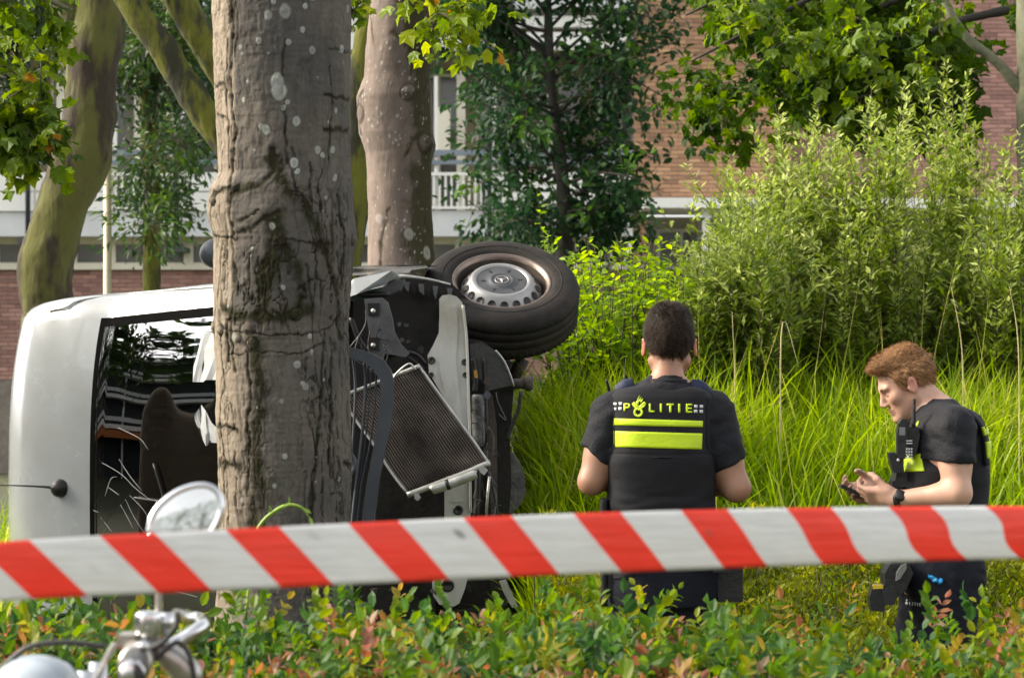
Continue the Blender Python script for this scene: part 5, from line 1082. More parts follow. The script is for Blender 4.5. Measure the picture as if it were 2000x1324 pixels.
def loft(tab, ex=2.5, M=I4):
    """tab rows: z, centre x, centre y, half width x, half depth y"""
    t = np.array(sorted(tab), float); z0, z1 = t[0, 0], t[-1, 0]
    def f(p):
        q_ = xf(M, p); z = q_[..., 2]; zc = np.clip(z, z0, z1); cx, cy, a, b_ = (np.interp(zc, t[:, 0], t[:, i]) for i in (1, 2, 3, 4))
        k = (np.abs((q_[..., 0]-cx)/a)**ex+np.abs((q_[..., 1]-cy)/b_)**ex)**(1/ex); d = (k-1)*np.minimum(a, b_); e = np.abs(z-zc); return np.where(e > 0, np.hypot(np.maximum(d, 0), e)+np.minimum(d, 0)*0, d)
    c = Vector((t[:, 1].mean(), t[:, 2].mean(), (z0+z1)/2)); return f, np.array(M @ c), np.hypot((z1-z0)/2, t[:, 3:5].max())+.08
def basis(o, fwd, up):
    f = Vector(fwd).normalized(); s_ = Vector(up).cross(f).normalized(); u = f.cross(s_); M = Matrix.Identity(4)
    for i_ in range(3): M[i_][0], M[i_][1], M[i_][2], M[i_][3] = f[i_], s_[i_], u[i_], o[i_]
    return M                                                  # local x forward, y to its left, z up
def head_into(Fd, M, closed=.6):
    add, cut = Fd.add, Fd.cut
    add(ell((-.008, 0, .036), (.098, .076, .089), M), .02); add(ell((.040, 0, -.035), (.052, .060, .078), M), .035)
    for s_ in (1, -1):
        add(cap((.0, .052*s_, -.050), (.072, .014*s_, -.099), .018, .015, M), .028); add(ell((.062, .042*s_, -.020), (.022, .020, .020), M), .02)
    add(ell((.080, 0, -.097), (.016, .020, .014), M), .016); add(ell((.082, 0, .022), (.016, .050, .013), M), .016)
    for s_ in (1, -1):
        cut(ell((.100, .032*s_, .000), (.018, .019, .011), M), .012); add(ell((.074, .031*s_, -.001), (.0135, .0150, .0125), M), .005)
        cut(cap((.0885, .020*s_, -.005), (.084, .043*s_, -.006), .0010, .0009, M), .002)
    add(cap((.090, 0, .012), (.109, 0, -.030), .0080, .0105, M), .012)
    for s_ in (1, -1): add(ell((.103, .0115*s_, -.037), (.011, .007, .007), M), .005); cut(ell((.106, .007*s_, -.046), (.005, .0035, .004), M), .003)
    add(ell((.088, 0, -.0595), (.014, .023, .0065), M), .008); add(ell((.086, 0, -.0715), (.014, .021, .0075), M), .008); cut(cap((.1015, -.02, -.0662), (.1015, .02, -.0662), .0022, .0022, M), .003)
    for s_ in (1, -1):
        rt = Matrix.Rotation(R(-12), 4, 'Y') @ Matrix.Rotation(R(22*s_), 4, 'Z')
        add(ell((-.002, .085*s_, -.004), (.020, .0065, .033), M, rt), .008); cut(ell((.002, .093*s_, .0), (.012, .006, .020), M, rt), .004); add(ell((.014, .079*s_, -.008), (.006, .006, .008), M), .004)
def hand_prims(M, curl=(.5, .6, .5), scale=1., thumb=(.5, .35), spread=.10):
    """local x along the fingers, y towards the thumb side, z out of the palm (fingers curl towards +z)"""
    L = [(rbox((.045, 0, 0), (.048, .040, .014), .013, M @ Matrix.Scale(scale, 4)), .012), (cap((-.01, 0, 0), (.02, 0, 0), .026, .027, M), .02), (ell((.025, .025, .008), (.030, .018, .014), M), .015)]
    for i_, (y, ln, r_) in enumerate(((.029, .070, .0090), (.010, .078, .0093), (-.009, .073, .0088), (-.027, .058, .0078))):
        p = Vector((.088-.004*abs(i_-1), y, -.002)); a = 0; sp = spread*(1.2-i_*.8)
        for seg, f in enumerate((.44, .31, .25)):
            a += curl[seg]*(1+.12*i_); d = Vector((math.cos(a)*math.cos(sp), math.sin(sp)*math.cos(a), math.sin(a))); q_ = p+d*ln*f; L.append((cap(tuple(p), tuple(q_), r_*(1-.08*seg), r_*(.94-.1*seg), M), .004)); p = q_
    p = Vector((.018, .032, .006)); d = Vector((.72, .62, thumb[0]*.5)).normalized(); q_ = p+d*.042; L.append((cap(tuple(p), tuple(q_), .0135, .0110, M), .010))
    d2 = Vector((.95, .15-thumb[1]*.3, thumb[0])).normalized(); q2 = q_+d2*.030; L.append((cap(tuple(q_), tuple(q2), .0108, .0098, M), .005)); d3 = Vector((.95, -.2-thumb[1]*.5, thumb[0])).normalized(); L.append((cap(tuple(q2), tuple(q2+d3*.022), .0098, .0078, M), .004)); return L

def skin_mat(name, c, red):
    m, n, l, b_ = new_mat(name); tc = n.new("ShaderNodeTexCoord"); nz = n.new("ShaderNodeTexNoise"); nz.inputs["Scale"].default_value = 14; nz.inputs["Detail"].default_value = 6; l.new(tc.outputs["Object"], nz.inputs[0])
    mx = n.new("ShaderNodeMix"); mx.data_type = 'RGBA'; mx.inputs[6].default_value = (*c, 1); mx.inputs[7].default_value = (*red, 1); mr = n.new("ShaderNodeMapRange"); mr.inputs["From Min"].default_value = .4; mr.inputs["From Max"].default_value = .75; mr.inputs["To Max"].default_value = .3; l.new(nz.outputs[0], mr.inputs[0]); at = n.new("ShaderNodeAttribute"); at.attribute_name = "red"
    ad = n.new("ShaderNodeMath"); ad.use_clamp = True; l.new(mr.outputs[0], ad.inputs[0]); l.new(at.outputs["Fac"], ad.inputs[1]); l.new(ad.outputs[0], mx.inputs[0]); l.new(mx.outputs[2], b_.inputs["Base Color"])
    b_.inputs["Roughness"].default_value = .5; b_.inputs["Subsurface Weight"].default_value = .12; b_.inputs["Subsurface Radius"].default_value = (.012, .005, .003)
    n2 = n.new("ShaderNodeTexNoise"); n2.inputs["Scale"].default_value = 220; l.new(tc.outputs["Object"], n2.inputs[0]); bp = n.new("ShaderNodeBump"); bp.inputs["Strength"].default_value = .15; bp.inputs["Distance"].default_value = .002; l.new(n2.outputs[0], bp.inputs["Height"]); l.new(bp.outputs[0], b_.inputs["Normal"]); return m
M_shirt = mat("black_shirt_cloth", (.009, .0095, .013), .8, var=.3, scale=9, bump=.3, bscale=120, spec=.3)
M_vest = mat("black_vest_cloth", (.011, .011, .0135), .8, var=.35, scale=7, bump=.2, bscale=200, spec=.25)
M_strap = mat("highlit_black_webbing", (.020, .022, .030), .7, var=.3, scale=30, bump=.4, bscale=150)  # lighter than the vest: the highlight on the straps is put into the colour
M_navy = mat("navy_pad", (.008, .014, .05), .7, var=.2, scale=20, bump=.2)
M_yel = mat("fluorescent_yellow", (.50, .66, .005), .5, var=.06, scale=10, bump=.15, bscale=90)
M_wht = mat("reflective_white", (.55, .55, .58), .4, var=.1, scale=30)
M_trou = mat("navy_trousers", (.009, .010, .016), .85, var=.2, scale=12, bump=.3, bscale=90, spec=.2)
M_gear = mat("black_gear", (.012, .012, .013), .45, var=.3, scale=20, bump=.2)
M_boot = mat("black_boot", (.012, .012, .012), .4)

def decal(name, quads, bvh, m, parent, off=.0015, nn=10, org=None):
    V, Fc = [], []; o = Vector(org) if org else Vector((0, 0, H))
    for q_ in quads:
        a, b_, c, e = [np.array(x, float) for x in q_]; L1 = max(np.linalg.norm(b_-a), np.linalg.norm(c-e)); L2 = max(np.linalg.norm(e-a), np.linalg.norm(c-b_)); n1, n2 = max(1, int(L1/4)), max(1, int(L2/4)); base = len(V)
        for i_ in range(n1+1):
            for j_ in range(n2+1):
                s_, t = i_/n1, j_/n2; p = (a*(1-s_)+b_*s_)*(1-t)+(e*(1-s_)+c*s_)*t; d = (P(p[0], p[1], 9.3)-Vector((0, 0, H))).normalized(); h = bvh.ray_cast(o, d)
                V.append(tuple((h[0] if h[0] else P(p[0], p[1], 9.2))-d*off))
        for i_ in range(n1):
            for j_ in range(n2): k = base+i_*(n2+1)+j_; Fc.append((k, k+1, k+n2+2, k+n2+1))
    me = np_mesh(name, V, np.array(Fc), smooth=True); o_ = part(name, me, m, parent); so_ = o_.modifiers.new("thickness", 'SOLIDIFY'); so_.thickness = .0012; so_.offset = 0; return o_
def strands(name, V, Fc, keepf, dirf, n, ln, wd, m, parent, off=0., rnv=None):
    tri = V[Fc[:, :3]]; ar = np.linalg.norm(np.cross(tri[:, 1]-tri[:, 0], tri[:, 2]-tri[:, 0]), axis=1); pick = rng.choice(len(Fc), n, p=ar/ar.sum()); c = V[Fc[pick]].mean(1)+rng.normal(size=(n, 3))*.0012
    nn = np.cross(V[Fc[pick][:, 1]]-V[Fc[pick][:, 0]], V[Fc[pick][:, 3]]-V[Fc[pick][:, 0]]); nn /= np.linalg.norm(nn, axis=1)[:, None]+1e-9; k = keepf(c); c, nn = c[k], nn[k]; n = len(c)
    d = dirf(c, nn); d = d-(d*nn).sum(1)[:, None]*nn*.75+rng.normal(size=(n, 3))*.13; d /= np.linalg.norm(d, axis=1)[:, None]; L_ = ln*rng.uniform(.5, 1.2, n)[:, None]; s_ = np.cross(d, nn); s_ /= np.linalg.norm(s_, axis=1)[:, None]+1e-9; w = wd*rng.uniform(.6, 1.3, n)[:, None]
    p0 = c-nn*.002; p1 = c+d*L_*.5+nn*(.002+L_*.09); p2 = c+d*L_+nn*(.001+L_*.03)
    VV = np.stack([p0-s_*w, p0+s_*w, p1-s_*w*.8, p1+s_*w*.8, p2], 1).reshape(-1, 3); b_ = (np.arange(n)*5)[:, None]; rnd = np.repeat(rng.random(n), 5)
    return part(name, np_mesh(name, VV, [b_+np.array([[0, 1, 3, 2]]), b_+np.array([[2, 3, 4]])], {"rnd": rnd}), m, parent, kind="stuff")
def hair_mat(name, c0, c1):
    m, n, l, b_ = new_mat(name); at = n.new("ShaderNodeAttribute"); at.attribute_name = "rnd"; rp = n.new("ShaderNodeValToRGB"); rp.color_ramp.elements[0].color = (*c0, 1); rp.color_ramp.elements[1].color = (*c1, 1)
    l.new(at.outputs["Fac"], rp.inputs[0]); l.new(rp.outputs[0], b_.inputs["Base Color"]); b_.inputs["Roughness"].default_value = .6; b_.inputs["Specular IOR Level"].default_value = .15; return m
def bvh_of(V, Fc): return BVHTree.FromPolygons([tuple(v) for v in V], [tuple(int(x) for x in f) for f in Fc])

# ---------------------------------------------------------------- officer seen from behind
D1 = 9.3
def q1(px, py, dy=0.): v = P(px, py, D1); return (v.x, v.y+dy, v.z)
def X1(px): return px2x(px, D1)
def Z1(py): return py2z(py, D1)
o1 = empty("person", (X1(1294), D1, 0), "dark-haired officer seen from behind, in a black vest with yellow bands and short sleeves", "person")
S1 = 1/597.4
Mh1 = basis(q1(1308, 676, .02), (.03, 1, -.12), (0, 0, 1)) @ Matrix.Scale(1.0, 4)
tc_ = X1(1293)
def torso1(g=0.):
    return loft([(Z1(748), X1(1298), 9.285, .060+g, .055+g), (Z1(762), tc_, 9.29, .115+g, .075+g), (Z1(780), tc_, 9.295, .165+g, .092+g), (Z1(820), tc_, 9.30, .180+g, .110+g), (Z1(890), tc_, 9.30, .165+g, .118+g), (Z1(960), tc_, 9.30, .155+g, .112+g), (Z1(1040), tc_, 9.30, .158+g, .108+g), (Z1(1110), tc_, 9.295, .168+g, .115+g), (Z1(1150), tc_, 9.295, .165+g, .118+g)], 2.3)
armL = [(q1(1194, 808, 0), q1(1155, 939, -.035), .058, .040), (q1(1155, 939, -.035), q1(1240, 925, .20), .040, .028)]
armR = [(q1(1394, 810, 0), q1(1437, 952, -.035), .058, .041), (q1(1437, 952, -.035), q1(1345, 930, .20), .041, .028)]
legs1 = [(q1(1252, 1130, 0), (X1(1245), D1+.01, .50), .094, .062), ((X1(1245), D1+.01, .50), (X1(1240), D1-.01, .10), .060, .042), (q1(1336, 1130, 0), (X1(1343), D1+.02, .50), .094, .062), ((X1(1343), D1+.02, .50), (X1(1350), D1, .10), .060, .042)]
B = Field((X1(1100), 8.95, 0.0), (X1(1490), 9.75, 1.86), .0052)
head_into(B, Mh1); B.add(cap(q1(1301, 762, -.01), q1(1306, 700, .008), .051, .047), .015); B.add(torso1(), .03)
for s_ in (-1, 1): B.add(cap(q1(1303+s_*20, 752, -.01), q1(1300+s_*85, 790, 0), .030, .040), .03)
for a, b_, ra, rb in armL+armR: B.add(cap(a, b_, ra, rb), .03)
B.add(ell(q1(1172, 895, -.02), (.048, .052, .08)), .03); B.add(ell(q1(1416, 900, -.02), (.048, .052, .08)), .03)
B.add(ell(q1(1185, 938, .06), (.040, .075, .038)), .02); B.add(ell(q1(1404, 946, .06), (.040, .075, .038)), .02)
for a, b_, ra, rb in legs1: B.add(cap(a, b_, ra*.85, rb*.85), .03)
for (a, sx) in ((armL, 1), (armR, -1)):
    w_ = Vector(a[1][1]); d = Vector((sx*.62, .75, .05)).normalized(); Mh = Matrix.Identity(4); z = Vector((0, -.25, -.95)); z = (z-z.dot(d)*d).normalized(); y = Vector((sx*-.2, .2, .9)); y = z.cross(d)*(-sx)
    for i_ in range(3): Mh[i_][0], Mh[i_][1], Mh[i_][2], Mh[i_][3] = d[i_], y[i_], z[i_], (w_+d*.01)[i_]
    for pr_, k_ in hand_prims(Mh, (.5, .7, .5)): B.add(pr_, k_)
me, BV, BF = B.mesh("body")
loc = xf(Mh1, BV); red = np.exp(-(((loc[:, 0]+.01)/.03)**2+((np.abs(loc[:, 1])-.088)/.014)**2+(loc[:, 2]/.04)**2))*.9
a_ = me.attributes.new("red", 'FLOAT', 'POINT'); a_.data.foreach_set("value", red.astype(np.float32))
M_skin1 = skin_mat("tanned_skin", (.36, .195, .125), (.42, .13, .075)); part("body", me, M_skin1, o1)
# hair
def hair_field(M, lo, hi, h, hl, th, puff, seed, flow):
    Fd = Field(lo, hi, h); Fd.add(ell((-.010, 0, .040), (.103+th, .080+th, .092+th), M), .0); 
    for c, r_ in puff: Fd.add(ell(c, r_, M), .02)
    def fn(p): q_ = xf(M, p); u = hl(q_); return u
    Fd.keep(fn); Fd.warp(lambda p: -fbm(xf(M, p)*flow+seed, 4)*.007-.001); return Fd.mesh("hair")
hl1f = lambda q_: np.interp(q_[..., 0], [-.12, -.06, -.035, -.022, -.005, .012, .025, .045, .07, .1], [-.060, -.062, -.050, -.010, .030, .030, .010, .035, .062, .075])-q_[..., 2]
me, HV, HF = hair_field(Mh1, (X1(1235), 9.15, Z1(735)), (X1(1385), 9.50, Z1(575)), .0035, hl1f, -.001, [((.02, 0, .085), (.075, .062, .050)), ((-.02, 0, .100), (.07, .055, .036))], 3, np.array([22, 50, 26]))
M_hair1 = hair_mat("dark_hair", (.013, .009, .006), (.055, .036, .025)); hb1 = part("hair", me, M_hair1, o1)
def d1(c, nn): q_ = xf(Mh1, c); cr_ = q_-np.array([-.055, .012, .10]); cr_ /= np.linalg.norm(cr_, axis=1)[:, None]; v = cr_ @ np.array(Mh1)[:3, :3].T; v[:, 2] -= .35*(q_[:, 2] < .06); return v
strands("hair_strands", HV, HF, lambda c: xf(Mh1, c)[:, 2] > -.058, d1, 15000, .016, .0006, M_hair1, hb1)
# fine short fade round the nape and ears
M_fade = hair_mat("short_greying_hair", (.012, .009, .007), (.05, .038, .03))
strands("short_hair", BV, BF, lambda c: (lambda q_: (q_[:, 2] > -.068) & (q_[:, 2] < .05) & (q_[:, 0] < .03) & (q_[:, 0] > -.12) & (np.abs(q_[:, 1]) < .079) & ((hl1f(q_) < .016)))(xf(Mh1, c)), lambda c, nn: np.tile([0, 0, -1.], (len(c), 1)), 50000, .007, .0005, M_fade, hb1)
# t-shirt
Sf = Field((X1(1105), 8.95, Z1(1130)), (X1(1480), 9.65, Z1(732)), .0055); Sf.add(torso1(.008), .03)
for s_ in (-1, 1): Sf.add(cap(q1(1303+s_*22, 755, -.01), q1(1300+s_*86, 794, 0), .032, .047), .03)
Sf.add(cap(q1(1303, 765, -.01), q1(1304, 750, -.005), .060, .057), .02)
Sf.add(cap(q1(1190, 806, 0), q1(1167, 890, -.022), .062, .059), .03); Sf.add(cap(q1(1397, 808, 0), q1(1421, 905, -.022), .064, .061), .03)
Sf.cut(rbox(tuple(Vector(q1(1148, 925, -.03))), (.13, .2, .062), .002, I4, Matrix.Rotation(R(40), 4, 'Y')), .004); Sf.cut(rbox(tuple(Vector(q1(1446, 938, -.03))), (.13, .2, .062), .002, I4, Matrix.Rotation(R(-26), 4, 'Y')), .004)
Sf.warp(lambda p: fbm(p*np.array([9, 9, 13])+4, 3)*.006+np.abs(fbm((p+fbm(p*6, 2)[:, None]*.05)*np.array([18, 10, 22]), 2))*-.011)
me, V_, F_ = Sf.mesh("shirt"); part("shirt", me, M_shirt, o1); shirt1 = bvh_of(V_, F_)
# vest
vc = X1(1291)
def vest1(g=0.): return loft([(Z1(751), X1(1297), 9.275, .075+g, .060+g), (Z1(757), vc, 9.28, .125+g, .082+g), (Z1(764), vc, 9.285, .150+g, .100+g), (Z1(775), vc, 9.29, .164+g, .118+g), (Z1(800), vc, 9.295, .164+g, .136+g), (Z1(840), vc, 9.30, .164+g, .150+g), (Z1(872), vc, 9.30, .166+g, .154+g), (Z1(890), vc, 9.30, .175+g, .156+g), (Z1(900), vc, 9.30, .179+g, .156+g), (Z1(960), vc, 9.30, .177+g, .152+g), (Z1(1010), vc, 9.30, .174+g, .150+g), (Z1(1052), vc, 9.30, .172+g, .148+g)], 3.0)
Vf = Field((X1(1165), 9.08, Z1(1075)), (X1(1420), 9.52, Z1(740)), .0045); Vf.add(vest1(), .0)
Vf.cut(cap(q1(1303, 775, .02), q1(1303, 735, -.03), .078, .082), .012)
Vf.cut(cap(q1(1169, 800, .3), q1(1169, 800, -.3), .040, .040), .01); Vf.cut(cap(q1(1412, 800, .3), q1(1412, 800, -.3), .040, .040), .01)
Vf.cut(cap(q1(1168, 855, .3), q1(1168, 855, -.3), .038, .038), .01); Vf.cut(cap(q1(1414, 855, .3), q1(1414, 855, -.3), .038, .038), .01)
Vf.warp(lambda p: fbm(p*np.array([7, 7, 10])+2, 3)*.005+np.abs(fbm((p+fbm(p*5, 2)[:, None]*.05)*np.array([6, 6, 24]), 2))*-.008*sstep(1.24, 1.16, p[:, 2])+.0025*np.exp(-((p[:, 2]-Z1(886)-.02*np.abs(p[:, 0]-vc))/.003)**2))
me, V_, F_ = Vf.mesh("vest"); ve = part("vest", me, M_vest, o1); vb1 = bvh_of(V_, F_)
Zc = lambda L: [[(1110+a*.34, 560+b_*.34) for a, b_ in q_] for q_ in L]
decal("band", Zc([[(257, 755), (773, 770), (772, 805), (258, 796)]]), vb1, M_yel, ve); decal("band", Zc([[(260, 828), (770, 842), (767, 933), (264, 920)]]), vb1, M_yel, ve)
for a, b_ in ((259, 665), (290, 663), (257, 693), (288, 691), (723, 678), (755, 679), (722, 706), (754, 707)): decal("reflective_square", Zc([[(a, b_), (a+19, b_), (a+19, b_+17), (a, b_+17)]]), vb1, M_wht, ve, .002)
def bar(x0, y0, x1, y1): return [(x0, y0), (x1, y0), (x1, y1), (x0, y1)]
LT = {"P": [bar(318, 669, 329, 713), bar(329, 669, 350, 678), bar(329, 688, 350, 697), bar(345, 673, 355, 693)], "L": [bar(463, 671, 474, 720), bar(474, 711, 496, 720)], "I": [bar(526, 671, 538, 722)],
      "T": [bar(565, 671, 606, 681), bar(580, 681, 592, 722)], "I ": [bar(631, 672, 643, 723)], "E": [bar(676, 672, 687, 723), bar(687, 672, 712, 681), bar(687, 693, 709, 702), bar(687, 714, 712, 723)]}
for k_, L_ in LT.items(): decal("letter", Zc(L_), vb1, M_yel, ve, .002)
em = [[(365, 672), (378, 660), (408, 684), (402, 700)], [(402, 700), (408, 684), (436, 658), (448, 668)], [(365, 672), (402, 700), (404, 712), (376, 690)], [(404, 712), (402, 700), (448, 668), (438, 690)],
      [(388, 662), (400, 640), (412, 620), (402, 650)], [(400, 668), (404, 652), (420, 630), (414, 655)], [(412, 668), (416, 652), (430, 640), (424, 662)], [(395, 676), (388, 662), (402, 650), (405, 676)]]
for k_ in range(14):
    t0, t1 = 2*math.pi*k_/14, 2*math.pi*(k_+1)/14; c = lambda t, r_: (402+r_*math.cos(t), 720+r_*math.sin(t)); em.append([c(t0, 15), c(t0, 28), c(t1, 28), c(t1, 15)])
decal("emblem", Zc(em), vb1, M_yel, ve, .002)
# edge binding, collar, shoulder pads, radio aerials
bind = lambda pts: [tuple(decal_pt(a, b_)) for a, b_ in pts]
def decal_pt(a, b_, off=.003):
    o = Vector((0, 0, H)); d = (P(a, b_, D1)-o).normalized(); h = vb1.ray_cast(o, d); return (h[0] if h[0] else P(a, b_, 9.2))-d*off
for pts in ([(1196, 775), (1199, 800), (1200, 840), (1200, 872), (1190, 888)], [(1385, 778), (1382, 800), (1381, 840), (1383, 874), (1392, 888)], [(1190, 897), (1291, 893), (1392, 899)]): part("edge_binding", tube("edge_binding", bind(pts), .0022, 6, 40), M_shirt, ve)
part("collar", tube("collar", [tuple(Vector(q1(1303, 752, -.005))+Vector((.066*math.sin(t), -.060*math.cos(t), .006*math.cos(t)+.006))) for t in np.linspace(-2.6, 2.6, 40)], .011, 10, flat=.6), M_shirt, o1)
part("shoulder_pad", tube("shoulder_pad", [q1(1205, 766, -.01), q1(1222, 758, -.02), q1(1238, 749, -.02)], [.022, .030, .022], 14, 16, flat=.7), M_navy, ve); part("shoulder_pad", tube("shoulder_pad", [q1(1347, 752, -.02), q1(1365, 760, -.02), q1(1384, 772, -.01)], [.022, .030, .022], 14, 16, flat=.7), M_navy, ve)
for a, b_, c, e in ((1186, 743, 1194, 766), (1384, 736, 1376, 760)):
    r_ = link("radio", boxm("radio", tuple(Vector(q1(c-10, e+60, .10))), tuple(Vector(q1(c+14, e+4, .135))), .006), None, M_gear); tag(r_, "black radio on the vest shoulder, short aerial showing over the %s shoulder" % ("left-hand" if a < 1300 else "right-hand"), "radio")
    part("aerial", tube("aerial", [q1(a, b_, .09), q1((a+c)/2, (b_+e)/2, .10), q1(c, e+8, .115)], [.0045, .005, .007], 10, 12), M_gear, r_)
# trousers, belt, boots
Tf = Field((X1(1150), 9.02, .03), (X1(1450), 9.58, Z1(1030)), .008); Tf.add(loft([(Z1(1045), tc_, 9.295, .168, .120), (Z1(1090), tc_, 9.295, .176, .126), (Z1(1150), tc_, 9.295, .180, .132), (Z1(1180), tc_, 9.295, .170, .128)], 2.3), .03)
for a, b_, ra, rb in legs1: Tf.add(cap(a, b_, ra+.012, rb+.022), .03)
Tf.warp(lambda p: fbm(p*np.array([9, 9, 5]), 3)*.010); me, V_, F_ = Tf.mesh("trousers"); part("trousers", me, M_trou, o1)
part("belt", lathe("belt", [(.176, -.024), (.182, -.02), (.182, .02), (.176, .024), (.16, .024)], 40, Matrix.Translation((tc_, 9.297, Z1(1066))) @ Matrix.Diagonal((1.02, .78, 1, 1))), M_gear, o1)
for a, w_, h0, h1, nm in ((1196, 20, 1060, 1150, "pouch"), (1424, 24, 1070, 1172, "holster"), (1402, 16, 1058, 1110, "pouch"), (1228, 22, 1060, 1100, "pouch")):
    part(nm, boxm(nm, q1(a-w_, h1, -.06 if a in (1196, 1424) else -.16), q1(a+w_, h0, .03 if a in (1196, 1424) else -.12), .01), M_gear, o1)
part("baton", tube("baton", [q1(1179, 1180, -.05), q1(1180, 1060, -.06), q1(1179, 985, -.07), q1(1179, 974, -.07)], [.012, .014, .014, .017], 12, 20), M_gear, o1)
for a in (1240, 1350): part("boot", boxm("boot", (X1(a)-.05, D1-.10, 0), (X1(a)+.05, D1+.19, .11), .03), M_boot, o1)

# ---------------------------------------------------------------- officer in profile, looking at his phone
D2 = 9.3
def q2(px, py, dy=0.): v = P(px, py, D2); return (v.x, v.y+dy, v.z)
o2 = empty("person", (px2x(1838, D2), D2, 0), "red-haired officer in profile, head bowed over a phone held in both hands", "person")
Mh2 = basis(q2(1771, 750, 0), (-.90, -.06, -.43), (0, 0, 1)) @ Matrix.Scale(.92, 4)
X2 = lambda px: px2x(px, D2)
def torso2(g=0.): # width lies along y, depth along x
    return loft([(Z1(790), X2(1830), 9.30, .060+g, .075+g), (Z1(806), X2(1838), 9.30, .092+g, .130+g), (Z1(830), X2(1842), 9.30, .108+g, .175+g), (Z1(870), X2(1840), 9.30, .118+g, .180+g), (Z1(930), X2(1838), 9.30, .118+g, .165+g), (Z1(1000), X2(1838), 9.30, .110+g, .155+g), (Z1(1060), X2(1838), 9.30, .112+g, .160+g), (Z1(1120), X2(1840), 9.30, .122+g, .168+g), (Z1(1160), X2(1836), 9.30, .115+g, .165+g)], 2.3)
aL = [(q2(1844, 838, -.175), q2(1849, 957, -.225), .058, .041), (q2(1849, 957, -.232), q2(1738, 971, -.145), .041, .026)]
aR = [(q2(1840, 838, .175), q2(1846, 958, .215), .064, .048), (q2(1846, 958, .215), q2(1728, 966, .085), .045, .027)]
legs2 = [(q2(1838, 1130, -.085), q2(1828, 1385, -.10), .098, .060), (q2(1828, 1385, -.10), q2(1846, 1625, -.10), .058, .042), (q2(1832, 1130, .085), q2(1800, 1380, .10), .098, .060), (q2(1800, 1380, .10), q2(1815, 1625, .10), .058, .042)]
B = Field((X2(1620), 8.98, 0.0), (X2(1950), 9.62, 1.72), .0048)
head_into(B, Mh2); B.add(cap(q2(1830, 812, 0), q2(1788, 768, 0), .060, .051), .02); B.add(cap(q2(1848, 812, 0), q2(1803, 765, 0), .042, .040), .02); B.add(torso2(), .03)
for s_ in (-1, 1): B.add(cap(q2(1832, 800, .05*s_), q2(1844, 828, .15*s_), .045, .055), .04)
for a, b_, ra, rb in aL+aR: B.add(cap(a, b_, ra, rb), .03)
B.add(ell(q2(1849, 895, -.205), (.050, .050, .085)), .02); B.add(ell(q2(1822, 961, -.215), (.055, .034, .036), I4, Matrix.Rotation(R(-25), 4, 'Z')), .015); B.add(ell(q2(1845, 905, .2), (.054, .052, .08)), .03)
for a, b_, ra, rb in legs2: B.add(cap(a, b_, ra*.85, rb*.85), .03)
def handM(w_, d, n):
    d = Vector(d).normalized(); z = Vector(n); z = (z-z.dot(d)*d).normalized(); y = z.cross(d); Mh = Matrix.Identity(4)
    for i_ in range(3): Mh[i_][0], Mh[i_][1], Mh[i_][2], Mh[i_][3] = d[i_], y[i_], z[i_], w_[i_]
    return Mh
def mirrorY(M): return M @ Matrix.Diagonal((1, -1, 1, 1))
near = handM(Vector(q2(1733, 968, -.140)), (-.84, .50, .05), (.0, .70, .55)); far = handM(Vector(q2(1722, 966, .078)), (-.92, -.30, .06), (.0, -.70, .55))
# thumb side must point up on both hands
if (near.to_3x3() @ Vector((0, 1, 0))).z < 0: near = mirrorY(near)
if (far.to_3x3() @ Vector((0, 1, 0))).z < 0: far = mirrorY(far)
for pr_, k_ in hand_prims(near, (.35, .75, .5), 1., (.7, .5), .06): B.add(pr_, k_)
for pr_, k_ in hand_prims(far, (.30, .60, .5), 1., (.7, .5), .06): B.add(pr_, k_)
me, BV, BF = B.mesh("body")
loc = xf(Mh2, BV); red = np.exp(-(((loc[:, 0]+.01)/.03)**2+((np.abs(loc[:, 1])-.088)/.014)**2+(loc[:, 2]/.04)**2))*.7+np.exp(-(((loc[:, 0]-.105)/.02)**2+(loc[:, 1]/.024)**2+((loc[:, 2]+.065)/.010)**2))*.9
a_ = me.attributes.new("red", 'FLOAT', 'POINT'); a_.data.foreach_set("value", red.astype(np.float32))
M_skin2 = skin_mat("fair_skin", (.52, .31, .22), (.52, .19, .13)); part("body", me, M_skin2, o2)
bb2 = bvh_of(BV, BF)
hl2f = lambda q_: np.interp(q_[..., 0], [-.12, -.06, -.038, -.026, -.008, .010, .022, .034, .050, .066, .082, .1], [-.048, -.058, -.045, -.010, .030, .032, -.004, .005, .045, .070, .078, .088])-q_[..., 2]
me, HV, HF = hair_field(Mh2, (X2(1660), 9.15, Z1(800)), (X2(1850), 9.45, Z1(645)), .0035, hl2f, -.001, [((.038, 0, .094), (.056, .058, .034)), ((-.015, 0, .104), (.072, .056, .030)), ((.074, .0, .086), (.018, .043, .018)), ((-.068, 0, .045), (.036, .058, .060))], 9, np.array([60, 24, 60]))
M_hair2 = hair_mat("red_brown_hair", (.11, .052, .024), (.48, .26, .12)); hb2 = part("hair", me, M_hair2, o2)
me.attributes.new("rnd", 'FLOAT', 'POINT').data.foreach_set("value", np.clip(.25+fbm(xf(Mh2, HV)*np.array([120, 40, 120]), 3)*.9, 0, 1).astype(np.float32))
def d2(c, nn): q_ = xf(Mh2, c); v = np.stack([np.where(q_[:, 2] > .07, .75, -.55), .1*np.sign(q_[:, 1]), np.where(q_[:, 2] > .07, .35*(q_[:, 0] > .03), -.75)], 1)+.5*np.stack([fbm(q_*30, 2), fbm(q_*30+9, 2), fbm(q_*30+5, 2)], 1); return v @ np.array(Mh2)[:3, :3].T
strands("hair_strands", HV, HF, lambda c: xf(Mh2, c)[:, 2] > -.056, d2, 14000, .024, .0007, M_hair2, hb2)
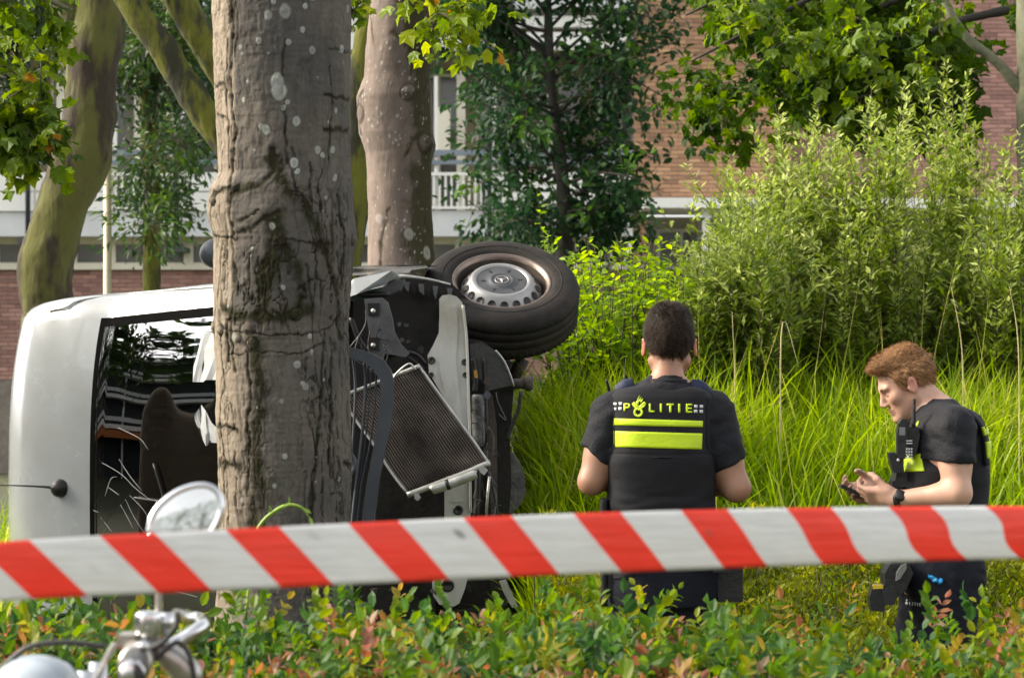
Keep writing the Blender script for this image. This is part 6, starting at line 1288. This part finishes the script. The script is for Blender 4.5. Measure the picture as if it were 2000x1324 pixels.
# eyebrow and lashes
def on_b(px, py, off=.0015):
    o = Vector((0, 0, H)); d = (P(px, py, D2)-o).normalized(); h = bb2.ray_cast(o, d); return tuple((h[0] if h[0] else Vector(q2(px, py, -.05)))-d*off)
M_brow = mat("reddish_brow", (.16, .075, .04), .8)
bl = lambda f_, s_, u_: tuple(Mh2 @ Vector((f_, s_, u_)))
for sg in (1, -1):
    part("eyebrow", tube("eyebrow", [bl(.099, .014*sg, .018), bl(.096, .026*sg, .023), bl(.086, .042*sg, .021), bl(.078, .050*sg, .015)], [.002, .003, .003, .001], 6, 16), M_brow, o2)
    part("eyelash", tube("eyelash", [bl(.0885, .020*sg, -.004), bl(.089, .031*sg, -.0065), bl(.083, .043*sg, -.005)], [.0008, .0013, .0008], 6, 12), M_brow, o2)
# shirt
Sf = Field((X2(1700), 9.0, Z1(1110)), (X2(1945), 9.6, Z1(775)), .0055); Sf.add(torso2(.007), .03)
for s_ in (-1, 1): Sf.add(cap(q2(1834, 802, .06*s_), q2(1846, 830, .155*s_), .046, .062), .04); Sf.add(cap(q2(1845, 838, .178*s_), q2(1848, 893, .202*s_), .065, .062), .03)
Sf.cut(rbox(q2(1850, 945, -.22), (.12, .10, .080), .002, I4, Matrix.Rotation(R(4), 4, 'Y')), .004); Sf.cut(rbox(q2(1850, 945, .24), (.12, .10, .080), .002), .004)
Sf.warp(lambda p: fbm(p*np.array([9, 9, 13])+14, 3)*.006+np.abs(fbm((p+fbm(p*6, 2)[:, None]*.05)*np.array([14, 14, 26]), 2))*-.009)
me, V_, F_ = Sf.mesh("shirt"); part("shirt", me, M_shirt, o2)
part("collar", tube("collar", [tuple(Vector(q2(1822, 797, 0))+Matrix.Rotation(R(28), 3, 'Y') @ Vector((.070*math.cos(t), .066*math.sin(t), 0))) for t in np.linspace(0, 6.1, 40)], .008, 10), M_shirt, o2)
# vest: front and back carriers with shoulder straps round an open armhole
Vf = Field((X2(1715), 9.08, Z1(1075)), (X2(1945), 9.52, Z1(775)), .0045)
Vf.add(loft([(Z1(800), X2(1846), 9.30, .085, .110), (Z1(812), X2(1848), 9.30, .110, .135), (Z1(835), X2(1848), 9.30, .125, .145), (Z1(870), X2(1845), 9.30, .138, .150), (Z1(900), X2(1842), 9.30, .143, .160), (Z1(915), X2(1841), 9.30, .145, .178), (Z1(940), X2(1840), 9.30, .146, .184), (Z1(985), X2(1838), 9.30, .145, .182), (Z1(1050), X2(1836), 9.30, .142, .176)], 3.0), 0)
Vf.cut(cap(q2(1826, 790, 0), q2(1808, 770, 0), .082, .09), .012); [Vf.cut(cap(q2(1850, yy, sg*.32), q2(1850, yy, sg*.18), r_, r_), .012) for sg in (-1, 1) for yy, r_ in ((868, .062), (845, .056))]
Vf.warp(lambda p: fbm(p*np.array([8, 8, 11])+22, 3)*.005); me, V_, F_ = Vf.mesh("vest"); ve = part("vest", me, M_vest, o2); vb2 = bvh_of(V_, F_)
for sg in (-1, 1):
    part("shoulder_strap", tube("shoulder_strap", [q2(1806, 905, .125*sg), q2(1803, 862, .130*sg), q2(1808, 828, .128*sg), q2(1826, 806, .122*sg), q2(1850, 795, .12*sg), q2(1882, 806, .125*sg), q2(1903, 830, .13*sg), q2(1912, 862, .13*sg), q2(1914, 905, .135*sg)], [.020, .021, .022, .022, .022, .020, .018, .018, .018], 12, 60, flat=.55), M_strap, ve)
# yellow bands that wrap to the back edge and the front panel
def wrap(name, x0, x1, y0, y1, m, front, thick=.004):
    """a strip lying on the front (or back) face of the vest"""
    V, n1, n2 = [], 16, 6; sx = -1 if front else 1
    for i_ in range(n1+1):
        for j_ in range(n2+1):
            yy = x0+(x1-x0)*i_/n1; z = Z1(y0+(y1-y0)*j_/n2); h = vb2.ray_cast(Vector((X2(1840)+sx*.5, 9.3+yy, z)), Vector((-sx, 0, 0))); V.append((h[0].x+sx*.0025 if h[0] else X2(1840)+sx*.14, 9.3+yy, z))
    Fc = [(i_*(n2+1)+j_, i_*(n2+1)+j_+1, (i_+1)*(n2+1)+j_+1, (i_+1)*(n2+1)+j_) for i_ in range(n1) for j_ in range(n2)]; o_ = part(name, np_mesh(name, V, np.array(Fc), smooth=True), m, ve); so_ = o_.modifiers.new("thickness", 'SOLIDIFY'); so_.thickness = thick; so_.offset = 0
wrap("band", -.112, .112, 836, 847, M_yel, False, .006); wrap("band", -.112, .112, 860, 892, M_yel, False, .006)
decal("band", [[(1764, 888), (1798, 886), (1806, 920), (1766, 921)]], vb2, M_yel, ve, .003)
decal("band", [[(1786, 822), (1795, 822), (1792, 832), (1786, 832)]], vb2, M_yel, ve, .012)
part("front_pouch", prism("front_pouch", [(1744, 940), (1775, 924), (1800, 928), (1818, 945), (1822, 965), (1800, 978), (1742, 980)], 9.19, .1, .012), M_vest, ve)
part("front_panel", prism("front_panel", [(1752, 922), (1800, 922), (1815, 940), (1800, 950), (1745, 952)], 9.185, .12, .012), M_gear, ve)
for sg in (-1, 1):
    for pts in ([(1905, 832), (1910, 848)], [(1913, 860), (1915, 892)]):
        part("band", tube("band", [q2(a, b_, .130*sg+(-.0125 if sg < 0 else .0125)) for a, b_ in pts], .0125, 10, 8, flat=.5), M_yel, ve)
# radio with keypad and aerial, and a body camera box
rad = link("radio", prism("radio", [(1755, 828), (1762, 818), (1772, 818), (1774, 830), (1772, 893), (1766, 896), (1753, 893), (1752, 850)], 9.14, .035, .003), None, M_gear); tag(rad, "handheld radio with keypad and long aerial clipped to the chest of the red-haired officer", "radio")
part("aerial", tube("aerial", [q2(1773, 832, -.14), q2(1773, 805, -.14), q2(1774, 782, -.14), q2(1774, 778, -.14)], [.0065, .006, .005, .0055], 10, 16), M_gear, rad)
part("screen", prism("screen", [(1757, 834), (1768, 834), (1768, 850), (1756, 850)], 9.137, .004, .001), mat("radio_screen", (.18, .19, .18), .2), rad)
for r_ in range(4):
    for c in range(3): part("key", boxm("key", q2(1756+c*4.6, 872+r_*5.5+3.4, -.1645), q2(1756+c*4.6+3, 872+r_*5.5, -.160), .0004), M_wht, rad)
for yy in (857, 862): part("label_strip", boxm("label_strip", q2(1757, yy+2, -.1645), q2(1768, yy, -.161)), M_wht, rad)
part("clip", prism("clip", [(1774, 834), (1794, 834), (1797, 850), (1790, 888), (1774, 890)], 9.15, .05, .005), M_gear, rad)
bc = link("body_camera", prism("body_camera", [(1736, 884), (1748, 883), (1752, 890), (1765, 893), (1765, 922), (1746, 924), (1739, 900)], 9.15, .05, .004), None, M_gear); tag(bc, "small black box hanging on the vest below the handheld radio", "body camera")
part("lens", lathe("lens", [(.0, .004), (.004, .004), (.005, 0)], 16, Matrix.Translation(q2(1742, 895, -.152)) @ Matrix.Rotation(R(90), 4, 'X')), M_wht, bc)
# watch
wm = Vector(q2(1744, 970, -.148)); ax = (Vector(aL[1][1])-Vector(aL[1][0])).normalized(); Mq = Matrix.Translation(wm) @ ax.to_track_quat('Z', 'Y').to_matrix().to_4x4()
wt = link("wristwatch", lathe("wristwatch", [(.0315, -.011), (.0335, -.010), (.0335, .010), (.0315, .011)], 32, Mq), None, M_gear); tag(wt, "black wristwatch on the forearm of the officer holding a phone", "watch")
part("dial", lathe("dial", [(.0, .008), (.016, .008), (.019, .004), (.019, -.004)], 24, Matrix.Translation(wm+Vector((0, -.028, .012))) @ Vector((0, -.9, .45)).to_track_quat('Z', 'Y').to_matrix().to_4x4()), M_black, wt)
# phone
Mp = Matrix.Translation(q2(1668, 960, -.005)) @ Matrix.Rotation(R(24), 4, 'Y'); ph_ = link("phone", boxm("phone", (-.050, -.036, -.0055), (.062, .036, .0055), .004, Mp), None, M_gear); tag(ph_, "black smartphone held in both hands by the red-haired officer", "phone")
part("screen", boxm("screen", (-.044, -.032, .0045), (.055, .032, .0062), .0005, Mp), mat("phone_glass", (.01, .012, .015), .05), ph_)
# trousers, gear
Tf = Field((X2(1700), 9.0, .03), (X2(1945), 9.6, Z1(1030)), .007)
Tf.add(loft([(Z1(1050), X2(1838), 9.30, .120, .165), (Z1(1090), X2(1836), 9.30, .128, .176), (Z1(1125), X2(1836), 9.30, .132, .182), (Z1(1150), X2(1832), 9.30, .118, .18)], 2.3), .03)
for a, b_, ra, rb in legs2: Tf.add(cap(a, b_, ra+.014, rb+.022), .04)
Tf.add(ell(q2(1868, 1118, -.06), (.07, .09, .07)), .04)
Tf.warp(lambda p: fbm(p*np.array([10, 9, 8])+31, 3)*.010+np.abs(fbm((p+fbm(p*5, 2)[:, None]*.06)*np.array([12, 12, 20]), 2))*-.012)
me, V_, F_ = Tf.mesh("trousers"); tr_ = part("trousers", me, M_trou, o2); tb2 = bvh_of(V_, F_)
part("belt", lathe("belt", [(.128, -.024), (.136, -.02), (.136, .02), (.128, .024), (.11, .024)], 40, Matrix.Translation((X2(1837), 9.30, Z1(1072))) @ Matrix.Diagonal((1., 1.34, 1, 1))), M_gear, o2)
part("jacket_hem", tube("jacket_hem", [tuple(Vector((X2(1837)+.137*math.cos(t), 9.3+.182*math.sin(t), Z1(1098)+.008*math.sin(3*t)))) for t in np.linspace(-3.1, 3.1, 50)], .006, 8), M_trou, o2)
part("side_pocket", prism("side_pocket", [(1742, 1095), (1775, 1098), (1784, 1120), (1770, 1150), (1745, 1175), (1730, 1170), (1728, 1120)], 9.09, .12, .012), M_gear, o2)
part("holster", prism("holster", [(1706, 1142), (1728, 1142), (1732, 1160), (1727, 1195), (1702, 1192), (1699, 1165)], 9.08, .07, .008), M_gear, o2)
part("holster_top", prism("holster_top", [(1706, 1142), (1725, 1142), (1725, 1149), (1705, 1150)], 9.074, .03, .002), mat("yellow_cap", (.6, .42, .02), .5), o2)
part("pouch", prism("pouch", [(1723, 1152), (1745, 1143), (1752, 1160), (1748, 1180), (1728, 1182)], 9.07, .06, .008), M_gear, o2)
part("grey_flap", prism("grey_flap", [(1751, 1118), (1760, 1104), (1770, 1100), (1771, 1110), (1758, 1130), (1750, 1134)], 9.075, .012, .003), mat("grey_webbing", (.16, .16, .15), .8), o2)
bl_ = []
for a, b_ in ((1810, 1123), (1820, 1127), (1827, 1133), (1836, 1135)): bl_.append((a, b_))
M_blue = mat("blue_nitrile", (.01, .24, .52), .35, var=.2, scale=40)
Gf = Field((X2(1795), 9.0, Z1(1150)), (X2(1850), 9.25, Z1(1108)), .0022)
def ray2(px, py):
    o = Vector((0, 0, H)); d = (P(px, py, D2)-o).normalized(); h = tb2.ray_cast(o, d); return h[0] if h[0] else Vector(q2(px, py, -.15))
for k_, (a, b_) in enumerate(bl_): p = ray2(a, b_); Gf.add(ell(tuple(p), (.010, .012, .007), I4, Matrix.Rotation(R(40-30*k_), 4, 'Y')), .006)
Gf.warp(lambda p: fbm(p*140, 3)*.004); me, V_, F_ = Gf.mesh("glove"); tag(link("glove", me, None, M_blue), "crumpled blue glove poking out of the trouser pocket of the red-haired officer", "glove")
tq = lambda L: [[(1768+a, 1174+b_) for a, b_ in q_] for q_ in L]
x = 0; glyphs = {"P": [bar(0, 0, 1.2, 6), bar(1.2, 0, 3.4, 1.2), bar(1.2, 2.6, 3.4, 3.8), bar(3, .6, 4, 3.2)], "O": [bar(0, 0, 1.2, 6), bar(3, 0, 4.2, 6), bar(1.2, 0, 3, 1.2), bar(1.2, 4.8, 3, 6)], "L": [bar(0, 0, 1.2, 6), bar(1.2, 4.8, 3.6, 6)], "I": [bar(0, 0, 1.2, 6)], "T": [bar(0, 0, 3.8, 1.2), bar(1.3, 1.2, 2.5, 6)], "E": [bar(0, 0, 1.2, 6), bar(1.2, 0, 3.6, 1.2), bar(1.2, 2.4, 3.3, 3.5), bar(1.2, 4.8, 3.6, 6)]}
decal("emblem", tq([[(0, 3), (3, 0), (6, 3), (3, 8)], [(1, -2), (3, -5), (5, -2), (3, 0)]]), tb2, M_wht, tr_, .002)
x = 8
for ch, w_ in zip("LITIE", (4.6, 2.4, 4.8, 2.4, 5)):
    decal("letter", tq([[(x+a, b_+x*.12) for a, b_ in g_] for g_ in glyphs[ch]]), tb2, M_wht, tr_, .002); x += w_+1.2
for a, dy in ((1838, -.10), (1808, .10)): part("boot", boxm("boot", (X2(a)-.17, D2+dy-.05, 0), (X2(a)+.09, D2+dy+.05, .11), .03), M_boot, o2)
# ================================================================== moped parked at the lower left, close to the camera
M_chrome = mat("chrome", (.62, .63, .64), .16, metal=1, var=.1, scale=20)
M_pitted = mat("pitted_chrome", (.42, .40, .37), .35, metal=.8, scale=30, col2=(.22, .17, .12), cover=.35)
M_rubber = mat("black_cable", (.025, .025, .025), .5, var=.2)
md = 4.4
mp_ = empty("moped", (px2x(240, md), md+.1, 0), "old moped with chrome round mirror and cables, blurred in the lower left corner", "moped")
# mirror: rounded triangular glass in a chrome rim on a thin stalk, in front of it hangs the tape
out = np.array([(292, 1040), (298, 1010), (316, 984), (345, 962), (378, 950), (405, 950), (424, 962), (432, 985), (428, 1012), (415, 1036), (392, 1056), (350, 1066), (312, 1060)], float)
cl = spline(np.vstack([out, out[:1]]), 90); mc = cl.mean(0)
tl = lambda v: Vector((v.x, v.y+.16*(v.z-py2z(1005, md)), v.z))
path = [tuple(tl(P(a, b_, md))) for a, b_ in cl]
rim = part("mirror_rim", tube("mirror_rim", path, .0058, 10), M_chrome, mp_)
def disc(name, sc, y0, bulge, m, parent):
    rings = np.linspace(0, 1, 8); V = [list(tl(P(*mc, md+y0-bulge)))]
    for r_ in rings[1:]:
        for c in cl[:-1]: q_ = mc+(c-mc)*r_*sc; V.append(list(tl(P(q_[0], q_[1], md+y0-bulge*(1-r_**2)))))
    n = len(cl)-1; T = [[0, 1+i, 1+(i+1) % n] for i in range(n)]; Qd = [[1+a*n+i, 1+(a+1)*n+i, 1+(a+1)*n+(i+1) % n, 1+a*n+(i+1) % n] for a in range(6) for i in range(n)]
    part(name, np_mesh(name, V, [np.array(Qd), np.array(T)], smooth=True), m, parent)
mg = mat("mirror_glass", (.72, .72, .70), .04, metal=1, var=.05, scale=6, bump=.04, bscale=3)
disc("mirror_glass", .97, -.003, .004, mg, rim); disc("mirror_back", .99, .012, -.022, M_chrome, rim)
part("mirror_stalk", tube("mirror_stalk", [tuple(P(372, 1062, md+.03)), tuple(P(330, 1100, md+.03)), tuple(P(312, 1140, md+.02)), tuple(P(310, 1215, md+.02))], .0055, 10, 24), M_pitted, mp_)
part("mirror_clamp", tube("mirror_clamp", [tuple(P(290, 1192, md)), tuple(P(290, 1200, md)), tuple(P(289, 1238, md)), tuple(P(289, 1248, md))], [.012, .021, .021, .014], 14, 16), M_chrome, mp_)
part("mirror_clamp", tube("mirror_clamp", [tuple(P(326, 1196, md+.02)), tuple(P(326, 1235, md+.02))], .012, 12), M_chrome, mp_)
hb_ = part("handlebar", tube("handlebar", [tuple(P(262, 1300, md-.26)), tuple(P(264, 1290, md-.12)), tuple(P(278, 1272, md)), tuple(P(296, 1262, md+.14)), tuple(P(330, 1262, md+.3)), (px2x(345, md), md+.34, py2z(1264, md)), (px2x(330, md), md+.46, py2z(1262, md)), (px2x(300, md), md+.52, py2z(1265, md)), (px2x(230, md), md+.78, py2z(1285, md))], .012, 12, 50), M_chrome, mp_)
part("grip", tube("grip", [tuple(P(256, 1318, md-.33)), tuple(P(257, 1317, md-.325)), tuple(P(264, 1290, md-.14)), tuple(P(265, 1289, md-.13))], [.019, .021, .020, .016], 16, 20), M_rubber, hb_)
part("bar_end", tube("bar_end", [tuple(P(258, 1316, md-.345)), tuple(P(258, 1315, md-.335))], [.017, .021], 20), M_chrome, hb_)
part("switch_housing", boxm("switch_housing", tuple(P(228, 1262, md-.02)), tuple(P(275, 1232, md+.05)), .006), M_pitted, hb_)
part("clamp_ring", tube("clamp_ring", [tuple(P(262, 1300, md-.10)), tuple(P(268, 1284, md-.03))], .026, 20), M_pitted, hb_)
part("bolt_head", tube("bolt_head", [tuple(P(280, 1264, md-.16)), tuple(P(282, 1258, md-.12))], .008, 12), M_chrome, hb_)
part("brake_lever", tube("brake_lever", [tuple(P(222, 1262, md)), tuple(P(208, 1285, md-.08)), tuple(P(190, 1320, md-.2)), tuple(P(176, 1345, md-.28))], [.008, .007, .006, .008], 10, 24, flat=.6), M_pitted, mp_)
part("throttle_housing", tube("throttle_housing", [tuple(P(300, 1260, md+.0)), tuple(P(330, 1280, md)), tuple(P(368, 1315, md)), tuple(P(372, 1345, md))], [.016, .020, .022, .012], 14, 20), M_pitted, mp_)
for pts, r_ in (([(205, 1262), (160, 1256), (110, 1254), (60, 1262), (25, 1285), (-5, 1322), (-30, 1400)], .0045), ([(292, 1268), (315, 1256), (340, 1228), (348, 1206), (346, 1196)], .0042), ([(300, 1290), (330, 1262), (352, 1255), (372, 1285), (382, 1340)], .004)):
    part("cable", tube("cable", PP(pts, md-.02), r_, 8, 40), M_rubber, mp_)
# headlamp seen from above and behind
Mh_ = Matrix.Translation(P(70, 1378, md+.0)) @ Matrix.Rotation(R(-18), 4, 'X')
hl = part("headlamp", lathe("headlamp", [(.0, .078), (.03, .075), (.056, .062), (.074, .035), (.080, .0), (.076, -.04), (.0, -.05)], 40, Mh_), mat("blue_white_enamel", (.34, .40, .46), .12, var=.08, coat=.6), mp_)
part("headlamp_rim", lathe("headlamp_rim", [(.080, .008), (.086, .004), (.086, -.004), (.080, -.008)], 40, Mh_), M_chrome, hl)
# below the picture: fork, wheel, frame, tank, saddle, so that it stands on the ground
fx, fy = px2x(200, md), md+.16
part("fork", tubes("fork", [(np.array([[fx-.05, fy, 1.12], [fx-.07, fy-.02, .62], [fx-.16, fy-.02, .29]]), .016), (np.array([[fx-.05, fy+.14, 1.12], [fx-.07, fy+.12, .62], [fx-.16, fy+.12, .29]]), .016)], 12), M_chrome, mp_)
for wx, nm in ((fx-.16, "front"), (fx+1.02, "rear")):
    Mq = Matrix.Translation((wx, fy+.05, .29)) @ Matrix.Rotation(R(90), 4, 'X'); wv = part("wheel", lathe("wheel", [(.235, -.012), (.228, 0), (.235, .012)], 48, Mq), M_chrome, mp_)
    part("tyre", lathe("tyre", [(.235, -.02), (.26, -.03), (.285, -.018), (.29, 0), (.285, .018), (.26, .03), (.235, .02)], 48, Mq), M_tyre, wv)
    part("spokes", tubes("spokes", [(np.array([[wx, fy+.05+.03*(k % 2*2-1), .29], [wx+.23*math.cos(k*.35), fy+.05, .29+.23*math.sin(k*.35)]]), .0015) for k in range(18)], 4), M_chrome, wv)
part("frame", tubes("frame", [(np.array([[fx-.05, fy+.06, 1.05], [fx+.15, fy+.06, .55], [fx+.6, fy+.06, .40], [fx+1.02, fy+.06, .29]]), .022), (np.array([[fx+.5, fy+.06, .42], [fx+.72, fy+.06, .74]]), .018)], 12), M_pitted, mp_)
part("engine", tube("engine", [(fx+.42, fy+.06, .34), (fx+.5, fy+.06, .36), (fx+.6, fy+.06, .34)], [.06, .09, .07], 16, 12), M_pitted, mp_)
part("saddle", tube("saddle", [(fx+.48, fy+.06, .76), (fx+.60, fy+.06, .78), (fx+.82, fy+.06, .79), (fx+.95, fy+.06, .78)], [.03, .07, .10, .05], 16, 16, flat=.7), M_rubber, mp_)
# ================================================================== barrier tape
def tape_mat():
    m, n, l, b = new_mat("tape_plastic"); uv = n.new("ShaderNodeUVMap"); sp = n.new("ShaderNodeSeparateXYZ"); l.new(uv.outputs[0], sp.inputs[0])
    fr = n.new("ShaderNodeMath"); fr.operation = 'FRACT'; l.new(sp.outputs[0], fr.inputs[0])
    lt = n.new("ShaderNodeMath"); lt.operation = 'LESS_THAN'; lt.inputs[1].default_value = .435; l.new(fr.outputs[0], lt.inputs[0])
    def spot(u, v, r, a):
        d = n.new("ShaderNodeVectorMath"); d.operation = 'DISTANCE'; mp = n.new("ShaderNodeMapping"); mp.inputs["Scale"].default_value = (2.1, 1, 1); l.new(uv.outputs[0], mp.inputs[0]); l.new(mp.outputs[0], d.inputs[0]); d.inputs[1].default_value = (u*2.1, v, 0)
        q = n.new("ShaderNodeMapRange"); q.inputs["From Min"].default_value = r; q.inputs["From Max"].default_value = r*.3; q.inputs["To Max"].default_value = a; l.new(d.outputs["Value"], q.inputs[0]); return q.outputs[0]
    nz = n.new("ShaderNodeTexNoise"); nz.inputs["Scale"].default_value = 3; nz.inputs["Detail"].default_value = 5; l.new(uv.outputs[0], nz.inputs[0])
    mx = n.new("ShaderNodeMix"); mx.data_type = 'RGBA'; mx.inputs[6].default_value = (.80, .80, .79, 1); mx.inputs[7].default_value = (.93, .085, .05, 1); l.new(lt.outputs[0], mx.inputs[0]); c = mx.outputs[2]
    for s in (spot(3.85, .74, .11, .7), spot(2.64, .82, .12, .18), spot(.7, .45, .12, .12), spot(6.1, .6, .1, .25)):
        q = n.new("ShaderNodeMix"); q.data_type = 'RGBA'; q.inputs[7].default_value = (.16, .17, .17, 1); l.new(s, q.inputs[0]); l.new(c, q.inputs[6]); c = q.outputs[2]
    mr = n.new("ShaderNodeMapRange"); mr.inputs["To Min"].default_value = .88; mr.inputs["To Max"].default_value = 1.08; l.new(nz.outputs[0], mr.inputs[0]); hv = n.new("ShaderNodeHueSaturation"); l.new(c, hv.inputs["Color"]); l.new(mr.outputs[0], hv.inputs["Value"])
    l.new(hv.outputs[0], b.inputs["Base Color"]); b.inputs["Roughness"].default_value = .36
    mpc = n.new("ShaderNodeMapping"); mpc.inputs["Scale"].default_value = (1.2, 5, 1); l.new(uv.outputs[0], mpc.inputs[0]); nc = n.new("ShaderNodeTexNoise"); nc.inputs["Scale"].default_value = 1.6; nc.inputs["Detail"].default_value = 3; l.new(mpc.outputs[0], nc.inputs[0])
    bp = n.new("ShaderNodeBump"); bp.inputs["Strength"].default_value = .22; bp.inputs["Distance"].default_value = .012; l.new(nc.outputs[0], bp.inputs["Height"]); l.new(bp.outputs[0], b.inputs["Normal"])
    tr = n.new("ShaderNodeBsdfTranslucent"); l.new(hv.outputs[0], tr.inputs[0]); ms = n.new("ShaderNodeMixShader"); ms.inputs[0].default_value = .28; l.new(b.outputs[0], ms.inputs[1]); l.new(tr.outputs[0], ms.inputs[2]); l.new(ms.outputs[0], n["Material Output"].inputs[0]); return m
cols = np.linspace(-1500, 3600, 520); topy = np.interp(cols, [-1500, 0, 350, 700, 1000, 1300, 1600, 2000, 3600], [1215, 1055, 1038, 1020, 1006, 996, 990, 987, 1010])
boty = np.interp(cols, [-1500, 0, 500, 1000, 1500, 2000, 3600], [1335, 1171, 1150, 1126, 1106, 1089, 1105])
k = np.ones(41)/41; topy = np.convolve(np.pad(topy, 20, 'edge'), k, 'valid'); boty = np.convolve(np.pad(boty, 20, 'edge'), k, 'valid')
Tk = [-1500+0*0, -50, 195, 440, 680, 905, 1120, 1330, 1535, 1735, 1925, 3600]; ph = [0-(1450/245)+1-1, 0, 1, 2, 3, 4, 5, 6, 7, 8, 9, 9+1675/190]
Bk = [-1500, 65, 310, 550, 785, 1000, 1215, 1415, 1610, 1810, 1995, 3600]; pb = [-(1565/245), 0, 1, 2, 3, 4, 5, 6, 7, 8, 9, 9+1605/188]
dd = np.interp(cols, [-1500, 0, 2000, 3600], [3.55, 3.83, 4.28, 4.62]); nv = 13; v = np.linspace(0, 1, nv)
curl = (.003+.006*sstep(1300, 2100, cols))[:, None]*(1-(2*v-1)**2)[None]+(.004*np.sin(cols/170.)*1.0)[:, None]*(v-.5)[None]
rip = fbm(np.stack([cols/260., 0*cols, 0*cols], -1)[:, None, :]+np.stack([0*v, v*1.3, 0*v], -1)[None], 3)*.004
Yd = dd[:, None]-curl+rip; py = boty[:, None]+(topy-boty)[:, None]*v[None]; u = (np.interp(cols, Bk, pb)[:, None]*(1-v)+np.interp(cols, Tk, ph)[:, None]*v)+.05*np.sin(np.pi*2*v)[None]*sstep(1300, 2000, cols)[:, None]
Vt = np.stack([(cols[:, None]-1000)*Yd/F, Yd, H-(py-HY)*Yd/F], -1).reshape(-1, 3); i, j = np.meshgrid(np.arange(len(cols)-1), np.arange(nv-1), indexing='ij'); q = (i*nv+j); Qt = np.stack([q, q+nv, q+nv+1, q+1], -1).reshape(-1, 4)
me = np_mesh("barrier_tape", Vt, Qt, smooth=True); ul = me.uv_layers.new(name="UVMap"); li = np.zeros(len(me.loops), np.int32); me.loops.foreach_get("vertex_index", li)
UV = np.stack([u.ravel(), np.repeat(v[None], len(cols), 0).ravel()], 1)[li]; ul.data.foreach_set("uv", UV.astype(np.float32).ravel())
tp = tag(link("barrier_tape", me, None, tape_mat()), "red and white striped barrier tape stretched across the whole picture", "tape")
so = tp.modifiers.new("thickness", 'SOLIDIFY'); so.thickness = .0004
